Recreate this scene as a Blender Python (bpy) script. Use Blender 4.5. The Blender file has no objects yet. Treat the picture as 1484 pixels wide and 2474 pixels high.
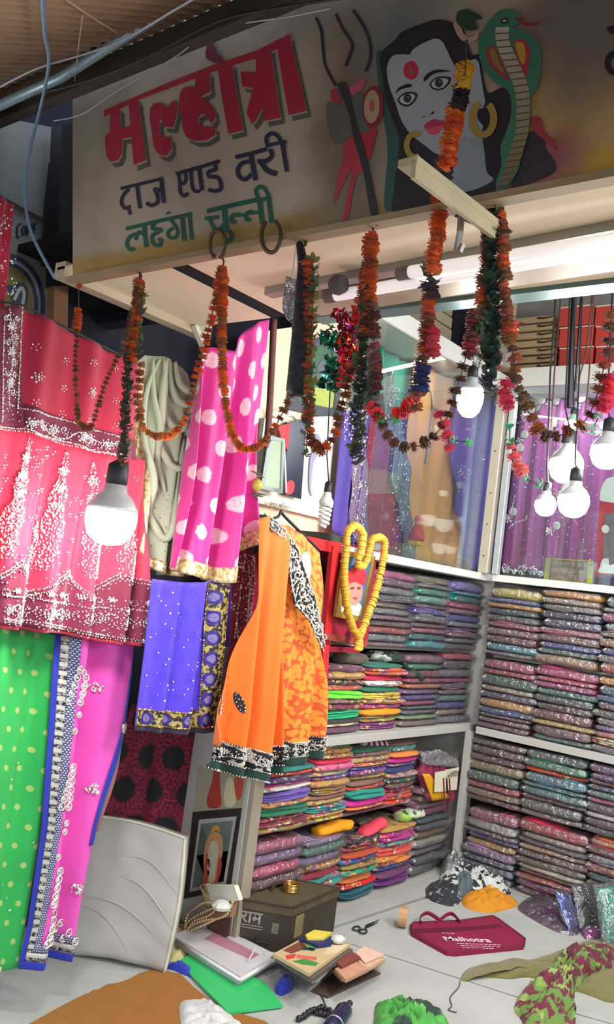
import bpy, bmesh, math, random
from mathutils import Vector, Matrix, geometry, noise
V = Vector
R = random.Random(11)
S = bpy.context.scene
COL = bpy.context.collection
PI = math.pi

# ------------------------------------------------------------------ camera, world, lights, exposure
W, H, F, CX, CY = 1484, 2474, 2100.0, 742.0, 1237.0
ROLL, PITCH, YAW = math.radians(7.3), math.radians(4.9), math.radians(38.5)
CAM = V((1.9, 0.0, 1.2))          # metres; X along the shop front, Y into the shop, Z up from the seating platform
FW = V((-math.sin(YAW)*math.cos(PITCH), math.cos(YAW)*math.cos(PITCH), math.sin(PITCH)))
R0 = V((math.cos(YAW), math.sin(YAW), 0)); U0 = R0.cross(FW)
RT = math.cos(ROLL)*R0 + math.sin(ROLL)*U0
UP = -math.sin(ROLL)*R0 + math.cos(ROLL)*U0
cd = bpy.data.cameras.new('camera'); cam = bpy.data.objects.new('camera', cd); COL.objects.link(cam)
cam.matrix_world = Matrix(((RT.x, UP.x, -FW.x, CAM.x), (RT.y, UP.y, -FW.y, CAM.y), (RT.z, UP.z, -FW.z, CAM.z), (0, 0, 0, 1)))
cd.sensor_fit = 'VERTICAL'; cd.sensor_height = 24.74; cd.lens = F/100.0; cd.clip_start = 0.02
S.camera = cam

S.view_settings.view_transform = 'Standard'; S.view_settings.look = 'None'
S.view_settings.gamma = 1.0; S.view_settings.use_curve_mapping = False
S.view_settings.exposure = 0.0
wd = bpy.data.worlds.new('world'); S.world = wd; wd.use_nodes = True
wd.node_tree.nodes['Background'].inputs[0].default_value = (0.82, 0.90, 1.0, 1)
wd.node_tree.nodes['Background'].inputs[1].default_value = 1.95
BULB = 120.0                        # emission of the lit bulbs
def area_light(name, loc, aim, size, power, col):
    l = bpy.data.lights.new(name, 'AREA'); l.shape = 'RECTANGLE'; l.size, l.size_y = size; l.energy = power; l.color = col
    o = bpy.data.objects.new(name, l); COL.objects.link(o); o.location = loc
    o.rotation_euler = (V(aim)-V(loc)).to_track_quat('-Z', 'Y').to_euler(); return o
# unseen fill lights, added to brighten the place
area_light('shop_fill', (2.35, 2.5, 2.3), (0.5, 3.1, 0.6), (0.5, 0.5), 44, (0.97, 1.0, 0.97))  # added fill over the shelves and platform
area_light('showcase_fill', (-0.04, 3.2, 2.262), (-0.16, 3.2, 1.4), (0.04, 1.0), 7, (1.0, 0.98, 0.93))  # added fill for the dresses in the side showcase
area_light('showcase_fill', (1.0, 3.82, 2.255), (1.0, 4.0, 1.4), (1.7, 0.05), 14, (1.0, 0.97, 1.0))  # added fill for the back showcase
area_light('front_fill', (2.25, 1.5, 1.5), (0.1, 2.0, 0.8), (0.4, 0.3), 13, (1.0, 0.98, 0.94))  # added fill for the cloths near the front
area_light('awning_fill', (-1.3, 0.55, 1.35), (0.1, 0.75, 2.2), (0.3, 0.3), 7, (1.0, 0.95, 0.9))   # added light that brightens the awning and its pipe

# ------------------------------------------------------------------ pixels of the photograph to points of the place
def ray(x, y): return FW + RT*((x-CX)/F) - UP*((y-CY)/F)
def onX(x, y, X=0.0): d = ray(x, y); return CAM + d*((X-CAM.x)/d.x)
def onY(x, y, Y): d = ray(x, y); return CAM + d*(Y/d.y)
def onZ(x, y, Z=0.0): d = ray(x, y); return CAM + d*((Z-CAM.z)/d.z)
def onP(x, y, p, n): d = ray(x, y); return CAM + d*((V(p)-CAM).dot(n)/d.dot(n))
SG = V((0.07, 1.25, 1.887)); SU = V((0, -0.18, 0.984)).normalized(); SN = V((1, 0, 0)).cross(SU)   # signboard plane
def onS(x, y, off=0.0): return onP(x, y, SG+SN*off, SN)

# ------------------------------------------------------------------ materials
def lin(c):
    c = c/255.0
    return c/12.92 if c <= 0.04045 else ((c+0.055)/1.055)**2.4
def rgb(c): return (lin(c[0]), lin(c[1]), lin(c[2]), 1)
class Mt:
    def __init__(s, name):
        s.m = bpy.data.materials.new(name); s.m.use_nodes = True; s.t = s.m.node_tree
        s.b = s.t.nodes['Principled BSDF']; s.out = s.t.nodes['Material Output']; s._uv = None
    def n(s, ty, **kw):
        x = s.t.nodes.new(ty)
        for k, v in kw.items(): setattr(x, k, v)
        return x
    def lk(s, a, b): s.t.links.new(a, b)
    def put(s, sock, v):
        if hasattr(v, 'links'): s.lk(v, sock)
        else: sock.default_value = v
    def math(s, op, a, b=0.0, c=None):
        x = s.n('ShaderNodeMath', operation=op); s.put(x.inputs[0], a); s.put(x.inputs[1], b)
        if c is not None: s.put(x.inputs[2], c)
        return x.outputs[0]
    def mix(s, f, a, b, bt='MIX'):
        x = s.n('ShaderNodeMix', data_type='RGBA', blend_type=bt); s.put(x.inputs[0], f); s.put(x.inputs[6], a); s.put(x.inputs[7], b)
        return x.outputs[2]
    def uv(s):
        if not s._uv:
            a = s.n('ShaderNodeUVMap'); b = s.n('ShaderNodeSeparateXYZ'); s.lk(a.outputs[0], b.inputs[0]); s._uv = (a.outputs[0], b.outputs[0], b.outputs[1])
        return s._uv
    def co(s, which='Object'):
        return s.n('ShaderNodeTexCoord').outputs[which]
    def noise(s, sc, det=3.0, vec=None, col=False):
        x = s.n('ShaderNodeTexNoise'); x.inputs['Scale'].default_value = sc; x.inputs['Detail'].default_value = det
        s.lk(vec if vec is not None else s.co(), x.inputs['Vector']); return x.outputs['Color' if col else 'Fac']
    def vor(s, sc, vec=None, out='Distance', feature='F1', rnd=1.0):
        x = s.n('ShaderNodeTexVoronoi', feature=feature); x.inputs['Scale'].default_value = sc; x.inputs['Randomness'].default_value = rnd
        s.lk(vec if vec is not None else s.co(), x.inputs['Vector']); return x.outputs[out]
    def step(s, v, a, b):      # 0 below a, 1 above b
        x = s.n('ShaderNodeMapRange', interpolation_type='SMOOTHSTEP'); s.put(x.inputs[0], v); x.inputs[1].default_value = a; x.inputs[2].default_value = b
        return x.outputs[0]
    def dots(s, cell, r, stagger=True, wob=0.25, nsc=60):
        u_, U, Vv = s.uv()
        a = s.math('DIVIDE', Vv, cell[1]); row = s.math('FLOOR', a)
        b = s.math('DIVIDE', U, cell[0])
        if stagger: b = s.math('ADD', b, s.math('MULTIPLY', s.math('MODULO', row, 2.0), 0.5))
        fu = s.math('MULTIPLY', s.math('SUBTRACT', s.math('FRACT', b), 0.5), cell[0]/r[0])
        fv = s.math('MULTIPLY', s.math('SUBTRACT', s.math('FRACT', a), 0.5), cell[1]/r[1])
        d = s.math('SQRT', s.math('ADD', s.math('MULTIPLY', fu, fu), s.math('MULTIPLY', fv, fv)))
        d = s.math('ADD', d, s.math('MULTIPLY', s.math('SUBTRACT', s.noise(nsc, 2, u_), 0.5), wob*4))
        return s.math('SUBTRACT', 1.0, s.step(d, 0.85, 1.1))
    def bump(s, h, st=0.3, dist=0.01):
        x = s.n('ShaderNodeBump'); x.inputs['Strength'].default_value = st; x.inputs['Distance'].default_value = dist
        s.lk(h, x.inputs['Height']); s.lk(x.outputs[0], s.b.inputs['Normal'])
    def fin(s, col, rough=0.7, metal=0.0, sheen=0.0, spec=0.5, coat=0.0):
        s.put(s.b.inputs['Base Color'], col); s.put(s.b.inputs['Roughness'], rough); s.put(s.b.inputs['Metallic'], metal)
        s.b.inputs['Specular IOR Level'].default_value = spec; s.b.inputs['Sheen Weight'].default_value = sheen; s.b.inputs['Coat Weight'].default_value = coat
        return s.m
_mc = {}
def mat(name, c, rough=0.7, metal=0.0, var=0.18, nsc=9.0, bump=0.0, bsc=60.0, sheen=0.0, coat=0.0, spec=0.4):
    if name in _mc: return _mc[name]
    k = Mt(name); c = rgb(c)
    n = k.noise(nsc, 4)
    lo = tuple(x*(1-var) for x in c[:3])+(1,); hi = tuple(min(1, x*(1+var)) for x in c[:3])+(1,)
    col = k.mix(n, lo, hi)
    if bump: k.bump(k.noise(bsc, 4), bump, 0.01)
    _mc[name] = k.fin(col, rough, metal, sheen, spec, coat); return _mc[name]
def emit(name, c, st):
    if name in _mc: return _mc[name]
    k = Mt(name); k.b.inputs['Emission Color'].default_value = rgb(c); k.b.inputs['Emission Strength'].default_value = st
    _mc[name] = k.fin(rgb((240, 240, 240)), 0.3); return _mc[name]
def clear(name, tint, gloss=0.16, rough=0.1, milk=0.1, bsc=0, bst=0.5, milkcol=(220, 220, 225)):
    k = Mt(name); tr = k.n('ShaderNodeBsdfTransparent'); tr.inputs[0].default_value = rgb(tint)
    gl = k.n('ShaderNodeBsdfGlossy'); gl.inputs['Roughness'].default_value = rough
    df = k.n('ShaderNodeBsdfDiffuse'); df.inputs[0].default_value = rgb(milkcol)
    m1 = k.n('ShaderNodeMixShader'); m2 = k.n('ShaderNodeMixShader'); m1.inputs[0].default_value = milk
    k.lk(tr.outputs[0], m1.inputs[1]); k.lk(df.outputs[0], m1.inputs[2])
    fr = k.n('ShaderNodeLayerWeight'); fr.inputs[0].default_value = 0.35
    k.lk(k.math('MULTIPLY', k.math('ADD', fr.outputs['Fresnel'], 0.35), gloss*2), m2.inputs[0])
    k.lk(m1.outputs[0], m2.inputs[1]); k.lk(gl.outputs[0], m2.inputs[2]); k.lk(m2.outputs[0], k.out.inputs[0])
    if bsc:
        b = k.n('ShaderNodeBump'); b.inputs['Strength'].default_value = bst; b.inputs['Distance'].default_value = 0.02
        k.lk(k.noise(bsc, 3), b.inputs['Height']); k.lk(b.outputs[0], gl.inputs['Normal'])
    return k.m

# ------------------------------------------------------------------ objects
def tag(o, label=None, cat=None, group=None, kind=None):
    if label: o['label'] = label
    if cat: o['category'] = cat
    if group: o['group'] = group
    if kind: o['kind'] = kind
    return o
def thing(name, label, cat, loc=(0, 0, 0), group=None):
    o = bpy.data.objects.new(name, None); COL.objects.link(o); o.location = loc; o.empty_display_size = 0.02
    return tag(o, label, cat, group)
def gl(o):           # world position of an unrotated thing or part
    p = V((0, 0, 0))
    while o is not None: p = p + o.location; o = o.parent
    return p
class MB:
    """collects shapes in world coordinates"""
    def __init__(s): s.v = []; s.f = []; s.uv = None
    def add(s, vs, fs):
        k = len(s.v); s.v += [V(p) for p in vs]; s.f += [tuple(i+k for i in f) for f in fs]; return s
    def box(s, c, d, ax=None, bev=0.0):
        c = V(c); a = ax or (V((1, 0, 0)), V((0, 1, 0)), V((0, 0, 1)))
        h = [x/2 for x in d]
        if bev <= 0:
            P = [c+a[0]*h[0]*i+a[1]*h[1]*j+a[2]*h[2]*k for i in (-1, 1) for j in (-1, 1) for k in (-1, 1)]
            return s.add(P, [(0, 1, 3, 2), (4, 6, 7, 5), (0, 4, 5, 1), (2, 3, 7, 6), (0, 2, 6, 4), (1, 5, 7, 3)])
        bm = bmesh.new(); bmesh.ops.create_cube(bm, size=1)
        for v in bm.verts: v.co = V((v.co.x*d[0], v.co.y*d[1], v.co.z*d[2]))
        bmesh.ops.bevel(bm, geom=bm.edges[:], offset=bev, segments=2, profile=0.5, affect='EDGES')
        bm.verts.index_update()
        s.add([c+a[0]*v.co.x+a[1]*v.co.y+a[2]*v.co.z for v in bm.verts], [tuple(v.index for v in f.verts) for f in bm.faces]); bm.free(); return s
    def tube(s, pts, r, n=6, closed=False, flat=None):
        pts = [V(p) for p in pts]; m = len(pts); k = len(s.v); prev = None
        for i, p in enumerate(pts):
            t = (pts[(i+1) % m if closed else min(i+1, m-1)] - pts[(i-1) % m if closed else max(i-1, 0)])
            t = t.normalized() if t.length > 1e-9 else V((0, 0, 1))
            if prev is None:
                prev = t.orthogonal().normalized() if flat is None else V(flat)
            a = (prev - t*prev.dot(t))
            a = a.normalized() if a.length > 1e-6 else t.orthogonal().normalized()
            prev = a; b = t.cross(a); ri = r(i/(m-1)) if callable(r) else r
            for j in range(n):
                q = 2*PI*j/n; s.v.append(p + a*math.cos(q)*ri + b*math.sin(q)*ri*(0.3 if flat is not None else 1))
        rr = m if closed else m-1
        for i in range(rr):
            for j in range(n):
                s.f.append((k+i*n+j, k+i*n+(j+1) % n, k+((i+1) % m)*n+(j+1) % n, k+((i+1) % m)*n+j))
        if not closed:
            s.f.append(tuple(k+j for j in reversed(range(n)))); s.f.append(tuple(k+(m-1)*n+j for j in range(n)))
        return s
    def lathe(s, c, prof, n=14, ax=V((0, 0, 1))):
        ax = V(ax).normalized(); a = ax.orthogonal().normalized(); b = ax.cross(a); k = len(s.v)
        for (r, z) in prof:
            for j in range(n):
                q = 2*PI*j/n; s.v.append(V(c)+ax*z+(a*math.cos(q)+b*math.sin(q))*max(r, 1e-5))
        for i in range(len(prof)-1):
            for j in range(n): s.f.append((k+i*n+j, k+i*n+(j+1) % n, k+(i+1)*n+(j+1) % n, k+(i+1)*n+j))
        return s
    def poly(s, pts, nrm=None, th=0.0):
        """flat polygon, extruded backwards by th along -nrm"""
        pts = [V(p) for p in pts]
        tris = geometry.tessellate_polygon([pts]); k = len(s.v)
        s.v += pts
        for t in tris:
            a, b, c = (pts[i] for i in t)
            if nrm is not None and (b-a).cross(c-a).dot(nrm) < 0: t = (t[0], t[2], t[1])
            s.f.append(tuple(i+k for i in t))
        if th and nrm is not None:
            m = len(pts); s.v += [p-nrm*th for p in pts]
            for i in range(m): s.f.append((k+i, k+(i+1) % m, k+m+(i+1) % m, k+m+i))
            for t in tris: s.f.append(tuple(k+m+i for i in t))
        return s
    def build(s, name, m, parent=None, smooth=False, org=None, fix=True):
        me = bpy.data.meshes.new(name)
        if parent is not None: o0 = gl(parent)
        elif org is not None: o0 = V(org)
        else:
            xs = [p.x for p in s.v]; ys = [p.y for p in s.v]; zs = [p.z for p in s.v]
            o0 = V(((min(xs)+max(xs))/2, (min(ys)+max(ys))/2, min(zs)))
        me.from_pydata([p-o0 for p in s.v], [], s.f)
        if s.uv:
            ul = me.uv_layers.new(name='UVMap')
            for l in me.loops: ul.data[l.index].uv = s.uv[l.vertex_index]
        if fix and not s.uv:
            bm = bmesh.new(); bm.from_mesh(me); bmesh.ops.recalc_face_normals(bm, faces=bm.faces); bm.to_mesh(me); bm.free()
        if smooth: me.shade_smooth()
        me.materials.append(m)
        o = bpy.data.objects.new(name, me); COL.objects.link(o)
        if parent is not None: o.parent = parent
        else: o.location = o0
        return o
def struct(mb, name, m): return tag(mb.build(name, m, fix=True), kind='structure')
def dup(o, loc=None, label=None):
    c = o.copy(); COL.objects.link(c)
    if loc is not None: c.location = loc
    if label: c['label'] = label
    for ch in list(o.children):
        d = ch.copy(); COL.objects.link(d); d.parent = c
        for g in list(ch.children): e = g.copy(); COL.objects.link(e); e.parent = d
    return c
def smooth_line(pts, k=6, closed=False):
    pts = [tuple(p) for p in pts]; n = len(pts); out = []
    rng = range(n if closed else n-1)
    for i in rng:
        p0 = pts[(i-1) % n] if closed or i > 0 else pts[0]; p1 = pts[i]; p2 = pts[(i+1) % n]
        p3 = pts[(i+2) % n] if closed or i+2 < n else pts[-1]
        for j in range(k):
            t = j/k
            out.append(tuple(0.5*((2*b)+(-a+c)*t+(2*a-5*b+4*c-d)*t*t+(-a+3*b-3*c+d)*t**3) for a, b, c, d in zip(p0, p1, p2, p3)))
    if not closed: out.append(pts[-1])
    return out
def along(pts, u):
    """point at share u of a polyline's length"""
    L = [0.0]
    for a, b in zip(pts, pts[1:]): L.append(L[-1]+math.dist(a, b))
    d = u*L[-1]
    for i in range(len(pts)-1):
        if d <= L[i+1] or i == len(pts)-2:
            t = (d-L[i])/max(L[i+1]-L[i], 1e-9); return tuple(a+(b-a)*t for a, b in zip(pts[i], pts[i+1]))
def resample(pts, step):
    L = sum(math.dist(a, b) for a, b in zip(pts, pts[1:])); n = max(1, int(L/step))
    return [along(pts, i/n) for i in range(n+1)]

# ------------------------------------------------------------------ draped cloth
class Drape:
    def __init__(s, top, bot, left=None, right=None, X=0.0, fold=None, Y=None, zl=None):
        s.zl = zl
        s.T = [tuple(p) for p in top]; s.B = [tuple(p) for p in bot]
        s.L = left or [s.T[0], s.B[0]]; s.R = right or [s.T[-1], s.B[-1]]
        s.X, s.Y, s.fold = X, Y, fold or (lambda a, z: 0.0)
        c = lambda u, v: s.base(*s.px(u, v))
        s.w = (c(0, .5)-c(1, .5)).length; s.h = (c(.5, 0)-c(.5, 1)).length
    def px(s, u, v):
        T, B, L, Rr = along(s.T, u), along(s.B, u), along(s.L, v), along(s.R, v)
        q = lambda i: (1-v)*T[i]+v*B[i]+(1-u)*L[i]+u*Rr[i]-((1-u)*(1-v)*s.T[0][i]+u*(1-v)*s.T[-1][i]+(1-u)*v*s.B[0][i]+u*v*s.B[-1][i])
        return q(0), q(1)
    def base(s, x, y): return onX(x, y, s.X) if s.Y is None else onY(x, y, s.Y)
    @property
    def nrm(s): return V((1, 0, 0)) if s.Y is None else V((0, -1, 0))
    def at(s, x, y, off=0.0):
        p = s.base(x, y)
        if s.zl: p.z = min(max(p.z, s.zl[0]), s.zl[1])
        return p + s.nrm*(s.fold(p.y if s.Y is None else p.x, p.z)+off)
    def P(s, u, v, off=0.0): return s.at(*s.px(u, v), off)
    def patch(s, name, m, parent, u0=0, u1=1, v0=0, v1=1, off=0.0, nu=50, nv=30, thick=0.003):
        mb = MB(); mb.uv = []
        for j in range(nv+1):
            for i in range(nu+1):
                u = u0+(u1-u0)*i/nu; v = v0+(v1-v0)*j/nv
                mb.v.append(s.P(u, v, off)); mb.uv.append((u*s.w, (1-v)*s.h))
        for j in range(nv):
            for i in range(nu):
                a = j*(nu+1)+i; mb.f.append((a, a+nu+1, a+nu+2, a+1))
        o = mb.build(name, m, parent, smooth=True)
        if thick:
            k = o.modifiers.new('thickness', 'SOLIDIFY'); k.thickness = thick; k.offset = -1
        return o
def folds(amp, wl, seed=0.0, zt=None, zb=None, drift=0.0):
    """vertical folds: deeper towards zb"""
    def f(a, z):
        g = 1.0 if zt is None else min(1, max(0.15, (zt-z)/(zt-zb)))
        ph = 2*PI*(a+drift*(z-1))/wl + seed
        return amp*g*(math.sin(ph)+0.45*math.sin(1.73*ph+1.1+z)+0.25*math.sin(0.6*ph+3*z))
    return f
def beads(name, pts, r, m, parent, surf, off=0.004, jit=0.5, n=5):
    mb = MB()
    for p in pts:
        x, y = p[0], p[1]; rr = r*(p[2] if len(p) > 2 else 1)*R.uniform(.75, 1.2)
        c = surf(x, y, off); nn = (surf.__self__.nrm + V((R.uniform(-jit, jit), R.uniform(-jit, jit), R.uniform(-jit, jit)))).normalized()
        a = nn.orthogonal().normalized(); b = nn.cross(a)
        ring = [c+(a*math.cos(2*PI*i/n)+b*math.sin(2*PI*i/n))*rr for i in range(n)]
        mb.add(ring+[c+nn*rr*0.55], [(i, (i+1) % n, n) for i in range(n)])
    o = mb.build(name, m, parent, fix=False); o['kind'] = 'stuff'; return o
# bead designs, in pixels
def b_line(pts, step=5, wob=1.0): return [(x+R.uniform(-wob, wob), y+R.uniform(-wob, wob)) for x, y in resample(pts, step)]
def b_flower(x, y, r, n=7): return [(x, y, 1.7)]+[(x+r*q*math.cos(6.283*i/n+q), y+r*q*math.sin(6.283*i/n+q), 1.3) for q in (.55, 1) for i in range(n)]
def b_curl(x, y, r, a0=0, turns=1.3, step=4, sgn=1):
    L = max(6, int(turns*6.28*r*0.6/step)); return [(x+r*(1-.8*i/L)*math.cos(a0+sgn*turns*6.28*i/L), y+r*(1-.8*i/L)*math.sin(a0+sgn*turns*6.28*i/L)) for i in range(L)]
def b_tri(x, y, r=4): return [(x+r*math.cos(a), y+r*math.sin(a)) for a in (1.57, 3.67, 5.76)]
def b_fill(path, width, step=5):
    """dense beads in a shape whose half width along the path is width(t)"""
    out = []
    P = resample(path, step)
    for i, (x, y) in enumerate(P):
        w = width(i/(len(P)-1)); k = int(w*2/step)
        for j in range(k+1): out.append((x-w+j*step+R.uniform(-2, 2), y+R.uniform(-2.5, 2.5), R.uniform(.7, 1.5)))
    return out

# ------------------------------------------------------------------ the setting
def sbox(name, lo, hi, m):
    lo, hi = V(lo), V(hi); return struct(MB().box((lo+hi)/2, hi-lo), name, m)
m_dark = mat('unlit_plaster', (34, 36, 50), .9)  # coloured dark to stand for the unlit recess
m_cream = mat('cream_paint', (222, 205, 176), .6, var=.08, nsc=3)
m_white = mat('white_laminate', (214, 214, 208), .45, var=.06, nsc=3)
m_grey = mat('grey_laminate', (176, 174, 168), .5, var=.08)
m_wall = mat('wall_paint', (176, 172, 165), .8, var=.08)
sbox('wall_left', (-.62, 1.18, -.6), (-.5, 4.45, 3.05), m_dark)
sbox('wall_back', (-.5, 4.3, -.6), (2.95, 4.42, 3.05), m_wall)
sbox('wall_right', (2.95, 1.3, -.6), (3.05, 4.42, 3.05), m_wall)
sbox('ceiling', (-.5, 1.8, 2.95), (2.95, 4.3, 3.05), mat('ceiling_white', (205, 203, 200), .8))
sbox('floor', (-.5, 1.22, -.1), (2.95, 4.3, -.012), mat('dark_gap', (40, 36, 34), .9))
sbox('trim_1', (-.5, 1.18, -.6), (2.95, 1.22, -.06), mat('platform_front', (120, 100, 80), .8))
sbox('ground', (-6, -8, -.7), (8, 1.2, -.6), mat('street_ground', (110, 105, 100), .9, bump=.3))

# mattress pads on the platform: three, with seams between
m_pad = Mt('white_sheet')
_n = m_pad.noise(5, 5); m_pad.bump(m_pad.noise(14, 4), .35, .02)
m_pad = m_pad.fin(m_pad.mix(_n, rgb((152, 153, 149)), rgb((180, 182, 178))), .85)
def pad(pts, label):
    P = [V((x, y, 0)) for x, y in pts]
    o = MB().poly(P, V((0, 0, 1)), .011).build('mattress_pad', m_pad)
    tag(o, label, 'mattress', 'white mattress pads on the platform')
pad([(-.49, 1.23), (2.94, 1.23), (2.94, 3.33), (1.06, 2.86), (.786, 2.775), (.27, 2.66), (.024, 2.59), (.024, 2.275), (-.49, 2.27)], 'white sheeted mattress pad at the open front of the platform')
pad([(.104, 2.617), (.27, 2.668), (.786, 2.783), (1.06, 2.868), (2.94, 3.34), (2.94, 3.725), (.170, 3.725), (.147, 3.33)], 'white sheeted mattress pad under the maroon bag')
pad([(.024, 2.60), (.088, 2.612), (.129, 3.33), (.148, 3.725), (.024, 3.725)], 'narrow white mattress strip along the printed cloth stacks')

# soffit under the sign: two cream panels with a dark gap, and beams
def quad_panel(name, pts, th, m, struct_=True):
    P = [V(p) for p in pts]; n = (P[1]-P[0]).cross(P[2]-P[0]).normalized()
    mb = MB().poly(P, n, th); return struct(mb, name, m)
ZS = 1.925
sbox('trim_2', (-.02, 1.262, ZS), (.300, 1.74, ZS+.007), m_cream)
sbox('trim_3', (.362, 1.262, ZS), (2.95, 1.78, ZS+.007), m_cream)
sbox('gap_shade_strip', (.303, 1.30, ZS+.001), (.359, 1.74, ZS+.02), mat('gap_shade_black', (8, 8, 10), .95))  # black filler standing for the shade inside the panel gap
sbox('trim_4', (-.5, 1.28, ZS+.09), (2.95, 1.8, ZS+.11), mat('gap_shade_black', (8, 8, 10), .95))  # black backing, keeps the gap between the panels dark
sbox('trim_5', (-.03, 1.262, ZS-.022), (.012, 1.80, ZS+.02), mat('soffit_beam', (188, 172, 146), .6))
sbox('trim_6', (.07, 1.262, ZS-.03), (2.95, 1.285, ZS+.02), mat('fascia_cream', (212, 196, 168), .6))
sbox('trim_7', (.44, 1.745, ZS-.012), (2.95, 1.80, ZS+.05), mat('teal_steel', (88, 118, 118), .35, .6))
sbox('trim_8', (-.5, 1.76, ZS+.06), (2.95, 1.82, 2.95), m_dark)

tag(MB().tube([V((.02, 1.72, ZS)), onX(490, 836, .02)], .011, 4).build('soffit_brace', mat('brace_white', (206, 200, 186), .6)), 'short white wooden brace under the inner corner of the soffit', 'brace')
# painted partition beyond the sign; dark plank for the shaded gap, brown strip
XP = -.25
mb = MB().poly([onX(*p, XP) for p in [(-160, 250), (138, 310), (142, 800), (-160, 640)]], V((1, 0, 0)), .02)
part_t = thing('partition_board', 'pale painted board with a blue ring beside the shop sign', 'sign', onX(0, 700, XP))
mb.build('board', mat('partition_paint', (120, 126, 124), .75, var=.25, nsc=6), part_t)
pm = lambda pts, name, m, off: MB().poly([onX(*p, XP)+V((off, 0, 0)) for p in pts], V((1, 0, 0)), .001).build(name, m, part_t)
def band(pts, w):
    """outline of a thick stroke in pixels"""
    n = len(pts); Lf, Rt = [], []
    for i, p in enumerate(pts):
        a = pts[max(i-1, 0)]; b = pts[min(i+1, n-1)]; dx, dy = b[0]-a[0], b[1]-a[1]; l = math.hypot(dx, dy) or 1
        ww = (w(i/(n-1)) if callable(w) else w)/2
        Lf.append((p[0]-dy/l*ww, p[1]+dx/l*ww)); Rt.append((p[0]+dy/l*ww, p[1]-dx/l*ww))
    return Lf+Rt[::-1]
def arc(cx, cy, rx, ry, a0, a1, n=24): return [(cx+rx*math.cos(math.radians(a0+(a1-a0)*i/n)), cy+ry*math.sin(math.radians(a0+(a1-a0)*i/n))) for i in range(n+1)]
m_navy = mat('navy_paint', (42, 62, 92), .6)
pm(arc(10, 735, 72, 100, -100, 80)+[(10, 735)], 'painted_disc', mat('olive_paint', (112, 110, 70), .7), .002)
pm(band(arc(10, 735, 94, 118, -100, 80), 9), 'painted_ring', m_navy, .003)
pm(band(arc(10, 735, 84, 106, -100, 80), 6), 'painted_ring', mat('pale_blue_paint', (140, 156, 165), .7), .003)
pm(band(arc(10, 735, 76, 98, -100, 80), 7), 'painted_ring', m_navy, .003)
pm(band(smooth_line([(18, 700), (40, 690), (38, 720), (34, 745)]), 16), 'letter', m_navy, .004)
pm(band(smooth_line([(30, 725), (48, 690), (58, 710), (52, 745)]), 16), 'letter', m_navy, .0042)
pm(band(smooth_line([(32, 725), (48, 696), (56, 712), (50, 745)]), 8), 'letter', mat('pale_paint', (170, 178, 180), .7), .005)
for s_ in ([(50, 540), (41, 548), (40, 572), (47, 572)], [(58, 545), (52, 556), (55, 568), (61, 556), (58, 545)], [(64, 570), (66, 543), (70, 560), (75, 540), (76, 565)], [(80, 566), (83, 538), (90, 546), (84, 554)]):
    pm(band(smooth_line(s_), 4), 'letter', mat('black_paint', (26, 27, 32), .7), .003)
m_woodd = mat('dark_wood', (52, 44, 42), .8)
pm(band([(118, 395), (106, 500), (98, 645)], 12), 'batten', m_woodd, .012)
pm(band([(-60, 450), (138, 556)], 11), 'batten', m_woodd, .011)
struct(MB().poly([onX(*p, -.16) for p in [(150, 300), (176, 300), (172, 690), (136, 690)]], V((1, 0, 0)), .05), 'void_shade_plank', mat('void_shade', (16, 16, 22), .8))  # dark plank standing for the shaded void beside the sign
struct(MB().poly([onX(*p, -.17) for p in [(133, 668), (166, 668), (163, 805), (128, 805)]], V((1, 0, 0)), .03), 'trim_10', mat('post_brown', (128, 96, 66), .75))

# ------------------------------------------------------------------ tin awning over the street
def roofpt(Y, X, d=0.0): return V((X, Y, 2.345-.55*(1.12-Y)-d))
mb = MB(); NX = 620
for j in range(2):
    for i in range(NX+1):
        x = -1.6+5.0*i/NX; y = (1.12, .0)[j]
        mb.v.append(roofpt(y, x) + V((0, 0, .006*math.sin(2*PI*x/.034))))
for i in range(NX): mb.f.append((i, i+1, NX+2+i, NX+1+i))
awn = thing('tin_awning', 'tan corrugated tin awning sloping over the street in front of the sign', 'awning', roofpt(1.12, 0))
o = mb.build('corrugated_sheet', mat('tan_tin', (176, 150, 122), .6, .2, var=.3, nsc=4), awn, smooth=True)
k = o.modifiers.new('thickness', 'SOLIDIFY'); k.thickness = .002
MB().box((.9, 1.13, 2.315), (5.0, .03, .05)).build('front_beam', mat('beam_grime', (72, 66, 60), .8, var=.4), awn)
MB().tube([onY(-60, 282, 1.06), onY(150, 185, 1.06), onY(330, 70, 1.06), onY(470, -15, 1.06)], .012, 8).build('edge_pipe', mat('pale_blue_pipe', (150, 178, 190), .4, .3), awn, smooth=True)
RN = V((0, .55, -1)).normalized()
def onR(x, y, d=.02): return onP(x, y, V((0, 1.12, 2.345))+RN*d, RN)
def wire(pts, r, label, m, cat='wire', grp=None, name='wire'):
    o = MB().tube(smooth_line([tuple(p) for p in pts], 6), r, 5).build(name, m, smooth=True); return tag(o, label, cat, grp)
m_wire_w = mat('pale_wire', (178, 186, 196), .5); m_wire_d = mat('dark_wire', (70, 62, 56), .7); m_wire_b = mat('blue_wire', (120, 150, 178), .5)
wire([onR(102, -10), onR(108, 80), onR(118, 150, .03), onY(100, 250, 1.06), onY(70, 370, 1.1), onY(60, 460, 1.12), onY(75, 560, 1.15), onY(132, 672, 1.2)], .004, 'pale blue electric wire sagging in front of the painted partition board', m_wire_b)
wire([onR(-10, 215, .03), onR(90, 165, .03), onR(200, 132, .03), onR(300, 95, .03), onR(420, 25, .03), onR(480, -10, .03)], .0025, 'thin pale wire running along the awning edge', m_wire_w)
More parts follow.
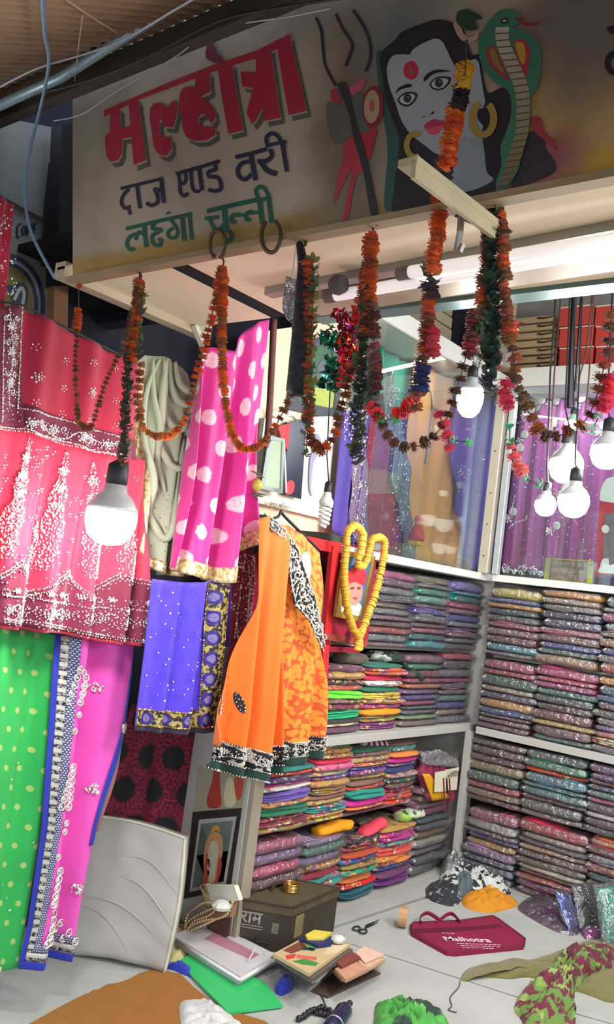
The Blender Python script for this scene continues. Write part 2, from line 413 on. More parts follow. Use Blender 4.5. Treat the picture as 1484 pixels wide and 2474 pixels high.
wire([onY(-10, 248, 1.08), onY(180, 205, 1.08), onY(330, 150, 1.08), onY(520, 55, 1.1), onY(660, 22, 1.12), onY(900, -15, 1.12)], .003, 'brown wire crossing the top of the sign above the red letters', m_wire_d)
wire([onY(130, 292, 1.12), onY(200, 275, 1.12), onY(290, 215, 1.12), onY(420, 140, 1.13), onY(520, 72, 1.13), onY(700, 40, 1.13), onY(800, 20, 1.13)], .0018, 'thin dusty wire looping down over the sign corner', m_wire_w)
wire([onR(155, -5, .012), onR(220, 40, .012), onR(285, 80, .012)], .0016, 'thin cream string stretched under the tin awning', mat('cream_string', (190, 176, 150), .8), 'string', name='string')
wire([onR(200, 35, .012), onR(190, 110, .02), onR(180, 200, .03)], .0012, 'short cream string hanging from the tin awning', mat('cream_string', (190, 176, 150), .8), 'string', name='string')

# ------------------------------------------------------------------ the painted signboard
sign = thing('signboard', 'hand painted shop signboard with red lettering and a painted face above the opening', 'sign', SG)
a0, a1 = 0.0, 2.7; HT = .62
mb = MB(); mb.uv = []; NX, NZ = 150, 40
for j in range(NZ+1):
    for i in range(NX+1):
        a = a1*i/NX; b = HT*j/NZ
        mb.v.append(SG+V((a, 0, 0))+SU*b); mb.uv.append((a, b))
for j in range(NZ):
    for i in range(NX): q = j*(NX+1)+i; mb.f.append((q, q+1, q+NX+2, q+NX+1))
k = Mt('sign_paint')
u_, U_, V_ = k.uv()
def blob(px, py, rx, ry, soft=1.0):
    p = onS(px, py)-SG; a, b = p.x, p.dot(SU)
    dx = k.math('DIVIDE', k.math('SUBTRACT', U_, a), rx); dy = k.math('DIVIDE', k.math('SUBTRACT', V_, b), ry)
    d = k.math('SQRT', k.math('ADD', k.math('MULTIPLY', dx, dx), k.math('MULTIPLY', dy, dy)))
    d = k.math('ADD', d, k.math('MULTIPLY', k.math('SUBTRACT', k.noise(9, 4, u_), .5), .8))
    return k.math('SUBTRACT', 1.0, k.step(d, 1-soft, 1.0))
col = k.mix(k.noise(6, 5, u_), rgb((150, 138, 124)), rgb((176, 166, 150)))
col = k.mix(blob(520, 420, .5, .34, .35), col, rgb((178, 168, 152)))
col = k.mix(k.math('SUBTRACT', 1.0, k.step(k.math('ADD', V_, k.math('MULTIPLY', k.noise(8, 3, u_), .05)), .05, .09)), col, rgb((160, 132, 62)))
col = k.mix(blob(850, 350, .16, .4, .8), col, rgb((120, 108, 92)))
col = k.mix(blob(1370, 250, .2, .22, .8), col, rgb((170, 140, 80)))
col = k.mix(blob(1440, 60, .22, .18, .8), col, rgb((112, 102, 96)))
col = k.mix(blob(960, 60, .12, .12, .8), col, rgb((110, 118, 120)))
col = k.mix(blob(1330, 390, .10, .07, .9), col, rgb((140, 70, 86)))
col = k.mix(blob(1470, 385, .06, .04, .9), col, rgb((190, 150, 50)))
dirt = k.step(k.noise(3.2, 6, u_), .42, .72)
col = k.mix(k.math('MULTIPLY', dirt, .35), col, rgb((80, 72, 62)))
k.bump(k.noise(30, 4, u_), .15, .01)
mb.build('board', k.fin(col, .45), sign)
MB().box(SG+V((a1/2, 0, 0))+SU*(HT/2)-SN*.02, (a1, HT, .03), (V((1, 0, 0)), SU, SN)).build('backing', m_woodd, sign)
MB().box(SG+V((a1/2, 0, 0))-SU*.006, (a1, .012, .045), (V((1, 0, 0)), SU, SN)).build('bottom_rail', mat('rail_wood', (150, 130, 100), .7, var=.3), sign)
def paint(name, pts, c, off, sm=True, rough=.5):
    pts = smooth_line(pts, 5, True) if sm else pts
    m = mat('paint_%d_%d_%d' % c, c, rough, var=.16, nsc=14) if not isinstance(c, bpy.types.Material) else c
    return MB().poly([onS(x, y, off) for x, y in pts], SN).build(name, m, sign)
def sc(pts, k_, ox, oy): return [(x/k_+ox, y/k_+oy) for x, y in pts]
RED = (168, 38, 62); GRYL = (92, 92, 90)
big = [[(250, 267), (340, 228), (440, 186), (530, 152), (620, 122), (700, 82), (700, 105), (622, 140), (530, 168), (445, 200), (338, 240), (252, 282)],
       [(266, 262), (288, 260), (291, 308), (295, 333), (293, 371), (285, 387), (268, 391), (258, 379), (254, 353), (254, 327), (266, 319)],
       [(291, 310), (319, 302), (319, 331), (293, 335)],
       [(311, 250), (333, 240), (353, 387), (323, 399), (317, 331)],
       [(363, 262), (371, 250), (392, 250), (402, 260), (418, 242), (428, 248), (428, 272), (418, 308), (396, 306), (390, 288), (384, 294), (386, 318), (392, 331), (412, 331), (415, 359), (402, 377), (384, 373), (371, 355), (367, 318), (361, 286)],
       [(432, 262), (434, 226), (444, 211), (471, 209), (473, 185), (505, 172), (509, 221), (485, 234), (499, 244), (517, 262), (521, 282), (513, 296), (501, 284), (491, 274), (479, 282), (480, 298), (493, 306), (519, 304), (521, 325), (499, 339), (473, 341), (450, 331), (440, 308), (440, 282)],
       [(526, 165), (561, 152), (565, 189), (587, 315), (552, 323), (537, 242)],
       [(581, 173), (622, 175), (613, 214), (585, 208)],
       [(617, 125), (652, 115), (678, 284), (640, 292), (634, 258), (621, 286), (609, 300), (595, 272), (609, 222), (619, 181)],
       [(670, 96), (700, 84), (704, 106), (741, 268), (698, 278), (682, 191), (672, 127)]]
for i, p in enumerate(big):
    if i: paint('letter_shadow', [(x+10, y+14) for x, y in p], GRYL, .0012+.00005*i, False)
for i, p in enumerate(big): paint('letter_outline', [(x+3, y+4) for x, y in p], (170, 160, 148), .0020+.00005*i, False)
for i, p in enumerate(big): paint('letter', p, RED, .003+.00005*i, False)
paint('letter', [(497, 125), (505, 98), (516, 106), (526, 128), (541, 146), (522, 152), (500, 142)], (120, 50, 80), .0036)
def strokes(lst, c, w, off):
    for i, (pts, ww) in enumerate(lst):
        paint('letter', band(smooth_line(sc(pts, 3.373, 270, 300), 5), ww/3.373), c, off+.00004*i, False)
N_ = (38, 44, 74); G_ = (24, 92, 74)
strokes([([(72, 525), (240, 485), (416, 442)], 26), ([(140, 530), (95, 575), (78, 640), (108, 685), (150, 668)], 27), ([(132, 680), (152, 738)], 26), ([(205, 505), (230, 688)], 30),
         ([(402, 450), (425, 642)], 34), ([(400, 545), (350, 530), (372, 580), (372, 635), (325, 662), (280, 640)], 30),
         ([(522, 405), (700, 355), (880, 300)], 30), ([(545, 410), (556, 470), (590, 482), (604, 440), (598, 392)], 26), ([(556, 460), (556, 545), (588, 585), (622, 560)], 28),
         ([(645, 380), (652, 480), (668, 535), (705, 548), (722, 500)], 28), ([(712, 360), (735, 540)], 34), ([(838, 320), (846, 368), (792, 385), (795, 425), (860, 432), (888, 480), (885, 530), (838, 545), (785, 532)], 32),
         ([(1008, 268), (1130, 240), (1262, 202)], 34), ([(1135, 300), (1062, 318), (1026, 372), (1042, 428), (1088, 450), (1140, 405)], 34), ([(1132, 240), (1172, 458)], 40),
         ([(1185, 300), (1262, 298), (1305, 255), (1290, 200)], 36), ([(1215, 305), (1265, 375), (1345, 405)], 42), ([(1275, 190), (1258, 115), (1300, 75), (1348, 92), (1378, 140), (1410, 195)], 32), ([(1280, 170), (1422, 140)], 28), ([(1388, 150), (1428, 386)], 36)], N_, 0, .0016)
strokes([([(115, 852), (400, 785), (652, 730)], 30), ([(262, 815), (280, 1002)], 34), ([(268, 905), (218, 880), (192, 945)], 28), ([(215, 890), (150, 915), (122, 975), (148, 1022), (182, 1010)], 30),
         ([(352, 800), (330, 850), (405, 862), (332, 905), (335, 968), (382, 990), (402, 955), (380, 930)], 30), ([(458, 715), (462, 732)], 34),
         ([(480, 775), (534, 860), (522, 918), (472, 922), (458, 880), (500, 845)], 28), ([(572, 745), (590, 950)], 36), ([(632, 735), (652, 942)], 30),
         ([(775, 708), (1000, 655), (1212, 610)], 36), ([(758, 768), (872, 755)], 30), ([(800, 765), (822, 832), (868, 862), (912, 815)], 32), ([(915, 690), (936, 880)], 42), ([(934, 870), (968, 884), (974, 928), (936, 952)], 34),
         ([(1040, 735), (985, 745), (975, 790), (1012, 800)], 34), ([(1020, 742), (1090, 740)], 26), ([(1150, 712), (1100, 728), (1096, 772), (1132, 780)], 34), ([(1135, 725), (1215, 715)], 26), ([(1202, 615), (1226, 812)], 40),
         ([(1190, 605), (1174, 540), (1204, 508), (1250, 530), (1282, 605)], 30), ([(1190, 625), (1292, 595)], 30), ([(1272, 570), (1302, 802)], 36)], G_, 0, .0016)
# the painted figure
fc = lambda p: sc(p, 4.6375, 900, 60); sk = lambda p: sc(p, 4.077, 1120, 0); td = lambda p: sc(p, 4.583, 720, 20)
DK = (34, 34, 44); FACE = (156, 166, 176)
paint('painted_edge', fc([(40, 340), (140, 360), (200, 900), (320, 1250), (270, 1980), (130, 2030), (170, 1400), (100, 900)]), (44, 84, 78), .0010)
paint('painted_hair', fc([(90, 330), (250, 170), (330, 80), (520, 0), (760, -60), (1000, 30), (1060, 180), (1120, 330), (1200, 340), (1240, 560), (1300, 760), (1460, 700), (1600, 800), (1700, 1000), (1560, 1350), (1480, 1700), (1430, 1900), (1000, 2010), (600, 2080), (240, 2130), (250, 1762), (300, 1300), (200, 1000), (140, 800), (110, 560)]), DK, .0014)
paint('painted_hair', sk([(640, 1330), (700, 1290), (790, 1360), (820, 1480), (880, 1560), (890, 1700), (560, 1840), (460, 1860), (560, 1600)]), (44, 40, 52), .0013)
paint('painted_neck', fc([(880, 1400), (1000, 1150), (1180, 1100), (1250, 1380), (1280, 1640), (1350, 1740), (1100, 1860), (900, 1850), (840, 1700), (860, 1540)]), (140, 152, 160), .0018)
paint('painted_ear', fc([(1060, 560), (1090, 430), (1140, 385), (1190, 420), (1215, 560), (1250, 780), (1262, 860), (1240, 930), (1190, 950), (1180, 1050), (1240, 1150), (1160, 1260), (1040, 1230), (1020, 900)]), FACE, .0020)
paint('painted_face', fc([(170, 440), (230, 345), (330, 330), (420, 330), (450, 280), (560, 210), (700, 155), (775, 180), (825, 260), (890, 400), (960, 520), (1030, 640), (1070, 800), (1080, 1100), (1000, 1300), (890, 1450), (720, 1445), (600, 1360), (480, 1270), (400, 1190), (320, 1060), (260, 880), (200, 720), (165, 570)]), FACE, .0022)
el = lambda cx, cy, rx, ry, rot=0, n=20: [(cx+rx*math.cos(a)*math.cos(rot)-ry*math.sin(a)*math.sin(rot), cy+rx*math.cos(a)*math.sin(rot)+ry*math.sin(a)*math.cos(rot)) for a in (2*PI*i/n for i in range(n))]
paint('painted_tilak', fc(el(433, 510, 84, 105)), (190, 40, 62), .0025, False)
paint('painted_tilak', fc(el(435, 515, 16, 62, -.25)), (96, 110, 90), .0028, False)
BL = (28, 26, 34)
for p in ([(575, 632), (582, 585), (640, 530), (740, 500), (878, 518), (740, 535), (655, 572), (605, 622)], [(262, 772), (290, 710), (370, 668), (430, 664), (436, 692), (360, 712), (302, 734)]): paint('painted_brow', fc(p), BL, .0026)
for out, inn, ic in (([(640, 670), (700, 596), (775, 578), (880, 594), (850, 672), (785, 722), (700, 730)], [(660, 668), (705, 612), (770, 596), (850, 612), (830, 664), (780, 706), (705, 712)], (745, 650)),
                     ([(282, 840), (335, 775), (400, 752), (500, 770), (478, 855), (405, 915), (325, 898)], [(302, 838), (342, 790), (400, 770), (475, 786), (460, 842), (400, 892), (335, 880)], (392, 822))):
    paint('painted_eye', fc(out), BL, .0026); paint('painted_eye', fc(inn), (178, 186, 188), .0029)
    paint('painted_iris', fc(el(ic[0], ic[1], 44, 50)), (40, 56, 56), .0032, False); paint('painted_pupil', fc(el(ic[0]+8, ic[1]-12, 9, 9)), (150, 170, 172), .0035, False)
paint('painted_nostril', fc([(648, 1002), (675, 975), (695, 965), (688, 992), (660, 1006)]), BL, .0026)
paint('painted_nostril', fc([(555, 1030), (580, 1022), (590, 1034), (570, 1044)]), (120, 110, 118), .0026)
paint('painted_lip', fc([(585, 1160), (598, 1108), (690, 1055), (760, 1075), (850, 1055), (790, 1120), (700, 1140), (640, 1150)]), (170, 50, 84), .0027)
paint('painted_lip', fc([(590, 1160), (660, 1150), (720, 1135), (800, 1112), (745, 1212), (665, 1232), (612, 1192)]), (206, 78, 96), .0026)
m_gp = (158, 138, 66)
paint('painted_earring', band(sc(arc(1240, 1050, 120, 180, -60, 250, 30), 4.6375, 900, 60), 17), m_gp, .0031, False)
paint('painted_earring', band(sc(arc(480, 1350, 95, 130, 60, 300, 24), 4.6375, 900, 60), 14), m_gp, .0031, False)
paint('painted_crescent', fc([(910, -20), (940, 90), (1000, 170), (1090, 205), (1180, 150), (1180, 60), (1130, 130), (1060, 130), (1010, 70), (990, -20)]), (176, 150, 140), .0022)
paint('painted_leaf', sk([(-60, 120), (20, 90), (110, 120), (190, 180), (110, 200), (140, 280), (40, 300), (-60, 230)]), (38, 66, 46), .0030)
GRN = (54, 112, 92)
paint('painted_snake', sk([(300, 150), (400, 88), (510, 110), (562, 170), (560, 220), (490, 270), (600, 305), (735, 420), (768, 600), (742, 820), (690, 920), (660, 960), (664, 1100), (640, 1310), (575, 1500), (545, 1660), (450, 1820), (340, 1910), (320, 1800), (375, 1620), (365, 1450), (420, 1300), (465, 1150), (470, 1000), (430, 890), (300, 800), (200, 680), (155, 550), (150, 420), (200, 280)]), GRN, .0034)
paint('painted_hood_spot', sk([(228, 490), (310, 465), (390, 640), (450, 790), (380, 745), (255, 625)]), (150, 44, 56), .0037); paint('painted_hood_spot', sk([(256, 500), (310, 490), (370, 640), (410, 730), (300, 625)]), (132, 112, 56), .0040)
paint('painted_hood_spot', sk([(500, 420), (602, 392), (655, 500), (645, 620), (612, 760), (540, 600)]), (158, 44, 58), .0037); paint('painted_hood_spot', sk([(512, 430), (585, 420), (615, 510), (600, 630), (555, 590)]), (176, 142, 52), .0040)
Lb = smooth_line([(318, 268), (318, 400), (368, 560), (440, 720), (508, 900), (524, 1100), (508, 1300), (468, 1450), (410, 1650), (330, 1860)]); Rb = smooth_line([(452, 262), (452, 400), (520, 560), (602, 740), (650, 900), (656, 1100), (640, 1300), (600, 1450), (535, 1650), (440, 1820)])
for i in range(24):
    q = [along(Lb, i/24), along(Rb, i/24), along(Rb, (i+.82)/24), along(Lb, (i+.82)/24)]
    w = 176-3*i; paint('painted_scale', sk(q), (w, w-8, max(70, w-22-i)), .0038, False)
    q = [along(Lb, (i+.82)/24), along(Rb, (i+.82)/24), along(Rb, (i+1)/24), along(Lb, (i+1)/24)]
    paint('painted_scale_line', sk(q), (70, 70, 66), .0038, False)
paint('painted_snake_eye', sk(el(405, 205, 40, 28)), (30, 34, 34), .0038, False); paint('painted_snake_eye', sk(el(405, 205, 22, 12)), (170, 180, 180), .0041, False)
paint('painted_tongue', sk([(500, 165), (560, 180), (620, 225), (760, 222), (690, 250), (610, 245), (545, 210)]), (130, 36, 50), .0038)
paint('painted_flame', sk([(655, 1170), (700, 1145), (765, 1165), (800, 1290), (890, 1390), (915, 1480), (860, 1440), (760, 1350), (690, 1290)]), (150, 52, 66), .0020)
TD = (44, 46, 56)
for p in ([(200, 100), (260, 250), (280, 480), (310, 650), (420, 860)], [(420, 60), (500, 230), (600, 390), (580, 500), (530, 640)], [(610, 20), (740, 220), (800, 400), (800, 560), (750, 700)]): paint('painted_trident', band(smooth_line(td(p), 5), 7), TD, .0014, False)
paint('painted_ribbon', td([(530, 1430), (640, 1390), (740, 1800), (650, 1850), (560, 2300), (540, 2430), (490, 2400), (540, 2100), (590, 1800), (500, 1950), (400, 2160), (440, 1850), (490, 1700)]), (168, 54, 72), .0012)
paint('painted_ribbon', td([(690, 1380), (870, 1340), (840, 1500), (790, 1680), (720, 1560)]), (164, 40, 56), .0013)
paint('painted_ribbon', td([(360, 920), (420, 900), (475, 1030), (390, 1050)]), (160, 48, 78), .0013); paint('painted_ribbon', td([(570, 880), (730, 780), (740, 850), (620, 960)]), (176, 84, 104), .0013)
paint('painted_drum', td([(320, 1060), (420, 1040), (560, 1150), (610, 1380), (460, 1500), (370, 1430), (320, 1250)]), (92, 94, 88), .0016); paint('painted_drum', td([(600, 1000), (720, 960), (800, 1340), (680, 1360), (640, 1200)]), (82, 92, 92), .0016)
paint('painted_trident', td([(440, 840), (540, 850), (640, 1250), (760, 1650), (895, 2330), (822, 2345), (720, 1800), (620, 1450), (560, 1150), (480, 960)]), TD, .0022)
paint('painted_drum_head', td(el(830, 1090, 118, 235, .06)), (132, 40, 48), .0022, False); paint('painted_drum_head', td(el(818, 1090, 86, 185, .06)), (170, 150, 120), .0025, False); paint('painted_drum_head', td(el(820, 1080, 30, 70, .06)), (176, 84, 84), .0028, False)
paint('painted_letter_end', sk([(1415, 270), (1500, 260), (1500, 330), (1440, 320)]), BL, .002); paint('painted_letter_end', band(sc(arc(1510, 620, 90, 100, 100, 300), 4.077, 1120, 0), 14), BL, .002, False)

# ------------------------------------------------------------------ shelving along the two walls
lu = thing('wall_shelving', 'white laminate shelving along the side wall, under the glass showcase', 'shelving', (-.16, 3.1, 0))
ru = thing('wall_shelving', 'white laminate shelving across the back wall, under the maroon showcase', 'shelving', (1.3, 3.95, 0))
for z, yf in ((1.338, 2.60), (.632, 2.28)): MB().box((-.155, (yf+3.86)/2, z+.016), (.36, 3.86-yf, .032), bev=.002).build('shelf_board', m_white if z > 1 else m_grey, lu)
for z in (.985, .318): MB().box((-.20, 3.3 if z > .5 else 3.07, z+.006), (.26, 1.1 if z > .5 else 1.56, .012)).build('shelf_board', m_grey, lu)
MB().box((-.155, 3.07, -.006), (.35, 1.56, .011)).build('plinth_board', m_grey, lu)
MB().box((1.5, 3.93, -.006), (2.84, .38, .011)).build('plinth_board', m_grey, ru)
MB().box((-.34, 3.11, .69), (.012, 1.5, 1.38)).build('back_panel', m_grey, lu)
MB().box((-.17, 2.288, .33), (.32, .014, .64)).build('side_panel', m_grey, lu)
MB().box((-.155, 3.86, .69), (.36, .014, 1.37)).build('side_panel', m_grey, lu)
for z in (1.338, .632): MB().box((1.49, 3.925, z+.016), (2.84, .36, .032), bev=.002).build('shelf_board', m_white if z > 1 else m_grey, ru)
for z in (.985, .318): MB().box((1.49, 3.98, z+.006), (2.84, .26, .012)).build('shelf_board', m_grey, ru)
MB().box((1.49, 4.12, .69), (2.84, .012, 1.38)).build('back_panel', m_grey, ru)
MB().box((.032, 3.765, .32), (.03, .03, .63)).build('divider_post', m_grey, ru)

# ---- folded fabric: a few shared meshes, one object per packet
def packet_mesh(seed, lips):
    r = random.Random(seed); w, d, h = .2, .2, .036; nx = 12
    prof = [(d, 0.0), (.05, 0.0)]
    for k in range(lips):
        hl = h/lips
        for t in (.02, .15, .35, .5, .65, .85, .98):
            y = .013*(1-math.sqrt(max(0, 1-(2*t-1)**2)))*1.3*(1.0 if lips < 3 else .7) + (.004 if k % 2 else 0)
            prof.append((y, hl*(k+t)))
    prof += [(.05, h), (d, h)]
    mb = MB(); m = len(prof)
    for i in range(nx+1):
        q = 2*i/nx-1; x = q*w/2
        es = 1-.22*abs(q)**5; dz = .009*noise.noise(V((x*8, seed*3.1, 0)))+.004*noise.noise(V((x*22, seed*1.7, 4)))
        for (y, z) in prof:
            zz = h/2+(z-h/2)*es + dz*(.4+z/h) + .004*noise.noise(V((x*16, z*60, seed)))
            yy = y + .016*abs(q)**4 + .009*noise.noise(V((x*12, z*60, seed+9)))*(1 if y < .03 else 0)
            mb.v.append(V((x, yy, zz)))
    for i in range(nx):
        for j in range(m): a = i*m+j; b = i*m+(j+1) % m; mb.f.append((a, b, b+m, a+m))
    mb.f.append(tuple(range(m))); mb.f.append(tuple(nx*m+j for j in reversed(range(m))))
    return mb
def wrap_mesh(seed):
    r = random.Random(seed); w, d, h = .2, .2, .036; nx = 26; mb = MB()
    prof = [(d, -.0005), (.1, -.0005), (.03, 0), (.004, .002), (-.003, h*.2), (-.004, h*.4), (-.004, h*.6), (-.003, h*.8), (.004, h-.001), (.03, h+.001), (.1, h+.0012), (d, h+.001)]
    m = len(prof)
    for i in range(nx+1):
        q = 2*i/nx-1; x = q*w*.535
        es = 1-.45*max(0, abs(q)-.86)/.14
        for (y, z) in prof:
            c = .006*noise.noise(V((x*34, z*80+y*30, seed*2.3)))+.005*noise.noise(V((x*80, z*160, seed)))
            mb.v.append(V((x, y-abs(c)*1.2-(.006 if abs(q) > .9 else 0)*r.random()+.012*abs(q)**6, h/2+(z-h/2)*es+c*.35)))
    for i in range(nx):
        for j in range(m-1): a = i*m+j; mb.f.append((a, a+1, a+1+m, a+m))
    return mb
def raw(mb, name, m):
    me = bpy.data.meshes.new(name); me.from_pydata(mb.v, [], mb.f)
    bm = bmesh.new(); bm.from_mesh(me); bmesh.ops.recalc_face_normals(bm, faces=bm.faces); bm.to_mesh(me); bm.free()
    me.shade_smooth(); me.materials.append(m); return me
def cloth_mat(name, printed=False, sparkle=False):
    k = Mt(name); oi = k.n('ShaderNodeObjectInfo')
    vec = k.n('ShaderNodeVectorMath', operation='ADD'); k.lk(k.co(), vec.inputs[0])
    cmb = k.n('ShaderNodeCombineXYZ'); k.lk(k.math('MULTIPLY', oi.outputs['Random'], 37.0), cmb.inputs[0]); k.lk(k.math('MULTIPLY', oi.outputs['Random'], 11.0), cmb.inputs[2]); k.lk(cmb.outputs[0], vec.inputs[1])
    v = vec.outputs[0]
    base = k.mix(k.noise(24, 4, v), k.mix(1.0, oi.outputs['Color'], rgb((205, 205, 205)), 'MULTIPLY'), oi.outputs['Color'])
    if printed:
        cr = k.n('ShaderNodeValToRGB'); cr.color_ramp.interpolation = 'CONSTANT'
        pal = [(196, 158, 70), (150, 30, 60), (30, 110, 96), (222, 208, 170), (44, 30, 40), (96, 50, 130), (206, 110, 50), (176, 40, 110)]
        while len(cr.color_ramp.elements) < len(pal): cr.color_ramp.elements.new(0.5)
        for i, c in enumerate(pal): cr.color_ramp.elements[i].position = i/len(pal); cr.color_ramp.elements[i].color = rgb(c)
        sep = k.n('ShaderNodeSeparateColor'); k.lk(k.vor(75, v, 'Color'), sep.inputs[0]); k.lk(sep.outputs[0], cr.inputs[0])
        mask = k.math('MULTIPLY', k.step(k.noise(42, 2, v), .47, .53), k.step(k.noise(9, 2, v), .36, .5))
        base = k.mix(k.math('MULTIPLY', mask, .85), base, cr.outputs[0])
    if sparkle:
        s_ = k.math('SUBTRACT', 1.0, k.step(k.vor(130, v), .12, .22)); base = k.mix(k.math('MULTIPLY', s_, k.step(k.noise(12, 2, v), .42, .5)), base, rgb((214, 210, 196)))
    k.bump(k.noise(90, 3, v), .25, .006)
    return k.fin(base, .62, 0.0, .15)
m_fab, m_prt, m_spk = cloth_mat('folded_cloth'), cloth_mat('printed_cloth', True), cloth_mat('sequined_cloth', False, True)
m_wrap = clear('clear_plastic', (232, 232, 236), gloss=.30, rough=.08, milk=.07, bsc=55, bst=1.0, milkcol=(214, 210, 214))
PK = {(t, l): raw(packet_mesh(l*7+i+3, l), 'folded_cloth', m) for i, (t, m) in enumerate((('w', m_fab), ('p', m_prt), ('s', m_spk))) for l in (1, 2, 3)}
PK.update({('c', l): PK[('w', l)] for l in (1, 2, 3)})
WR = [raw(wrap_mesh(s_), 'plastic_wrap', m_wrap) for s_ in range(5)]
HUE = dict(pink=(234, 92, 150), mauve=(166, 117, 130), grey=(149, 145, 147), dkgrey=(104, 104, 111), beige=(192, 177, 146), brown=(142, 102, 92), orange=(248, 141, 67), green=(14, 171, 113), dkgreen=(24, 111, 86), mint=(117, 187, 163), violet=(111, 84, 188), lilac=(184, 144, 200), teal=(33, 153, 147), dkteal=(42, 107, 116), lavender=(156, 136, 215), blue=(61, 101, 188), navy=(44, 50, 118), rose=(209, 95, 128), crimson=(217, 25, 72), maroon=(140, 36, 62), dkmaroon=(104, 46, 60), magenta=(209, 33, 146), yellow=(235, 215, 71), amber=(249, 178, 55), mustard=(252, 168, 18), olive=(163, 146, 66), tan=(194, 154, 99), gold=(197, 153, 75), cream=(228, 216, 190), white=(230, 229, 225), red=(229, 32, 26), coral=(244, 88, 88), purple=(122, 40, 130), plum=(107, 62, 98), black=(41, 38, 47), lime=(114, 228, 61), rust=(206, 81, 51), silver=(161, 159, 158), aqua=(38, 171, 190), hotpink=(253, 74, 126), ltgreen=(186, 204, 142), umber=(113, 92, 70))
HN = dict(dkgrey='dark grey', dkgreen='dark green', dkteal='dark teal', dkmaroon='dark maroon', hotpink='hot pink', ltgreen='light green')
ORD = ['topmost', 'second', 'third', 'fourth', 'fifth', 'sixth', 'seventh', 'eighth', 'ninth', 'tenth', 'eleventh', 'twelfth', 'thirteenth', 'fourteenth']
KW = dict(w='wrapped packet', s='sequined packet', p='printed cloth', c='plain cloth')
def stack(side, x0, x1, ym, z0, z1, items, where, group, dep=0.0):
    if side == 'L': a, b = onX(x0, ym).y, onX(x1, ym).y
    else: a, b = onY(x0, ym, 3.75).x, onY(x1, ym, 3.75).x
    its = items.split(); wt = []
    for it in its: wt.append(1.0*(1.35 if it.endswith('+') else 1)*R.uniform(.62, 1.4))
    tot = sum(wt); z = z1
    for i, it in enumerate(its):
        it = it.rstrip('+'); kd, hue = (it[0], it[2:]) if it[1:2] == ':' else ('w', it)
        hh = (z1-z0)*wt[i]/tot; z -= hh
        lips = 1 if hh < .026 else R.choice((1, 2, 2, 3)) if kd != 'w' else R.choice((1, 1, 2))
        o = bpy.data.objects.new('fabric_packet' if kd in 'ws' else 'folded_cloth', PK[(kd, lips)]); COL.objects.link(o)
        c = HUE[hue]; c = tuple(max(8, min(245, v+R.uniform(-9, 9))) for v in c); o.color = rgb(c)
        wsc = (b-a)/.2*R.uniform(.88, 1.02); f = dep+R.uniform(0, .024); jit = R.uniform(-.05, .05)
        m = (a+b)/2+R.uniform(-.009, .009)
        if side == 'L': o.location = (-f, m, z); o.rotation_euler = (0, 0, PI/2+jit)
        else: o.location = (m, 3.75+f, z); o.rotation_euler = (0, 0, jit)
        o.scale = (wsc, 1.0, hh/.036*.985)
        tag(o, '%s %s, %s in the %s' % (HN.get(hue, hue), KW[kd], ORD[i] if i < len(its)-1 else 'lowest', where), 'fabric', group)
        if kd in 'ws':
            w = bpy.data.objects.new('plastic_wrap', R.choice(WR)); COL.objects.link(w); w.parent = o
G1, G2, G3 = 'plastic wrapped fabric packets on the side shelves', 'printed cloths on the side shelves', 'plastic wrapped fabric packets on the back shelves'
T1, T2, T3, T4 = (1.0, 1.325), (.667, .975), (.333, .62), (.002, .305)
stack('L', 903, 1014, 1450, 1.0, 1.31, 'pink+ mauve grey s:dkgrey beige grey mauve brown rust grey mauve', 'stack beside the garlanded portrait', G1)
stack('L', 1014, 1098, 1450, 1.0, 1.315, 's:beige grey green mint brown violet grey mauve rose teal aqua', 'second stack from the garlanded portrait', G1)
stack('L', 1099, 1172, 1480, 1.0, 1.32, 'lavender+ aqua teal pink s:mauve blue s:grey violet mauve grey dkgrey', 'corner stack under the showcase shelf', G1)
stack('L', 786, 893, 1660, .667, .92, 'p:plum p:gold p:black p:rust c:lime+ p:umber p:maroon c:green+ c:black p:cream c:plum+', 'bright stack by the red cupboard post', G2)
stack('L', 895, 987, 1660, .667, .93, 'c:dkgreen p:rust c:crimson p:white c:dkgreen p:yellow p:gold p:magenta c:mustard p:olive p:purple', 'bright stack beside wrapped grey packets', G2)
stack('L', 989, 1074, 1650, .667, .975, 'mauve+ green+ maroon rose+ orange lilac violet pink grey s:grey ltgreen beige', 'third stack from the red cupboard post', G1)
stack('L', 1075, 1148, 1650, .667, .985, 'crimson s:dkgrey grey magenta s:mauve s:mauve mint violet beige grey', 'corner stack on the middle shelf', G1)
stack('L', 640, 768, 1910, .338, .56, 'c:teal p:red p:navy p:magenta p:white c:violet+ p:gold c:dkgreen+ p:maroon p:maroon p:olive', 'printed stack nearest the framed pictures', G2)
stack('L', 769, 858, 1890, .338, .625, 'p:green p:gold p:gold c:crimson p:pink p:beige p:violet p:gold p:olive c:brown p:gold p:teal p:gold p:yellow', 'second printed stack from the framed pictures', G2)
stack('L', 859, 950, 1890, .338, .59, 'c:dkgreen p:brown p:tan p:orange p:blue p:violet p:olive c:brown p:rust c:teal+ c:magenta p:orange c:dkmaroon', 'printed stack under the striped cloth', G2)
stack('L', 951, 1016, 1880, .338, .60, 'c:brown p:teal c:orange c:magenta+ p:violet c:navy p:silver p:dkgreen p:umber p:maroon p:rust p:red', 'printed stack beside the tagged garments', G2)
stack('L', 622, 738, 2075, .06, .31, 'pink+ lilac hotpink+ mauve p:rust p:maroon p:dkgreen', 'pink lower stack behind the metal box', G1)
stack('L', 739, 836, 2105, .03, .28, 's:lilac mint+ lilac p:tan c:maroon p:teal p:orange p:teal', 'lower stack under the mustard roll', G2)
stack('L', 838, 922, 2125, .01, .235, 'p:black p:rust c:rust p:blue p:olive p:green c:orange p:red c:dkteal+', 'lower stack under the coral cloth', G2)
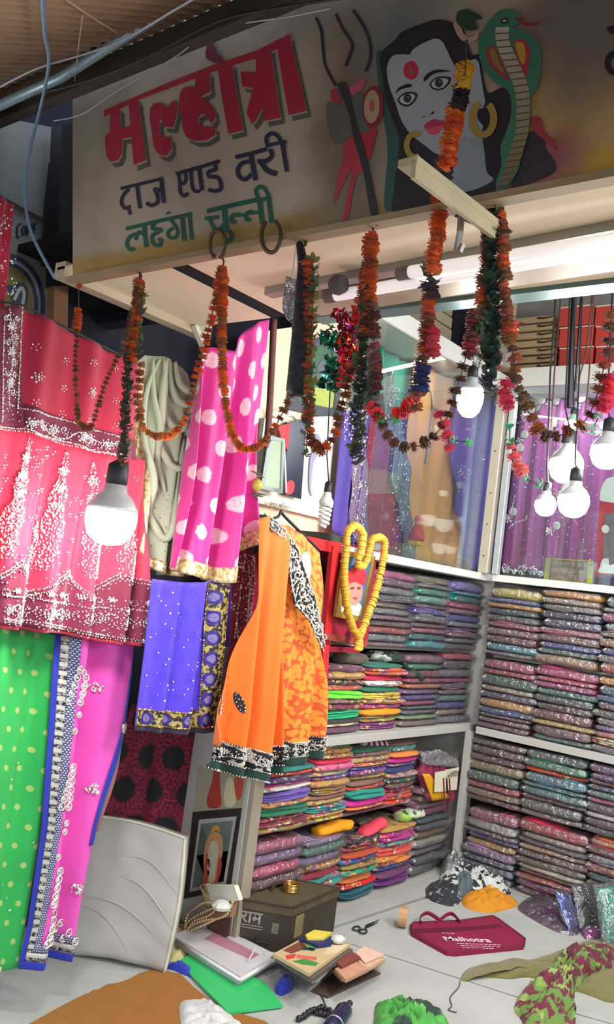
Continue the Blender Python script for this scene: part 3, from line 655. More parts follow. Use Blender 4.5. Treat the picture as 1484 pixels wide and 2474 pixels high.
stack('L', 924, 1003, 2100, .01, .25, 'p:gold p:magenta p:mint p:coral p:orange p:blue c:plum c:purple+', 'lower stack under the leaf cloth', G2)
stack('L', 1010, 1092, 2040, .01, .43, 's:mauve mauve brown mauve rose dkteal dkgrey tan cream grey dkgrey silver', 'grey stack in the corner beside the printed cloths', G1)
stack('R', 1172, 1297, 1500, 1.0, 1.315, 'yellow+ blue amber s:dkteal s:dkgrey rose mauve maroon aqua grey', 'back stack nearest the corner under the showcase', G3)
stack('R', 1301, 1450, 1500, 1.0, 1.33, 'amber+ beige s:grey s:navy s:navy s:rose brown s:blue dkgreen tan', 'back stack topped by a yellow packet', G3)
stack('R', 1453, 1580, 1500, 1.0, 1.325, 's:teal s:silver magenta mint brown tan s:violet s:grey rust', 'back stack by the edge of the top shelf', G3)
stack('R', 1150, 1284, 1690, .667, .98, 'rose+ crimson dkgreen+ beige navy amber+ s:blue maroon brown maroon', 'middle back stack nearest the corner', G3)
stack('R', 1286, 1436, 1690, .667, .985, 'pink+ crimson magenta teal dkgreen s:dkmaroon maroon yellow s:brown teal', 'middle back stack topped by a rose packet', G3)
stack('R', 1438, 1570, 1700, .667, .985, 'mustard+ s:teal s:blue brown s:dkgrey s:silver violet coral p:beige s:grey', 'middle back stack topped by a mustard packet', G3)
stack('R', 1124, 1256, 1880, .333, .615, 's:umber dkmaroon maroon s:olive dkgreen crimson s:tan maroon', 'lower back stack nearest the corner', G3)
stack('R', 1258, 1414, 1890, .333, .62, 's:dkteal green p:rust s:aqua aqua teal s:maroon s:dkgrey s:silver', 'lower back stack of teal packets', G3)
stack('R', 1416, 1560, 1900, .333, .62, 's:purple purple s:mauve navy teal hotpink s:plum white s:plum s:dkgrey', 'lower back stack holding one white packet', G3)
stack('R', 1114, 1242, 2060, .002, .305, 's:rose white+ plum s:violet amber lilac dkteal s:navy dkgrey', 'bottom back stack behind the black and white cloth', G3)
stack('R', 1244, 1412, 2080, .002, .31, 'crimson+ s:beige s:grey tan brown s:umber cream rust rust s:magenta maroon', 'bottom back stack topped by a crimson packet', G3)
stack('R', 1416, 1560, 2080, .002, .315, 'orange+ maroon s:grey rust s:teal brown s:silver tan maroon', 'bottom back stack topped by an orange packet', G3)
# ---- loose rolls and cloths lying on top of the stacks
def roll(p, d, L, r, m, label, name='rolled_cloth', sq=.55, grp=None, lump=.26):
    """soft cloth roll: centre p, direction d"""
    d = V(d).normalized(); up = V((0, 0, 1)); s_ = d.cross(up).normalized(); mb = MB(); nx, n = 14, 14; sd = R.random()*50
    for i in range(nx+1):
        q = 2*i/nx-1; e = (1-.35*abs(q)**6)
        for j in range(n):
            a = 2*PI*j/n; rr = r*e*(1+lump*noise.noise(V((q*2.5+sd, math.cos(a)*1.2, math.sin(a)*1.2)))+.07*math.sin(5*a+sd+2*q)+.10*noise.noise(V((q*6+sd, math.cos(a)*2.5, math.sin(a)*2.5))))
            mb.v.append(V(p)+d*(q*L/2)+s_*math.cos(a)*rr+up*(math.sin(a)*rr*sq+r*sq))
    for i in range(nx):
        for j in range(n): mb.f.append((i*n+j, i*n+(j+1) % n, (i+1)*n+(j+1) % n, (i+1)*n+j))
    for e in (0, nx):
        c = len(mb.v); mb.v.append(V(p)+d*((2*e/nx-1)*(L/2-.006))+up*r*sq)
        for j in range(n): mb.f.append((c, e*n+j, e*n+(j+1) % n))
    return tag(mb.build(name, m, smooth=True), label, 'cloth', grp)
def pmat(name, base, cols, sc_=40, th=(.47, .53), rough=.7):
    k = Mt(name); cr = k.n('ShaderNodeValToRGB'); cr.color_ramp.interpolation = 'CONSTANT'
    while len(cr.color_ramp.elements) < len(cols): cr.color_ramp.elements.new(.5)
    for i, c in enumerate(cols): cr.color_ramp.elements[i].position = i/len(cols); cr.color_ramp.elements[i].color = rgb(c)
    sp = k.n('ShaderNodeSeparateColor'); k.lk(k.vor(sc_*.8, None, 'Color'), sp.inputs[0]); k.lk(sp.outputs[0], cr.inputs[0])
    return k.fin(k.mix(k.step(k.noise(sc_, 2), *th), rgb(base), cr.outputs[0]), rough, sheen=.1)
m_bw = pmat('black_white_print', (26, 30, 38), [(206, 206, 200), (190, 192, 190), (30, 34, 40)], 45)
m_bwg = pmat('grey_green_print', (44, 50, 48), [(188, 192, 180), (120, 140, 110), (210, 208, 200)], 34)
def at_L(x, y, X=-.08): return onX(x, y, X)
p0 = at_L(850, 1600); roll((-.09, p0.y, .92), (.12, 1, 0), .17, .04, mat('umber_cloth', (88, 78, 66), .85, sheen=.2), 'umber brown rolled cloth on the bright stack by the red cupboard', grp='loose cloths on the side shelves')
p0 = at_L(935, 1590); roll((-.09, p0.y, .93), (.2, 1, 0), .2, .042, m_bwg, 'grey green printed cloth bundle beside the brown roll', grp='loose cloths on the side shelves')
p0 = at_L(968, 1640); roll((-.03, p0.y, .885), (.3, 1, -.5), .14, .03, mat('dark_olive_cloth', (48, 58, 48), .85, bump=.4), 'dark olive cloth end slumping beside the grey green bundle', grp='loose cloths on the side shelves')
k = Mt('maroon_white_stripe'); w_ = k.n('ShaderNodeTexWave', bands_direction='Y'); w_.inputs['Scale'].default_value = 9; k.lk(k.co(), w_.inputs['Vector'])
m_str = k.fin(k.mix(k.step(w_.outputs['Fac'], .45, .55), rgb((128, 32, 80)), rgb((216, 208, 204))), .75)
p0 = at_L(900, 1800); roll((-.07, p0.y, .585), (.1, 1, -.05), .19, .026, m_str, 'maroon and white striped cloth on the printed stack below the middle shelf', grp='loose cloths on the side shelves')
p0 = at_L(995, 1795); roll((-.08, p0.y, .60), (.1, 1, .05), .13, .024, mat('tan_cloth', (172, 144, 96), .85, bump=.4), 'crumpled tan cloth on the printed stack beside the dark cubby', grp='loose cloths on the side shelves')
p0 = at_L(785, 2035); roll((-.05, p0.y, .275), (.05, 1, .05), .21, .036, mat('mustard_cloth', (226, 150, 22), .8, bump=.3), 'mustard yellow rolled cloth on the lower stack', grp='loose cloths on the side shelves')
p0 = at_L(880, 2025); roll((-.05, p0.y, .235), (.1, 1, .3), .15, .036, mat('coral_cloth', (226, 72, 92), .75, bump=.3), 'coral red folded cloth on the lower stack beside the mustard roll', grp='loose cloths on the side shelves')
p0 = at_L(968, 2020); roll((-.05, p0.y, .25), (.2, 1, .1), .15, .042, pmat('green_leaf_print', (196, 200, 176), [(26, 110, 84), (150, 186, 70), (30, 84, 70), (206, 206, 190)], 30), 'green leaf printed cloth on the lower stack by the grey packets', grp='loose cloths on the side shelves')
# ---- tagged garments on the corner stack
tg = thing('wrapped_garment', 'plastic topped garment with white tags and a yellow edge on the corner stack', 'garment', (-.03, onX(1065, 1900).y, .45))
c0 = onX(1062, 1905, .0)
Drape([(1022, 1842), (1108, 1850)], [(1030, 1930), (1100, 1935)], X=.0, fold=folds(.008, .06)).patch('folded_body', mat('garment_maroon', (140, 48, 84), .7), tg, nu=14, nv=10, thick=.04)
Drape([(1018, 1822), (1062, 1810), (1112, 1838)], [(1030, 1850), (1112, 1856)], X=.008, fold=folds(.006, .04)).patch('plastic_top', clear('film', (230, 232, 232), .4, .1, .25, 60, 1.0), tg, nu=14, nv=8, thick=.02)
Drape([(1022, 1870), (1038, 1870)], [(1046, 1935), (1088, 1928)], X=.012).patch('yellow_edge', mat('garment_yellow', (220, 160, 24), .7), tg, nu=8, nv=8, thick=.006)
for q in ([(1052, 1866), (1078, 1862), (1078, 1912), (1050, 1914)], [(1080, 1860), (1108, 1862), (1104, 1908), (1084, 1910)], [(1076, 1860), (1110, 1854), (1106, 1876), (1080, 1880)]):
    MB().poly([onX(*p, .024) for p in q], V((1, 0, 0)), .002).build('paper_tag', mat('tag_paper', (214, 210, 186), .8), tg)
for x_ in (1072, 1086): MB().tube([onX(x_, 1880, .026), onX(x_+4, 1965, .03)], .004, 5).build('cord', mat('cord_red', (120, 50, 56), .8), tg)
p0 = onX(1070, 1960, -.05); roll((-.04, p0.y, .425), (.1, 1, -.1), .15, .024, mat('brick_red_cloth', (178, 52, 38), .75), 'brick red cloth folded under the tagged garment', grp='loose cloths on the side shelves')

# ------------------------------------------------------------------ glass showcases above the shelves
m_alu = mat('cream_aluminium', (190, 184, 166), .4, .35, var=.12)
m_alu2 = mat('bright_aluminium', (196, 204, 204), .3, .5, var=.1)
m_glass = clear('showcase_glass', (236, 244, 242), gloss=.09, rough=.02, milk=.015)
sl = thing('glass_showcase', 'glass showcase along the side wall with hanging crimson, tan and blue dresses', 'showcase', (-.16, 3.2, 1.372))
sr = thing('glass_showcase', 'glass showcase on the back wall holding a maroon sequined lehenga', 'showcase', (1.3, 3.95, 1.372))
MB().box((-.30, 3.28, 1.82), (.012, 1.12, .9)).build('back_panel', mat('showcase_back', (150, 140, 130), .7), sl)
MB().box((-.16, 3.25, 2.30), (.32, 1.2, .05)).build('top_board', m_white, sl)
MB().box((.004, 3.25, 2.30), (.012, 1.2, .075)).build('top_edge', m_white, sl)
MB().box((-.006, 3.28, 1.82), (.006, 1.05, .9)).build('glass_pane', m_glass, sl)
MB().box((1.5, 4.15, 1.82), (2.8, .012, .9)).build('back_panel', mat('showcase_back_blue', (120, 116, 170), .7), sr)
MB().box((1.5, 3.95, 2.315), (2.84, .40, .09)).build('top_board', m_white, sr)
MB().box((1.5, 3.752, 2.245), (2.8, .02, .03)).build('glass_rail', m_alu2, sr)
MB().box((1.52, 3.756, 1.80), (2.78, .006, .86)).build('glass_pane', m_glass, sr)
MB().box((.03, 3.735, 1.82), (.05, .04, .9), bev=.004).build('corner_post', m_alu, sr)
MB().box((.085, 3.745, 1.82), (.03, .03, .9), bev=.003).build('glass_edge', m_alu2, sr)
for z in (1.45, 1.6, 1.75, 1.95): MB().lathe((.03, 3.714, z), [(0, -.002), (.004, -.002), (.004, .002), (0, .002)], 8, (0, -1, 0)).build('screw', mat('screw', (120, 110, 96), .4, .7), sr)
m_silver = mat('silver_bead', (236, 234, 230), .25, .45, var=.04)
m_sil2 = mat('silver_thread', (222, 216, 208), .35, .45, var=.12, nsc=80)
m_goldb = mat('gold_bead', (226, 186, 110), .22, 1.0, var=.08)
def fabric(name, c, rough=.75, var=.2, sheen=.25, bump=.0, bsc=300): return mat(name, c, rough, 0, var, 7, bump, bsc, sheen)
def dress(name, label, cat='dress', grp=None, at_=(0, 0, 0)): return thing(name, label, cat, at_, grp)
ZL = (1.374, 2.262)
# side showcase
GS = 'dresses hung in the side showcase'
t = dress('hanging_sari', 'plain purple sari with a silver edge at the near end of the side showcase', 'sari', GS, onX(840, 1280, -.1))
d = Drape([(828, 990), (890, 1000)], [(798, 1278), (882, 1345)], X=-.10, zl=ZL, fold=folds(.008, .07)); d.patch('cloth', fabric('purple_silk', (84, 66, 156)), t, nu=30, nv=20)
d2 = Drape([(852, 985), (886, 990)], [(846, 1290), (888, 1345)], X=-.095, zl=ZL, fold=folds(.006, .05)); d2.patch('silver_edge', fabric('silver_mauve', (140, 110, 146), .5), t, nu=14, nv=20)
beads('silver_beads', [(R.uniform(850, 885), R.uniform(990, 1330), R.uniform(.6, 1.6)) for _ in range(260)]+b_fill([(845, 985), (850, 1060)], lambda q: 16, 7), .004, m_silver, t, d2.at)
t = dress('hanging_dress', 'crimson lace dress with a silver grey scalloped border in the side showcase', 'dress', GS, onX(940, 1310, -.14))
k = Mt('crimson_lace'); vv = k.step(k.vor(70), .25, .45); k.bump(vv, .6, .01); m_lace = k.fin(k.mix(vv, rgb((196, 54, 92)), rgb((146, 34, 72))), .6, sheen=.2)
d = Drape([(890, 1000), (945, 985)], [(880, 1310), (995, 1352)], left=[(890, 1000), (872, 1120), (880, 1310)], right=[(945, 985), (975, 1130), (995, 1352)], X=-.16, zl=ZL, fold=folds(.012, .09)); d.patch('cloth', m_lace, t, nu=30, nv=24)
k = Mt('silver_lace'); vv = k.step(k.vor(60), .18, .34); k.bump(vv, .7, .01); m_slace = k.fin(k.mix(vv, rgb((186, 190, 190)), rgb((120, 122, 124))), .4, .5)
d2 = Drape([(932, 895), (952, 895)], [(975, 1345), (1003, 1352)], left=[(932, 895), (928, 1000), (955, 1080), (945, 1160), (968, 1240), (975, 1345)], right=[(952, 895), (968, 1010), (990, 1120), (992, 1220), (1003, 1352)], X=-.14, zl=ZL, fold=folds(.006, .06)); d2.patch('scalloped_border', m_slace, t, nu=16, nv=40)
beads('silver_beads', [(940+.15*(y-900)*.35+R.uniform(-10, 34), y, R.uniform(.5, 1.4)) for y in (R.uniform(910, 1335) for _ in range(200))], .004, m_silver, t, d2.at)
t = dress('hanging_cloth', 'teal green cloth hung behind the silver scalloped border', 'cloth', GS, onX(960, 1010, -.22))
Drape([(912, 808), (1005, 848)], [(925, 1010), (992, 1030)], X=-.22, zl=ZL, fold=folds(.01, .12)).patch('cloth', fabric('teal_cloth', (18, 138, 116)), t, nu=24, nv=14)
t = dress('hanging_dress', 'tan orange sequined dress flaring wide in the side showcase', 'dress', GS, onX(1060, 1370, -.15))
d = Drape([(1000, 862), (1100, 905)], [(1000, 1350), (1132, 1378)], left=[(1000, 862), (980, 1050), (985, 1200), (1000, 1350)], right=[(1100, 905), (1092, 1110), (1108, 1240), (1132, 1378)], X=-.17, zl=ZL, fold=folds(.014, .14)); d.patch('cloth', fabric('tan_silk', (214, 146, 66)), t, nu=40, nv=26)
Drape([(1036, 895), (1098, 918)], [(1044, 985), (1096, 1000)], X=-.150, zl=ZL, fold=folds(.006, .14)).patch('peach_yoke', fabric('peach_silk', (226, 158, 118)), t, nu=16, nv=10)
for q in ([(1052, 940), (1030, 1030), (1015, 1120)], [(1052, 940), (1066, 1000), (1072, 1040)]): MB().tube([d.at(*p, .012) for p in smooth_line(q)], .006, 6).build('neck_border', m_slace, t)
beads('sequins', [(R.uniform(1000, 1110), R.uniform(1150, 1370), R.uniform(.5, 1.1)) for _ in range(70)]+b_flower(1108, 1345, 12), .0032, m_silver, t, d.at)
t = dress('hanging_sari', 'deep blue sequined sari at the corner end of the side showcase', 'sari', GS, onX(1150, 1380, -.14))
d = Drape([(1100, 900), (1216, 925)], [(1130, 1380), (1186, 1390)], left=[(1100, 900), (1094, 1110), (1110, 1250), (1130, 1380)], right=[(1216, 925), (1204, 1150), (1186, 1390)], X=-.13, zl=ZL, fold=folds(.012, .11)); d.patch('cloth', fabric('blue_silk', (66, 62, 158)), t, nu=30, nv=26)
beads('sequins', [(R.uniform(1105, 1190), R.uniform(1000, 1370), R.uniform(.4, 1.2)) for _ in range(110)]+b_flower(1112, 1140, 16, 10), .003, m_silver, t, d.at)
t = thing('deity_figurine', 'small orange and red seated figurine on the side showcase shelf', 'figurine', onX(1005, 1318, -.05))
p = onX(1005, 1318, -.05)
MB().box(p+V((0, 0, .01)), (.05, .06, .02), bev=.004).build('base', mat('fig_gold', (214, 170, 50), .5), t)
MB().lathe(p+V((0, 0, .02)), [(0, 0), (.034, .002), (.036, .02), (.026, .05), (.016, .066), (0, .068)], 12).build('body', mat('fig_red', (200, 70, 60), .6, var=.4, nsc=60), t, smooth=True)
MB().lathe(p+V((0, 0, .084)), [(0, 0), (.014, .004), (.019, .018), (.014, .032), (0, .036)], 12).build('head', mat('fig_skin', (226, 160, 120), .6), t, smooth=True)
MB().lathe(p+V((0, 0, .108)), [(.022, 0), (.019, .012), (.01, .022), (0, .024)], 12).build('headdress', mat('fig_pink', (214, 100, 110), .6), t, smooth=True)
# back showcase: maroon lehenga with silver roundels
t = dress('hanging_lehenga', 'maroon sequined lehenga with silver roundels filling the back showcase', 'lehenga', None, onY(1340, 1370, 4.02))
fy = folds(.014, .10)
d = Drape([(1262, 958), (1500, 950)], [(1210, 1375), (1462, 1395)], left=[(1262, 958), (1238, 1150), (1210, 1375)], right=[(1500, 950), (1490, 1150), (1462, 1395)], Y=4.0, zl=ZL, fold=fy)
k = Mt('maroon_sheer'); m_leh = k.fin(k.mix(k.noise(4, 3), rgb((158, 48, 104)), rgb((142, 84, 156))), .5, sheen=.3)
d.patch('cloth', m_leh, t, nu=70, nv=30)
ring = [(1290, 965), (1312, 968), (1345, 963), (1410, 965), (1284, 990), (1272, 1052), (1262, 1085), (1256, 1112), (1338, 1022), (1462, 1030), (1244, 1238), (1345, 1271), (1330, 1190), (1366, 1180)]
for x, y in ring:
    c = d.at(x, y, .01); MB().lathe(c, [(0, .004), (.012, .004), (.021, .002), (.022, 0)], 12, (0, -1, 0)).build('silver_roundel', m_sil2, t)
pts = []
for x, y in ring: pts += b_flower(x-14, y+14, 9, 6)
pts += [(R.uniform(1240, 1480), R.uniform(965, 1360), R.uniform(.4, 1.0)) for _ in range(320)] + b_line([(1232, 1275), (1275, 1248)], 4)+b_line([(1225, 1262), (1248, 1200)], 4)
beads('silver_beads', pts, .0042, m_silver, t, d.at)
t = dress('hanging_cloth', 'violet cloth hung at the open end of the back showcase', 'cloth', None, onY(1470, 1300, 4.06))
Drape([(1440, 955), (1700, 950)], [(1420, 1395), (1680, 1400)], Y=4.06, zl=ZL, fold=folds(.01, .16)).patch('cloth', fabric('violet_cloth', (96, 88, 170)), t, nu=30, nv=10)
# jewellery row
for i, (x, y, r) in enumerate([(1226, 1352, .024), (1246, 1355, .012), (1266, 1350, .024), (1292, 1352, .022), (1310, 1356, .014)]):
    p = onY(x, y, 3.80); p.z = 1.371
    t = thing('jewellery_set', 'sparkling silver jewellery piece, %s along the showcase shelf from the corner post' % ORD[i].replace('topmost', 'first'), 'jewellery', p, 'silver jewellery on the back showcase shelf')
    MB().box(p+V((0, .01, .004)), (r*2.2, .03, .008), bev=.002).build('stand', mat('jewel_stand', (70, 56, 60), .5), t)
    mb = MB()
    for q in range(46):
        a = R.uniform(0, 2*PI); rr = r*math.sqrt(R.random()); mb.lathe(p+V((rr*math.cos(a), R.uniform(-.008, .004), .012+r+rr*math.sin(a))), [(0, .003), (.003, .001), (0, -.001)], 5, (R.uniform(-.4, .4), -1, R.uniform(-.4, .4)))
    o = mb.build('stones', m_silver, t); o['kind'] = 'stuff'
# plate with raised writing
t = thing('name_plate', 'brown plate with yellow ends and carved Hindi writing in the back showcase', 'sign', onY(1375, 1382, 3.80))
q = [onY(*p, 3.80) for p in [(1316, 1376), (1432, 1385), (1436, 1330), (1322, 1324)]]; dz = 1.372-min(p.z for p in q); q = [p+V((0, 0, dz)) for p in q]; nY = V((0, -1, 0))
MB().poly(q, nY, .012).build('yellow_board', mat('plate_yellow', (186, 178, 66), .5), t)
li = lambda u, v, off=0: (q[0]*(1-u)+q[1]*u)*(1-v)+(q[3]*(1-u)+q[2]*u)*v+V((0, -off, 0))
MB().poly([li(.11, .03, .003), li(.9, .03, .003), li(.9, .95, .003), li(.11, .95, .003)], nY, .003).build('brown_panel', mat('plate_brown', (130, 102, 92), .6), t)
def text_mesh(body, name, m, parent, org, ex, ey, size, align='CENTER', fat=0.0, th=.0004):
    c = bpy.data.curves.new('lettering', 'FONT'); c.body = body; c.size = 1; c.align_x = align; c.offset = fat; c.resolution_u = 2
    o = bpy.data.objects.new('lettering', c); COL.objects.link(o); dg = bpy.context.evaluated_depsgraph_get()
    me = bpy.data.meshes.new_from_object(o.evaluated_get(dg)); bpy.data.objects.remove(o); bpy.data.curves.remove(c)
    o0 = gl(parent); ex, ey = V(ex).normalized()*size, V(ey).normalized()*size
    for v in me.vertices: v.co = V(org)+ex*v.co.x+ey*v.co.y-o0
    me.materials.clear(); me.materials.append(m); me.name = name
    o = bpy.data.objects.new(name, me); COL.objects.link(o); o.parent = parent; return o
ex, ez = (q[1]-q[0]).normalized(), (q[3]-q[0]).normalized()
m_pl = mat('plate_relief', (176, 156, 146), .5)
for v, s_, tx in ((.68, .028, 'आपने धर्म के कामना'), (.40, .026, 'सामान यहां देख कर लें'), (.12, .024, 'दाम एक है')):
    text_mesh(tx, 'lettering', m_pl, t, li(.5, v, .004), ex, ez, s_, fat=.01)
# framed red picture at the open end of the showcase
t = thing('red_picture', 'red framed picture of a white figure at the end of the back showcase', 'picture', onY(1480, 1390, 3.79))
fr = lambda pts, Y: [onY(*p, Y) for p in pts]
MB().poly(fr([(1441, 1388), (1449, 1215), (1460, 1160), (1560, 1160), (1550, 1392)], 3.79), nY, .012).build('frame', mat('frame_red', (204, 48, 66), .45), t)
MB().poly(fr(smooth_line([(1450, 1200), (1458, 1168), (1480, 1152), (1560, 1150), (1560, 1215), (1462, 1212)], 4, True), 3.784), nY, .004).build('white_arch', mat('arch_white', (232, 226, 224), .5), t)
MB().poly(fr([(1456, 1360), (1462, 1240), (1550, 1240), (1545, 1365)], 3.783), nY, .003).build('picture_ground', mat('pic_grey', (120, 106, 112), .6, var=.5, nsc=30), t)
MB().poly(fr(smooth_line([(1450, 1372), (1456, 1352), (1470, 1350), (1474, 1366), (1500, 1356), (1540, 1372), (1538, 1386), (1452, 1384)], 4, True), 3.780), nY, .003).build('white_scroll', mat('arch_white', (232, 226, 224), .5), t)
MB().poly(fr(smooth_line(arc(1463, 1278, 9, 10, 0, 360, 14)[:-1], 2, True), 3.780), nY, .003).build('pearl', mat('arch_white', (232, 226, 224), .5), t)

# ------------------------------------------------------------------ the loft above the showcases
m_carton = mat('tan_carton', (182, 156, 118), .75, var=.15)
for i in range(7):
    y0 = 757+i*19.5; a = onY(1206, y0, 3.98); b = onY(1338, y0+3, 3.98); c = onY(1338, y0+20, 3.98)
    w, h = b.x-a.x, (b.z-c.z)*.86; p = V(((a.x+b.x)/2, 4.08, b.z-h))
    t = thing('flat_carton', 'flat tan carton with a dark loop handle, %s in the loft stack' % (ORD[i] if i < 6 else 'lowest'), 'box', p, 'flat tan cartons stacked in the loft')
    MB().box(p+V((0, 0, h/2)), (w, .2, h), bev=.003).build('body', m_carton, t)
    hp = p+V((w*.36, -.1, h*.5)); MB().tube([hp+V((x*.04, -.018+.018*x*x, -.004+.012*x*x)) for x in (-1, -.7, -.35, 0, .35, .7, 1)], .004, 6).build('loop_handle', mat('handle_dark', (52, 46, 44), .5), t, smooth=True)
pz = onY(1270, 897, 3.98).z
struct(MB().box((1.5, 4.07, (2.36+pz)/2), (2.84, .22, max(.01, pz-2.36))), 'trim_11', m_white)
m_red = mat('red_pattern_box', (196, 66, 60), .6, var=.3, nsc=60)
for i in range(3):
    for j in range(2):
        a = onY(1352+j*88, 742+i*49+j*-4, 3.96); b = onY(1436+j*88, 742+i*49-4, 3.96); c = onY(1352+j*88, 789+i*49, 3.96); h = (a.z-c.z)*.97; p = V(((a.x+b.x)/2, 4.06, c.z))
        t = thing('red_box', '%s red patterned box on the loft, %s' % (('upper', 'middle', 'lower')[i], ('beside the tan cartons', 'under the white lamp')[j]), 'box', p, 'red patterned boxes on the loft')
        MB().box(p+V((0, 0, h/2)), ((b.x-a.x)*.97, .2, h), bev=.003).build('body', m_red, t)
        MB().box(p+V((0, -.101, h*.97)), ((b.x-a.x)*.98, .004, h*.06)).build('white_edge', m_white, t)
p = onY(1400, 900, 3.96)
struct(MB().box((onY(1415, 900, 4.0).x, 4.06, (2.36+onY(1400, 888, 3.96).z)/2), (.42, .2, max(.02, onY(1400, 888, 3.96).z-2.36))), 'trim_12', m_grey)
for i in range(5):
    a, b = onX(985, 735+i*19, -.16), onX(1082, 792+i*17, -.16); p = V((-.26, (a.y+b.y)/2, a.z-.06-.0*i))
    h = .05
    p.z = 2.33+(4-i)*.056
    t = thing('flat_carton', 'flat tan carton lying on the side showcase top, %s' % (ORD[i] if i < 4 else 'lowest'), 'box', p, 'flat cartons on top of the side showcase')
    MB().box(p+V((0, 0, h/2)), (.2, .42, h), bev=.003).build('body', mat('brown_carton', (150, 138, 116), .8), t)
struct(MB().box((.02, 3.72, 2.64), (.05, .05, .56)), 'trim_13', m_alu)
struct(MB().box((1.5, 3.86, 2.93), (2.9, .8, .02)), 'trim_14', m_white)

# ------------------------------------------------------------------ cloths hung along the side wall
m_seq = m_silver
RD, MR = (206, 44, 78), (112, 26, 54)
m_scar = fabric('scarlet_net', (178, 30, 62)); m_mar = fabric('maroon_border', MR, .7)
# red dotted edge of another cloth, nearest the street
t = thing('red_veil', 'plain red veil with small white dots at the street end of the wall', 'cloth', onX(0, 740, .06))
d = Drape([(-70, 455), (38, 492)], [(-60, 745), (10, 742)], left=[(-70, 455), (-60, 745)], right=[(38, 492), (22, 660), (10, 742)], X=.06, fold=folds(.008, .06)); d.patch('cloth', m_scar, t, nu=24, nv=12)
beads('white_dots', [(R.uniform(-30, 34), R.uniform(495, 725), R.uniform(.6, 1.2)) for _ in range(70)], .003, m_seq, t, d.at)
# crimson dupatta
t = thing('crimson_dupatta', 'crimson net dupatta with maroon beaded borders hung over the red lehenga', 'dupatta', onX(160, 1070, .08))
fo = folds(.009, .13)
d = Drape([(-60, 728), (0, 742), (45, 738), (180, 805), (330, 882)], [(-60, 1022), (0, 1030), (60, 1036), (170, 1070), (290, 1100), (336, 1112)], X=.075, fold=fo)
d.patch('cloth', m_scar, t, nu=60, nv=24)
d.patch('side_border', m_mar, t, .10, .285, 0, 1, .002, 16, 24, .001); d.patch('lower_border', m_mar, t, .285, 1, .80, 1, .002, 50, 8, .001)
pts = b_line([(55, 742), (54, 860), (47, 985)], 4)+b_line([(8, 765), (4, 880), (5, 1020)], 4)+b_line([(47, 985), (160, 1015), (288, 1057)], 4)+b_line([(0, 1030), (60, 1037), (100, 1052), (170, 1070), (230, 1090), (300, 1100)], 3.5)+b_line([(0, 1036), (60, 1043), (170, 1077), (300, 1106)], 5)
for y in (790, 850, 925): pts += b_flower(27, y, 11, 8)+b_curl(36, y+22, 9, 0)+b_curl(16, y-22, 8, 3)+b_curl(38, y-20, 7, 1, sgn=-1)
pts += b_line(smooth_line([(20, 745), (24, 800), (32, 860), (22, 930), (28, 985)]), 5)+[(R.uniform(8, 52), R.uniform(760, 1020), R.uniform(.5, 1)) for _ in range(110)]
for i, x in enumerate((70, 132, 195, 255)):
    y = 1012+ (x-60)*.275; pts += b_flower(x, y+8, 12, 8)+b_curl(x+26, y+6, 10, 0)+b_curl(x+34, y+18, 8, 3, sgn=-1)
pts += b_line(smooth_line([(60, 1020), (95, 1020), (125, 1050), (160, 1060), (185, 1045), (215, 1055), (250, 1070), (290, 1070)]), 3.5)+[(x, 1004+(x-50)*.28+R.uniform(0, 34), R.uniform(.5, 1)) for x in (R.uniform(50, 290) for _ in range(110))]
for x, y, r in ((85, 912, 12), (218, 950, 12), (83, 838, 8), (163, 872, 8), (218, 877, 7), (157, 938, 7), (78, 973, 8), (153, 1000, 8), (276, 890, 6), (277, 968, 7), (211, 1017, 7), (277, 1030, 8)): pts += b_flower(x, y, r, 6) if r > 9 else [(x, y)]+[(x+r*math.cos(a), y+r*math.sin(a)) for a in (0.3, 1.5, 2.8, 4.1, 5.3)]
beads('beadwork', pts, .0024, m_seq, t, d.at)
MB().tube([onX(-60, 722, .07), onX(45, 733, .07), onX(330, 878, .07)], .003, 5).build('hanging_cord', m_wire_d, t)
# red lehenga
t = thing('red_lehenga', 'red lehenga skirt with silver beaded panels and a maroon zigzag border', 'lehenga', onX(170, 1550, .03))
fo = folds(.024, .11, .4, 1.6, 1.1)
d = Drape([(-60, 1015), (0, 1030), (60, 1036), (170, 1068), (290, 1098), (352, 1112)], [(-60, 1508), (0, 1517), (150, 1532), (250, 1552), (362, 1562)], X=.045, fold=fo)
d.patch('cloth', fabric('red_silk', (204, 44, 76), .65), t, nu=120, nv=40)
hem_ = [(-60, 1508), (0, 1517), (150, 1532), (250, 1552), (362, 1562)]
zz = [(-60, 1378), (0, 1388), (42, 1352), (84, 1432), (172, 1378), (206, 1446), (282, 1388), (362, 1405)]
d2 = Drape(zz, [(-60, 1500), (0, 1509), (150, 1524), (250, 1544), (362, 1554)], X=.048, fold=fo); d2.patch('zigzag_border', m_mar, t, nu=120, nv=16, thick=.001)
pts = []
for (x0, y0, x1, y1, w) in ((70, 1062, 5, 1345, 24), (158, 1095, 98, 1375, 27), (228, 1120, 212, 1395, 20), (300, 1240, 300, 1400, 20)):
    pts += b_fill([(x0, y0), ((x0+x1)/2+4, (y0+y1)/2), (x1, y1)], lambda q, w=w: 2+w*min(1, q*1.3)*(1 if q < .9 else .6)*(.8+.2*math.sin(q*22)), 4.6)
    for q in (.15, .3, .45): pts += b_flower(x0+(x1-x0)*q, y0+(y1-y0)*q, 9, 7)
occ = [(x, y) for x, y, *_ in pts]
for _ in range(150):
    x, y = R.uniform(0, 330), R.uniform(1050, 1400)
    if y < 1045+.25*x or any(abs(x-a)+abs(y-b) < 16 for a, b in occ[::3]): continue
    pts += b_tri(x, y, 4.5); occ += [(x, y)]*3
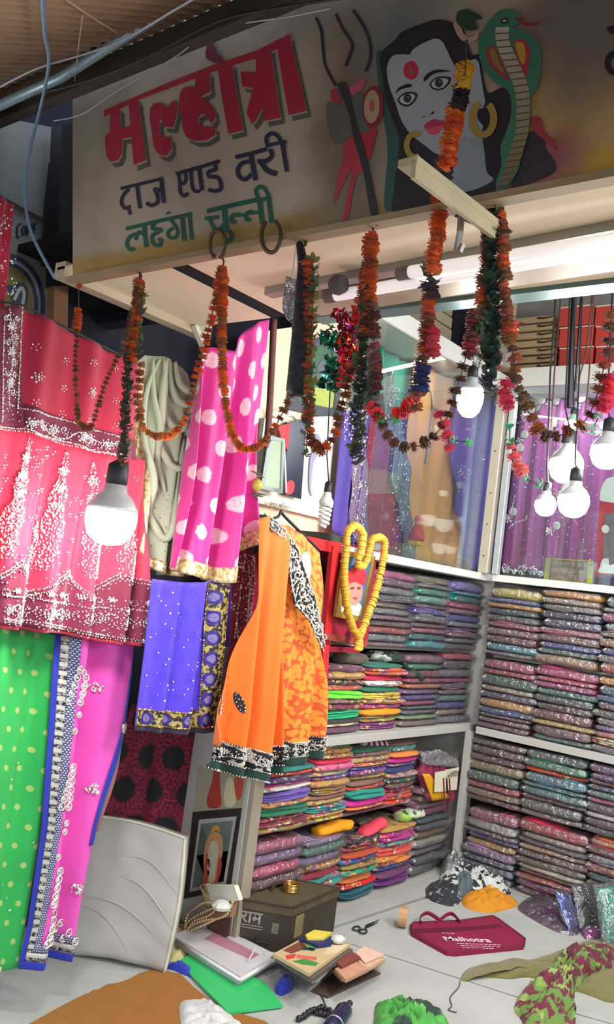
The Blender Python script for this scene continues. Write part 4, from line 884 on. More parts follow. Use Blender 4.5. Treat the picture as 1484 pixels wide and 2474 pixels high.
for a, b in zip(zz, zz[1:]): pts += b_line([a, b], 3.2)+b_line([(a[0], a[1]+9), (b[0], b[1]+9)], 3.4)+b_line([(a[0], a[1]+20), (b[0], b[1]+20)], 9, 5)
pts += b_line([(0, 1436), (80, 1445), (200, 1466), (350, 1475)], 3)+b_line([(0, 1494), (100, 1503), (180, 1520), (250, 1535), (355, 1548)], 3)+b_line([(0, 1499), (100, 1509), (250, 1541), (355, 1553)], 4)
for i in range(9):
    x = 12+i*40; y = 1470+x*.10; pts += b_flower(x, y, 11, 7)+b_curl(x+18, y-6, 11, 0)+b_curl(x+20, y+12, 9, 3, sgn=-1)+b_curl(x-4, y-42+(i % 2)*14, 11, 1)+b_flower(x+18, y-46, 6, 6)
pts += [(x, 1400+R.uniform(20, 145)+x*.08, R.uniform(.5, 1.1)) for x in (R.uniform(0, 355) for _ in range(420))]
beads('beadwork', [q for q in pts if q[1] < along(hem_, min(1, max(0, (q[0]+60)/422)))[1]-4], .0024, m_seq, t, d2.at)
# maroon sequin cloth further in
t = thing('maroon_skirt', 'maroon sequined skirt edge between the purple and orange garments', 'skirt', onX(580, 1555, .02))
fo = folds(.012, .07)
d = Drape([(536, 1330), (614, 1300)], [(540, 1562), (616, 1545)], X=.02, fold=fo); d.patch('cloth', fabric('maroon_silk', (150, 34, 62), .65), t, nu=30, nv=20)
beads('beadwork', [(R.uniform(556, 612), R.uniform(1340, 1545), R.uniform(.5, 1.3)) for _ in range(420)]+b_line([(585, 1350), (575, 1545)], 3)+b_line([(600, 1350), (592, 1545)], 3), .0034, m_seq, t, d.at)
# green sari
k = Mt('green_buti'); b_ = k.dots((.050, .050), (.0075, .008), True, .10, 160)
m_gs = k.fin(k.mix(b_, k.mix(k.noise(6, 3), rgb((26, 150, 66)), rgb((44, 186, 84))), rgb((164, 190, 104))), .6, sheen=.2)
t = thing('green_sari', 'bright green sari with small gold motifs hanging at the street end', 'sari', onX(30, 2340, -.04))
d = Drape([(-90, 1500), (0, 1512), (136, 1535)], [(-90, 2345), (0, 2350), (34, 2330)], right=[(136, 1535), (118, 1750), (92, 2000), (34, 2330)], X=-.06, fold=folds(.016, .16)); d.patch('cloth', m_gs, t, nu=60, nv=40)
d.patch('cream_hem', fabric('cream_cloth', (196, 188, 160)), t, 0, .72, .985, 1, .004, 30, 3)
beads('mirror_dots', [(52, 1846), (30, 1885), (10, 2140), (20, 2172), (24, 2200), (70, 2030)], .004, m_seq, t, d.at)
# magenta sari with blue and silver border
t = thing('magenta_sari', 'magenta pink sari edged with a royal blue and silver border', 'sari', onX(150, 2330, -.02))
fo = folds(.026, .15, 1.2)
Lp = [(136, 1532), (118, 1750), (96, 2000), (62, 2230), (40, 2340)]
Rp = [(342, 1545), (296, 1745), (224, 1990), (192, 2150), (164, 2318)]
d = Drape([(136, 1532), (240, 1548), (342, 1545)], [(40, 2340), (164, 2318)], left=Lp, right=Rp, X=-.03, fold=fo)
m_roy = fabric('royal_blue', (28, 44, 160), .6)
k = Mt('silver_weave'); u_, U_, V_ = k.uv()
st = k.step(k.math('FRACT', k.math('DIVIDE', V_, .022)), .42, .58); st2 = k.step(k.noise(160, 2, u_), .45, .55)
m_sw = k.fin(k.mix(k.math('MULTIPLY', k.math('MAXIMUM', st, k.math('MULTIPLY', st2, .6)), .95), rgb((34, 36, 62)), rgb((204, 200, 186))), .45, .25)
k = Mt('dotted_weave'); m_dw = k.fin(k.mix(k.dots((.006, .006), (.0022, .0022), True, .1, 100), rgb((62, 62, 110)), rgb((190, 190, 200))), .5, .2)
d.patch('cloth', fabric('magenta_silk', (226, 84, 184), .6), t, .14, 1, 0, .955, .0, 60, 50)
d.patch('blue_edge', m_roy, t, 0, .075, 0, 1, .004, 6, 60); d.patch('silver_band', m_sw, t, .075, .155, 0, .975, .005, 6, 60); d.patch('dotted_band', m_dw, t, .155, .235, 0, .94, .004, 6, 60)
d.patch('blue_edge', m_roy, t, .07, 1, .975, 1, .0045, 30, 4); d.patch('silver_band', m_sw, t, .075, 1, .948, .975, .005, 30, 4); d.patch('dotted_band', m_dw, t, .16, 1, .922, .948, .0045, 30, 4)
d.patch('blue_edge', m_roy, t, .93, 1, .02, .64, .006, 6, 40); d.patch('copper_edge', fabric('copper_thread', (136, 92, 92), .45), t, 1.0, 1.07, .10, .60, .004, 6, 40)
mb = MB(); pts = []
def sring(x, y, r):
    c = d.at(x, y, .008); mb.lathe(c, [(r*.62, .0015), (r*.8, .003), (r, .0015), (r*.8, 0)], 12, (1, 0, 0)); pts.append((x, y, 1.6))
for x0, y0, rows in ((172, 1648, 5), (150, 1880, 6), (122, 2130, 5)):
    for i in range(rows):
        n_ = min(i+1, rows-i+1, 3)
        for j in range(n_): sring(x0+4+j*17-i*5, y0-34+i*19, .0115)
for x, y in ((182, 1620), (170, 1720), (160, 1760), (140, 1980), (134, 2000), (118, 2060), (118, 2180)): sring(x, y, .009)
for i in range(4):
    for j in range(6-i): sring(90+i*8+j*16, 2268-i*17, .0115)
o = mb.build('silver_rings', m_sil2, t); o['kind'] = 'stuff'
for x, y in ((236, 1660), (216, 1900), (180, 2143), (290, 1755)): pts += [(x+R.uniform(-9, 9), y+R.uniform(-9, 12), 1.3) for _ in range(26)]
beads('mirror_beads', pts, .0035, m_sil2, t, d.at, .008)
# cream dupatta
t = thing('cream_dupatta', 'pale cream green dupatta with gold edge bunched over a rail', 'dupatta', onX(400, 1390, .03))
k = Mt('gold_zari'); m_zari = k.fin(k.mix(k.step(k.noise(90, 3), .4, .6), rgb((176, 146, 92)), rgb((232, 214, 170))), .4, .35)
fo = folds(.026, .095, .5, 1.95, 1.2)
d = Drape([(326, 880), (352, 858), (398, 862), (440, 888), (474, 945)], [(316, 1345), (350, 1368), (400, 1392), (450, 1390), (530, 1400)], right=[(474, 945), (500, 1150), (530, 1400)], X=.0, fold=fo)
m_cr = fabric('cream_chiffon', (178, 184, 160), .8)
d.patch('cloth', m_cr, t, nu=110, nv=50); d.patch('gold_edge', m_zari, t, -.02, .15, .02, .97, .008, 14, 40); d.patch('gold_hem', m_zari, t, 0, 1, .945, 1.0, .004, 90, 5)
for q in ([(378, 868), (352, 950), (346, 1080), (356, 1220), (384, 1300), (408, 1240), (424, 1180), (440, 1080)], [(400, 868), (410, 940), (436, 978), (474, 952)], [(418, 874), (426, 922), (446, 946), (472, 936)], [(384, 868), (390, 990), (428, 1036), (478, 985)], [(366, 866), (366, 1010), (392, 1100), (420, 1130), (446, 1060)], [(392, 866), (376, 960), (376, 1100), (392, 1190)]):
    MB().tube([d.at(*p, .014) for p in smooth_line(q, 6)], lambda u: .004+.008*math.sin(PI*u), 8).build('swag_fold', m_cr, t, smooth=True)
beads('gold_spangles', [(R.uniform(345, 450), R.uniform(1180, 1380), R.uniform(.4, 1)) for _ in range(160)], .0028, m_goldb, t, d.at)
# pink dupatta with silver leaves
k = Mt('pink_leaf'); b_ = k.dots((.074, .088), (.017, .025), True, .10, 90); b_ = k.math('MULTIPLY', b_, k.step(k.noise(240, 2, k.uv()[0]), .25, .45))
m_pk = k.fin(k.mix(b_, k.mix(k.noise(5, 3), rgb((184, 24, 124)), rgb((222, 40, 150))), rgb((226, 190, 200))), .55, sheen=.25)
t = thing('pink_dupatta', 'bright pink dupatta with silver leaf motifs hung in long folds', 'dupatta', onX(520, 1400, .07))
fo = folds(.034, .12, 2.0, 2.1, 1.5)
d = Drape([(476, 842), (520, 838), (560, 850), (596, 800), (622, 778), (652, 772)], [(424, 1372), (470, 1388), (524, 1402), (552, 1394), (614, 1306)], left=[(476, 842), (462, 1000), (440, 1180), (424, 1372)], right=[(652, 772), (644, 950), (626, 1160), (614, 1306)], X=.10, fold=fo)
d.patch('cloth', m_pk, t, nu=110, nv=60); d.patch('gold_hem', m_zari, t, 0, 1, .945, 1.01, .004, 100, 5)
MB().tube([onX(*p, .03) for p in smooth_line([(662, 772), (656, 900), (648, 1040), (640, 1080)])], .011, 8).build('brown_edge', mat('brown_cord', (110, 66, 62), .8), t, smooth=True)
# purple sari piece
t = thing('purple_sari', 'violet blue sari folded over with a gold paisley border', 'sari', onX(430, 1760, .08))
fo = folds(.010, .10, .7)
d = Drape([(362, 1398), (450, 1408), (550, 1402)], [(328, 1758), (430, 1766), (522, 1762)], left=[(362, 1398), (352, 1560), (328, 1758)], right=[(550, 1402), (540, 1560), (522, 1762)], X=.10, fold=fo)
k = Mt('violet_jacquard'); b_ = k.dots((.05, .06), (.014, .016), True, .2, 90)
m_vj = k.fin(k.mix(k.math('MULTIPLY', b_, .35), k.mix(k.noise(5, 3), rgb((62, 36, 190)), rgb((84, 54, 220))), rgb((44, 26, 140))), .6, sheen=.25)
k = Mt('gold_paisley'); u_ = k.uv()[0]; vb = k.dots((.075, .058), (.023, .022), False, .18, 90); vi = k.dots((.075, .058), (.013, .012), False, .1, 90); sc_ = k.step(k.noise(75, 3, u_), .46, .54)
c_ = k.mix(sc_, rgb((44, 38, 36)), rgb((176, 160, 92))); c_ = k.mix(vb, c_, rgb((52, 34, 120))); c_ = k.mix(vi, c_, rgb((120, 108, 160)))
k.bump(sc_, .4, .006); m_gpa = k.fin(c_, .5, .2)
d.patch('cloth', m_vj, t, 0, 1, 0, 1, 0, 60, 40); d.patch('side_border', m_gpa, t, .775, 1.0, .01, .985, .003, 14, 40, .001); d.patch('lower_border', m_gpa, t, 0, .775, .875, .985, .003, 40, 8, .001)
d.patch('dark_hem', fabric('navy_hem', (34, 26, 54)), t, 0, 1, .985, 1.02, .002, 40, 3)
gp = [];
for a, b in (((.775, 0), (.775, .875)), ((0, .875), (.775, .875)), ((.985, 0), (.985, .985)), ((0, .98), (1, .98))): gp += [d.px(a[0]+(b[0]-a[0])*i/70, a[1]+(b[1]-a[1])*i/70) for i in range(71)]
beads('gold_piping', gp, .0032, m_goldb, t, d.at, .006); beads('sequins', [d.px(R.uniform(.05, .75), R.uniform(.05, .86)) for _ in range(40)], .003, m_seq, t, d.at)
t2 = thing('purple_sari', 'narrow violet strip of cloth showing behind the gold bordered sari', 'sari', onX(550, 1565, .05)); Drape([(546, 1402), (560, 1402)], [(538, 1560), (556, 1565)], X=.05).patch('cloth', m_vj, t2, nu=6, nv=14)
# black spotted maroon cloth low on the wall
k = Mt('black_spots'); b_ = k.dots((.150, .120), (.050, .044), True, .04, 50)
fl = k.step(k.noise(110, 3, k.uv()[0]), .40, .60)
m_bs = k.fin(k.mix(b_, k.mix(fl, rgb((60, 18, 36)), rgb((158, 28, 66))), rgb((22, 20, 28))), .75)
t = thing('spotted_cloth', 'dark maroon cloth with big black spots behind the white cushion', 'cloth', onX(350, 2035, -.30))
d = Drape([(320, 1700), (510, 1720)], [(215, 2120), (500, 2140)], left=[(320, 1700), (262, 1900), (215, 2120)], X=-.30, fold=folds(.012, .2)); d.patch('cloth', m_bs, t, nu=50, nv=30)

# orange dress on a hanger
nX_ = V((1, 0, 0))
t = thing('orange_kurta', 'orange floral kurta with black silver neckline and orange scarf on a hanger', 'dress', onX(650, 1870, .08))
m_orc = fabric('orange_chiffon', (240, 112, 22), .65); m_bk = fabric('black_velvet', (26, 26, 32), .7)
k = Mt('orange_brocade'); vv = k.step(k.math('ADD', k.vor(56, k.uv()[0]), k.math('MULTIPLY', k.noise(90, 2, k.uv()[0]), .16)), .62, .70)
m_obr = k.fin(k.mix(vv, rgb((248, 146, 40)), rgb((204, 84, 18))), .55, sheen=.2)
k = Mt('black_silver'); vv = k.step(k.noise(70, 4, k.uv()[0]), .50, .56); k.bump(vv, .5, .006); m_bsv = k.fin(k.mix(vv, rgb((28, 28, 34)), rgb((206, 202, 188))), .45, .3)
fo = folds(.022, .13, 1.0, 1.5, .7)
d = Drape([(664, 1262), (700, 1270), (740, 1300), (772, 1335)], [(640, 1800), (700, 1812), (782, 1792)], left=[(664, 1262), (680, 1420), (672, 1600), (640, 1800)], right=[(772, 1335), (782, 1480), (786, 1650), (782, 1792)], X=.12, fold=fo)
d.patch('kurta', m_obr, t, nu=70, nv=50); d.patch('hem_band', m_bsv, t, 0, 1, .965, 1.035, .004, 60, 6); d.patch('hem_edge', fabric('bottle_green', (16, 56, 46)), t, 0, 1, 1.035, 1.075, .003, 60, 4)
fo2 = folds(.036, .115, .2, 1.5, .8)
d2 = Drape([(628, 1252), (652, 1244), (668, 1262), (694, 1275)], [(502, 1796), (560, 1812), (640, 1830), (672, 1812)], left=[(628, 1252), (612, 1450), (560, 1640), (502, 1796)], right=[(694, 1275), (700, 1420), (690, 1620), (672, 1812)], X=.165, fold=fo2)
d2.patch('scarf', m_orc, t, nu=100, nv=50); d2.patch('scarf_hem', m_bsv, t, 0, 1, .975, 1.06, .004, 90, 7); d2.patch('scarf_edge', fabric('bottle_green', (16, 56, 46)), t, 0, 1, 1.06, 1.10, .003, 90, 4)
dn = Drape([(640, 1240), (672, 1262), (700, 1292), (722, 1330), (742, 1390), (762, 1440), (784, 1560)], [(655, 1280), (688, 1300), (695, 1340), (700, 1400), (712, 1462), (748, 1500), (780, 1572)], X=.165, fold=lambda a, z: 0.0)
dn.patch('neckline_band', m_bsv, t, nu=60, nv=8)
pts = []
for q in (.12, .3, .45, .58, .7, .8, .88): x, y = dn.px(q, .5); pts += b_curl(x, y, 14, q*9, 1.5, 3)+b_curl(x+10, y+12, 9, 2, 1.2, 3, -1)
pts += [dn.px(i/80, .04) for i in range(81)]+[dn.px(i/80, .96) for i in range(81)]
beads('silver_cord', pts, .0034, m_sil2, t, dn.at, .004)
pts = []
for q in [i/18 for i in range(19)]: x, y = d2.px(q, 1.015); pts += b_curl(x, y, 10, q*7, 1.3, 3)
pts += [d2.px(i/90, .978) for i in range(91)]+[d2.px(i/90, 1.06) for i in range(91)]+[d2.px(i/90, 1.098) for i in range(91)]
pk = []
for q in [i/10 for i in range(2, 11)]: x, y = d.px(q, 1.0); pk += b_curl(x, y, 9, q*7, 1.3, 3)
pk += [d.px(i/60, 1.032) for i in range(61)]+[d.px(i/60, .967) for i in range(61)]
beads('silver_cord', pk, .0030, m_sil2, t, d.at, .006)
beads('silver_cord', pts, .0030, m_sil2, t, d2.at, .006)
for ex_, ey_ in ((572, 1696), (534, 1704)):
    MB().poly([d2.at(ex_+3.5*math.cos(a), ey_+24*math.sin(a), .006) for a in [2*PI*i/16 for i in range(16)]], nX_, .002).build('black_motif', m_bk, t)
    beads('rhinestones', [(ex_+2.5*math.cos(a), ey_+21*math.sin(a)) for a in [2*PI*i/14 for i in range(14)]]+[(ex_, ey_-8), (ex_, ey_+6)], .0026, m_sil2, t, d2.at, .009)
MB().poly([onX(*p, .15) for p in smooth_line([(730, 1342), (745, 1335), (752, 1365), (748, 1400), (738, 1415), (728, 1392)], 4, True)], V((1, 0, 0)), .002).build('white_label', mat('label_white', (236, 234, 230), .5), t)
MB().tube([onX(*p, .06) for p in smooth_line([(640, 1262), (672, 1248), (680, 1235), (690, 1250), (772, 1330)])], .005, 6).build('hanger', mat('hanger_dark', (40, 36, 36), .5), t, smooth=True)
Drape([(612, 1240), (642, 1244)], [(608, 1330), (622, 1340)], X=.05, fold=folds(.006, .05)).patch('green_lining', fabric('bottle_green', (16, 56, 46)), t, nu=10, nv=10)

# ------------------------------------------------------------------ things on the side wall between the cloths and the shelves
MB().box((.0, 2.312, .33), (.016, .05, .64)).build('edge_strip', mat('strip_beige', (150, 140, 122), .7), lu)
YP = 2.278
pY = lambda pts, Y=YP: [onY(*p, Y) for p in pts]
m_brf = mat('frame_dark', (50, 42, 40), .5)
def flat_frame(t, outer, inner, plane, m, n, th=.016):
    """frame bars between two quads, in pixels"""
    for i in range(4):
        j = (i+1) % 4; MB().poly(plane([outer[i], outer[j], inner[j], inner[i]]), n, th).build('frame_bar', m, t)
t = thing('deity_picture', 'dark framed picture of a standing saint in orange and white beside the metal box', 'picture', onY(515, 2160, YP))
oq, iq = [(466, 1962), (584, 1950), (556, 2148), (444, 2172)], [(480, 1980), (572, 1972), (546, 2138), (456, 2156)]
flat_frame(t, oq, iq, pY, m_brf, nY)
MB().poly(pY(iq, YP+.004), nY, .004).build('mat_board', mat('mat_pale', (176, 176, 158), .7), t)
MB().poly(pY([(486, 1990), (564, 1982), (540, 2130), (464, 2146)], YP+.003), nY, .001).build('print_ground', mat('print_teal', (118, 136, 130), .6, var=.35, nsc=25), t)
pp = lambda pts, name, c, o_: MB().poly(pY(smooth_line(pts, 4, True), YP+.002-o_*.0006), nY, .0004).build(name, mat('print_%d_%d_%d' % c, c, .6, var=.25, nsc=60), t)
pp([(498, 2138), (492, 2080), (496, 2040), (506, 2016), (522, 2010), (536, 2022), (538, 2060), (528, 2100), (524, 2138)], 'printed_robe', (196, 150, 110), 0)
pp([(504, 2128), (500, 2080), (508, 2040), (520, 2030), (528, 2050), (522, 2090), (516, 2130)], 'printed_robe', (206, 198, 172), 1)
pp([(500, 2060), (494, 2100), (490, 2134), (500, 2132), (508, 2090)], 'printed_sash', (190, 84, 66), 1); pp([(530, 2070), (524, 2110), (520, 2132), (528, 2126), (536, 2090)], 'printed_sash', (190, 70, 60), 1)
pp([(512, 2024), (514, 2012), (522, 2010), (527, 2018), (524, 2030), (516, 2032)], 'printed_face', (206, 150, 96), 2); pp([(508, 2012), (516, 1996), (528, 1996), (532, 2010), (522, 2006)], 'printed_crown', (214, 150, 70), 1)
t = thing('deity_poster', 'pale poster of red and white robed figures above the dark framed picture', 'poster', onY(530, 1960, YP))
MB().poly(pY([(478, 1850), (604, 1850), (586, 1952), (470, 1962)], YP), nY, .003).build('sheet', mat('poster_pale', (158, 152, 128), .7, var=.15), t)
pp([(506, 1952), (500, 1930), (512, 1890), (518, 1860), (530, 1862), (532, 1900), (534, 1946)], 'printed_robe', (168, 58, 48), 4)
pp([(545, 1948), (542, 1910), (552, 1880), (562, 1884), (570, 1920), (566, 1946)], 'printed_robe', (204, 190, 150), 4)
pp([(572, 1930), (566, 1890), (576, 1858), (590, 1860), (588, 1900), (582, 1928)], 'printed_robe', (176, 76, 56), 5)

# pale wall panel with frames, shrine board and mirror
XW = -.14
wp = lambda pts, X=XW: [onX(*p, X) for p in pts]
nX = V((1, 0, 0))
struct(MB().poly(wp([(640, 800), (845, 770), (822, 1290), (600, 1270)], XW-.02), nX, .02), 'trim_15', mat('panel_cream', (232, 214, 186), .6, var=.05, nsc=3))
t = thing('framed_landscape', 'dark grey framed green landscape picture high on the cream wall', 'picture', onX(770, 1010, XW))
oq, iq = [(720, 828), (838, 800), (816, 1016), (698, 988)], [(742, 845), (826, 822), (806, 988), (722, 968)]
flat_frame(t, oq, iq, wp, mat('frame_grey', (74, 78, 88), .5), nX, .02)
MB().poly(wp(iq, XW-.006), nX, .003).build('print_ground', mat('print_forest', (70, 104, 84), .6, var=.5, nsc=18), t)
MB().poly(wp(smooth_line([(750, 945), (775, 935), (808, 950), (806, 984), (748, 976)], 4, True), XW-.004), nX, .001).build('printed_meadow', mat('print_meadow', (168, 180, 92), .6, var=.4, nsc=40), t)
MB().poly(wp(smooth_line([(770, 880), (790, 870), (796, 920), (780, 940), (766, 915)], 4, True), XW-.004), nX, .001).build('printed_rock', mat('print_rock', (96, 104, 112), .6, var=.3), t)
t = thing('shrine_board', 'white wall board with a Hindi name along its foot beside the spiral bulb', 'sign', onX(715, 1250, XW+.03))
MB().poly(wp([(640, 1010), (812, 1005), (790, 1256), (612, 1212)], XW+.01), nX, .02).build('board', mat('board_white', (236, 228, 206), .5, var=.04), t)
q = [onX(*p, XW+.02) for p in [(616, 1222), (730, 1250)]]; ex = (q[1]-q[0]).normalized()
text_mesh('५. राम विहार', 'lettering', mat('letter_grey', (120, 110, 100), .6), t, onX(668, 1230, XW+.022), ex, (0, 0, 1), .030, fat=.012)
MB().poly(wp(smooth_line([(660, 1004), (684, 1014), (704, 1004), (720, 1015), (716, 996), (664, 992)], 4, True), XW+.02), nX, .004).build('scalloped_top', mat('board_cream', (238, 220, 186), .5), t)
MB().poly(wp(smooth_line([(764, 1048), (776, 1062), (774, 1090), (758, 1120), (752, 1180), (756, 1200), (748, 1180), (750, 1110), (762, 1080)], 4, True), XW+.018), nX, .004).build('grey_motif', mat('motif_grey', (150, 146, 176), .5), t)
t = thing('dark_mirror', 'narrow dark mirror with red corners leaning on the white wall board', 'mirror', onX(705, 1200, XW+.04))
MB().poly(wp([(694, 1020), (742, 1010), (728, 1206), (690, 1196)], XW+.04), nX, .012).build('glass', mat('mirror_dark', (58, 58, 70), .15, .3, var=.2), t)
MB().poly(wp(smooth_line([(690, 1172), (702, 1160), (712, 1168), (708, 1190), (692, 1194)], 3, True), XW+.043), nX, .003).build('red_corner', mat('mirror_red', (206, 56, 66), .5), t)
MB().poly(wp([(672, 1030), (702, 1022), (696, 1090), (680, 1060)], XW+.043), nX, .003).build('red_corner', mat('mirror_red', (206, 56, 66), .5), t)
MB().tube(wp([(686, 1060), (692, 1190)], XW+.046), .004, 5).build('bright_edge', m_alu2, t)
t = thing('framed_certificate', 'pale green sheet in a silver frame beside the narrow dark mirror', 'picture', onX(660, 1190, XW+.06))
flat_frame(t, [(650, 1052), (688, 1060), (684, 1192), (630, 1180)], [(656, 1062), (682, 1068), (678, 1182), (640, 1174)], lambda p: wp(p, XW+.06), mat('frame_silver', (150, 160, 156), .3, .6), nX, .012)
MB().poly(wp([(654, 1060), (684, 1066), (680, 1186), (638, 1176)], XW+.056), nX, .003).build('sheet', mat('sheet_green', (164, 182, 156), .6), t)
# lemon and chillies charm
c = onX(622, 1172, .14)
t = thing('lemon_charm', 'lemon and chillies strung on a thread in front of the pink dupatta', 'charm', c-V((0, 0, .06)))
MB().lathe(c-V((0, 0, .02)), [(0, 0), (.006, .002), (.015, .010), (.017, .02), (.014, .031), (.005, .038), (0, .041)], 12).build('lemon', mat('lemon', (172, 166, 62), .45), t, smooth=True)
MB().tube([c+V((0, 0, .02)), c+V((0, 0, .12))], .0012, 4).build('thread', m_wire_d, t)
for i, (dx, dz, ang, cc) in enumerate([(0, .03, .5, (70, 70, 50)), (.01, .026, -.4, (150, 60, 40)), (0, .036, -.9, (60, 66, 44)), (0, -.03, .7, (54, 52, 40)), (.01, -.034, -.5, (60, 60, 46)), (0, -.04, .2, (50, 46, 44)), (.008, -.026, 1.0, (56, 56, 44))]):
    a = c+V((0, 0, dz)); b = a+V((dx, .04*math.sin(ang*1.6), -.012*math.cos(ang)+.008)); MB().tube([a-(b-a)*.6, a, a+(b-a)*.6, b], lambda u: .004*(1-.85*abs(2*u-1)), 6).build('chilli', mat('chilli_%d' % i, cc, .4), t, smooth=True)

# red cupboard and its portrait
m_rc = mat('red_gloss', (206, 44, 50), .35, var=.12); m_rcd = mat('red_inside', (150, 30, 56), .5, var=.12)
t = thing('red_cupboard', 'open red painted cupboard standing on the shelf behind the orange dress', 'cupboard', (-.12, 2.62, .665))
MB().box((-.135, 2.63, 1.357), (.29, .50, .04)).build('top_rail', m_rc, t); MB().box((-.27, 2.63, 1.02), (.012, .50, .70)).build('back_panel', m_rcd, t)
MB().box((-.135, 2.60, .985), (.28, .44, .02)).build('inner_shelf', m_rcd, t)
MB().poly([onX(*p, .018) for p in [(806, 1318), (822, 1318), (798, 1560), (782, 1556)]], nX, .02).build('front_post', m_rc, t)
MB().poly([onX(*p, .018) for p in [(782, 1545), (797, 1548), (786, 1756), (774, 1752)]], nX, .02).build('front_post', m_rc, t)
MB().poly([onX(*p, .014) for p in [(822, 1318), (912, 1330), (888, 1552), (800, 1530)]], nX, .014).build('side_panel', m_rcd, t)
MB().poly([onX(*p, .0) for p in [(776, 1440), (800, 1440), (786, 1505), (772, 1510)]], nX, .02).build('grey_box', mat('grey_card', (110, 96, 92), .7), t)
MB().poly([onX(*p, .022) for p in [(785, 1528), (890, 1548), (888, 1562), (784, 1545)]], nX, .02).build('bottom_rail', mat('red_brown', (150, 60, 54), .6), t)
XF = .05
xp = lambda pts, X=XF: [onX(*p, X) for p in pts]
t = thing('garlanded_portrait', 'gold framed portrait of a man in a red turban hung on the red cupboard', 'picture', onX(855, 1500, XF))
oq, iq = [(836, 1330), (908, 1345), (880, 1505), (812, 1490)], [(846, 1345), (898, 1356), (872, 1490), (824, 1478)]
flat_frame(t, oq, iq, lambda p: xp(p), mat('frame_gold', (196, 160, 84), .35, .6), nX, .014)
MB().poly(xp(iq, XF-.004), nX, .003).build('backdrop', mat('portrait_blue', (70, 108, 160), .6, var=.3), t)
qq = lambda pts, name, c, o_: MB().poly(xp(smooth_line(pts, 4, True), XF-.003+o_*.0008), nX, .0006).build(name, mat('portrait_%d_%d_%d' % c, c, .6, var=.1), t)
qq([(826, 1478), (832, 1452), (848, 1462), (866, 1456), (876, 1470), (872, 1488)], 'printed_shirt', (216, 218, 206), 0)
qq([(842, 1420), (848, 1404), (866, 1402), (876, 1416), (874, 1444), (864, 1460), (852, 1462), (843, 1448)], 'printed_face', (222, 140, 126), 1)
qq([(838, 1420), (842, 1384), (858, 1368), (880, 1374), (886, 1396), (878, 1414), (860, 1406), (846, 1410)], 'printed_turban', (210, 48, 60), 2)
qq([(848, 1420), (856, 1418), (855, 1423), (849, 1424)], 'printed_eye', (110, 60, 60), 3); qq([(864, 1419), (871, 1418), (871, 1423), (865, 1424)], 'printed_eye', (110, 60, 60), 3); qq([(853, 1444), (864, 1443), (860, 1449)], 'printed_mouth', (160, 70, 74), 3)
# wooden garland looped over the portrait
t = thing('yellow_garland', 'yellow wood shaving garland looped over the portrait on the red cupboard', 'garland', onX(868, 1560, .09))
m_yg = mat('yellow_shaving', (226, 172, 62), .6, var=.3, nsc=50)
bm_ = MB()
for i in range(9):
    a = 2*PI*i/9; bm_.add([V((math.cos(a-.33), math.sin(a-.33), -.5)), V((math.cos(a+.33), math.sin(a+.33), -.45)), V((1.1*math.cos(a+.1), 1.1*math.sin(a+.1), .0)), V((.86*math.cos(a+.3), .86*math.sin(a+.3), .5)), V((.86*math.cos(a-.3), .86*math.sin(a-.3), .5))], [(0, 1, 2), (1, 3, 2), (2, 3, 4), (0, 2, 4)])
bm_.lathe((0, 0, 0), [(0, -.5), (.9, -.42), (.96, 0), (.84, .46), (0, .5)], 9)
YB = raw(bm_, 'bead', m_yg)
def string_on(t, pts3, me, spacing, size, colour=None, name=None, jit=.15, hmul=1.0):
    """objects sharing one mesh along a 3D path"""
    pts3 = [V(p) for p in pts3]; P = resample([tuple(p) for p in pts3], spacing); o0 = gl(t)
    for i, p in enumerate(P):
        a = V(P[min(i+1, len(P)-1)])-V(P[max(i-1, 0)])
        if a.length < 1e-6: continue
        m_ = me(i/(max(1, len(P)-1))) if callable(me) else me
        o = bpy.data.objects.new(name or m_.name, m_); COL.objects.link(o); o.parent = t
        s_ = size(i/(len(P)-1)) if callable(size) else size; s_ *= R.uniform(1-jit, 1+jit)
        q = a.to_track_quat('Z', 'Y').to_euler(); q.rotate_axis('Z', R.uniform(0, 6)); q.rotate_axis('X', R.uniform(-.3, .3)*jit*4)
        o.location = V(p)-o0+V((R.uniform(-1, 1), R.uniform(-1, 1), R.uniform(-1, 1)))*s_*jit; o.rotation_euler = q; o.scale = (s_, s_, s_*hmul)
        if colour: c = colour(i/(max(1, len(P)-1))); o.color = rgb(tuple(max(5, min(250, v+R.uniform(-12, 12))) for v in c))
l1 = smooth_line([(878, 1290), (866, 1274), (852, 1272), (840, 1290), (834, 1340), (832, 1400), (838, 1460), (850, 1510), (866, 1540), (868, 1568)], 6)
l2 = smooth_line([(862, 1568), (872, 1530), (888, 1490), (905, 1440), (918, 1390), (928, 1340), (930, 1308), (916, 1298), (900, 1304), (892, 1330), (880, 1366), (866, 1362), (872, 1330), (878, 1290)], 6)
for l_ in (l1, l2):
    P3 = [onX(x, y, .085) for x, y in l_]; MB().tube(P3, .003, 4).build('string', m_wire_d, t); string_on(t, P3, YB, .0105, .0145, None, 'bead', .12, .75)

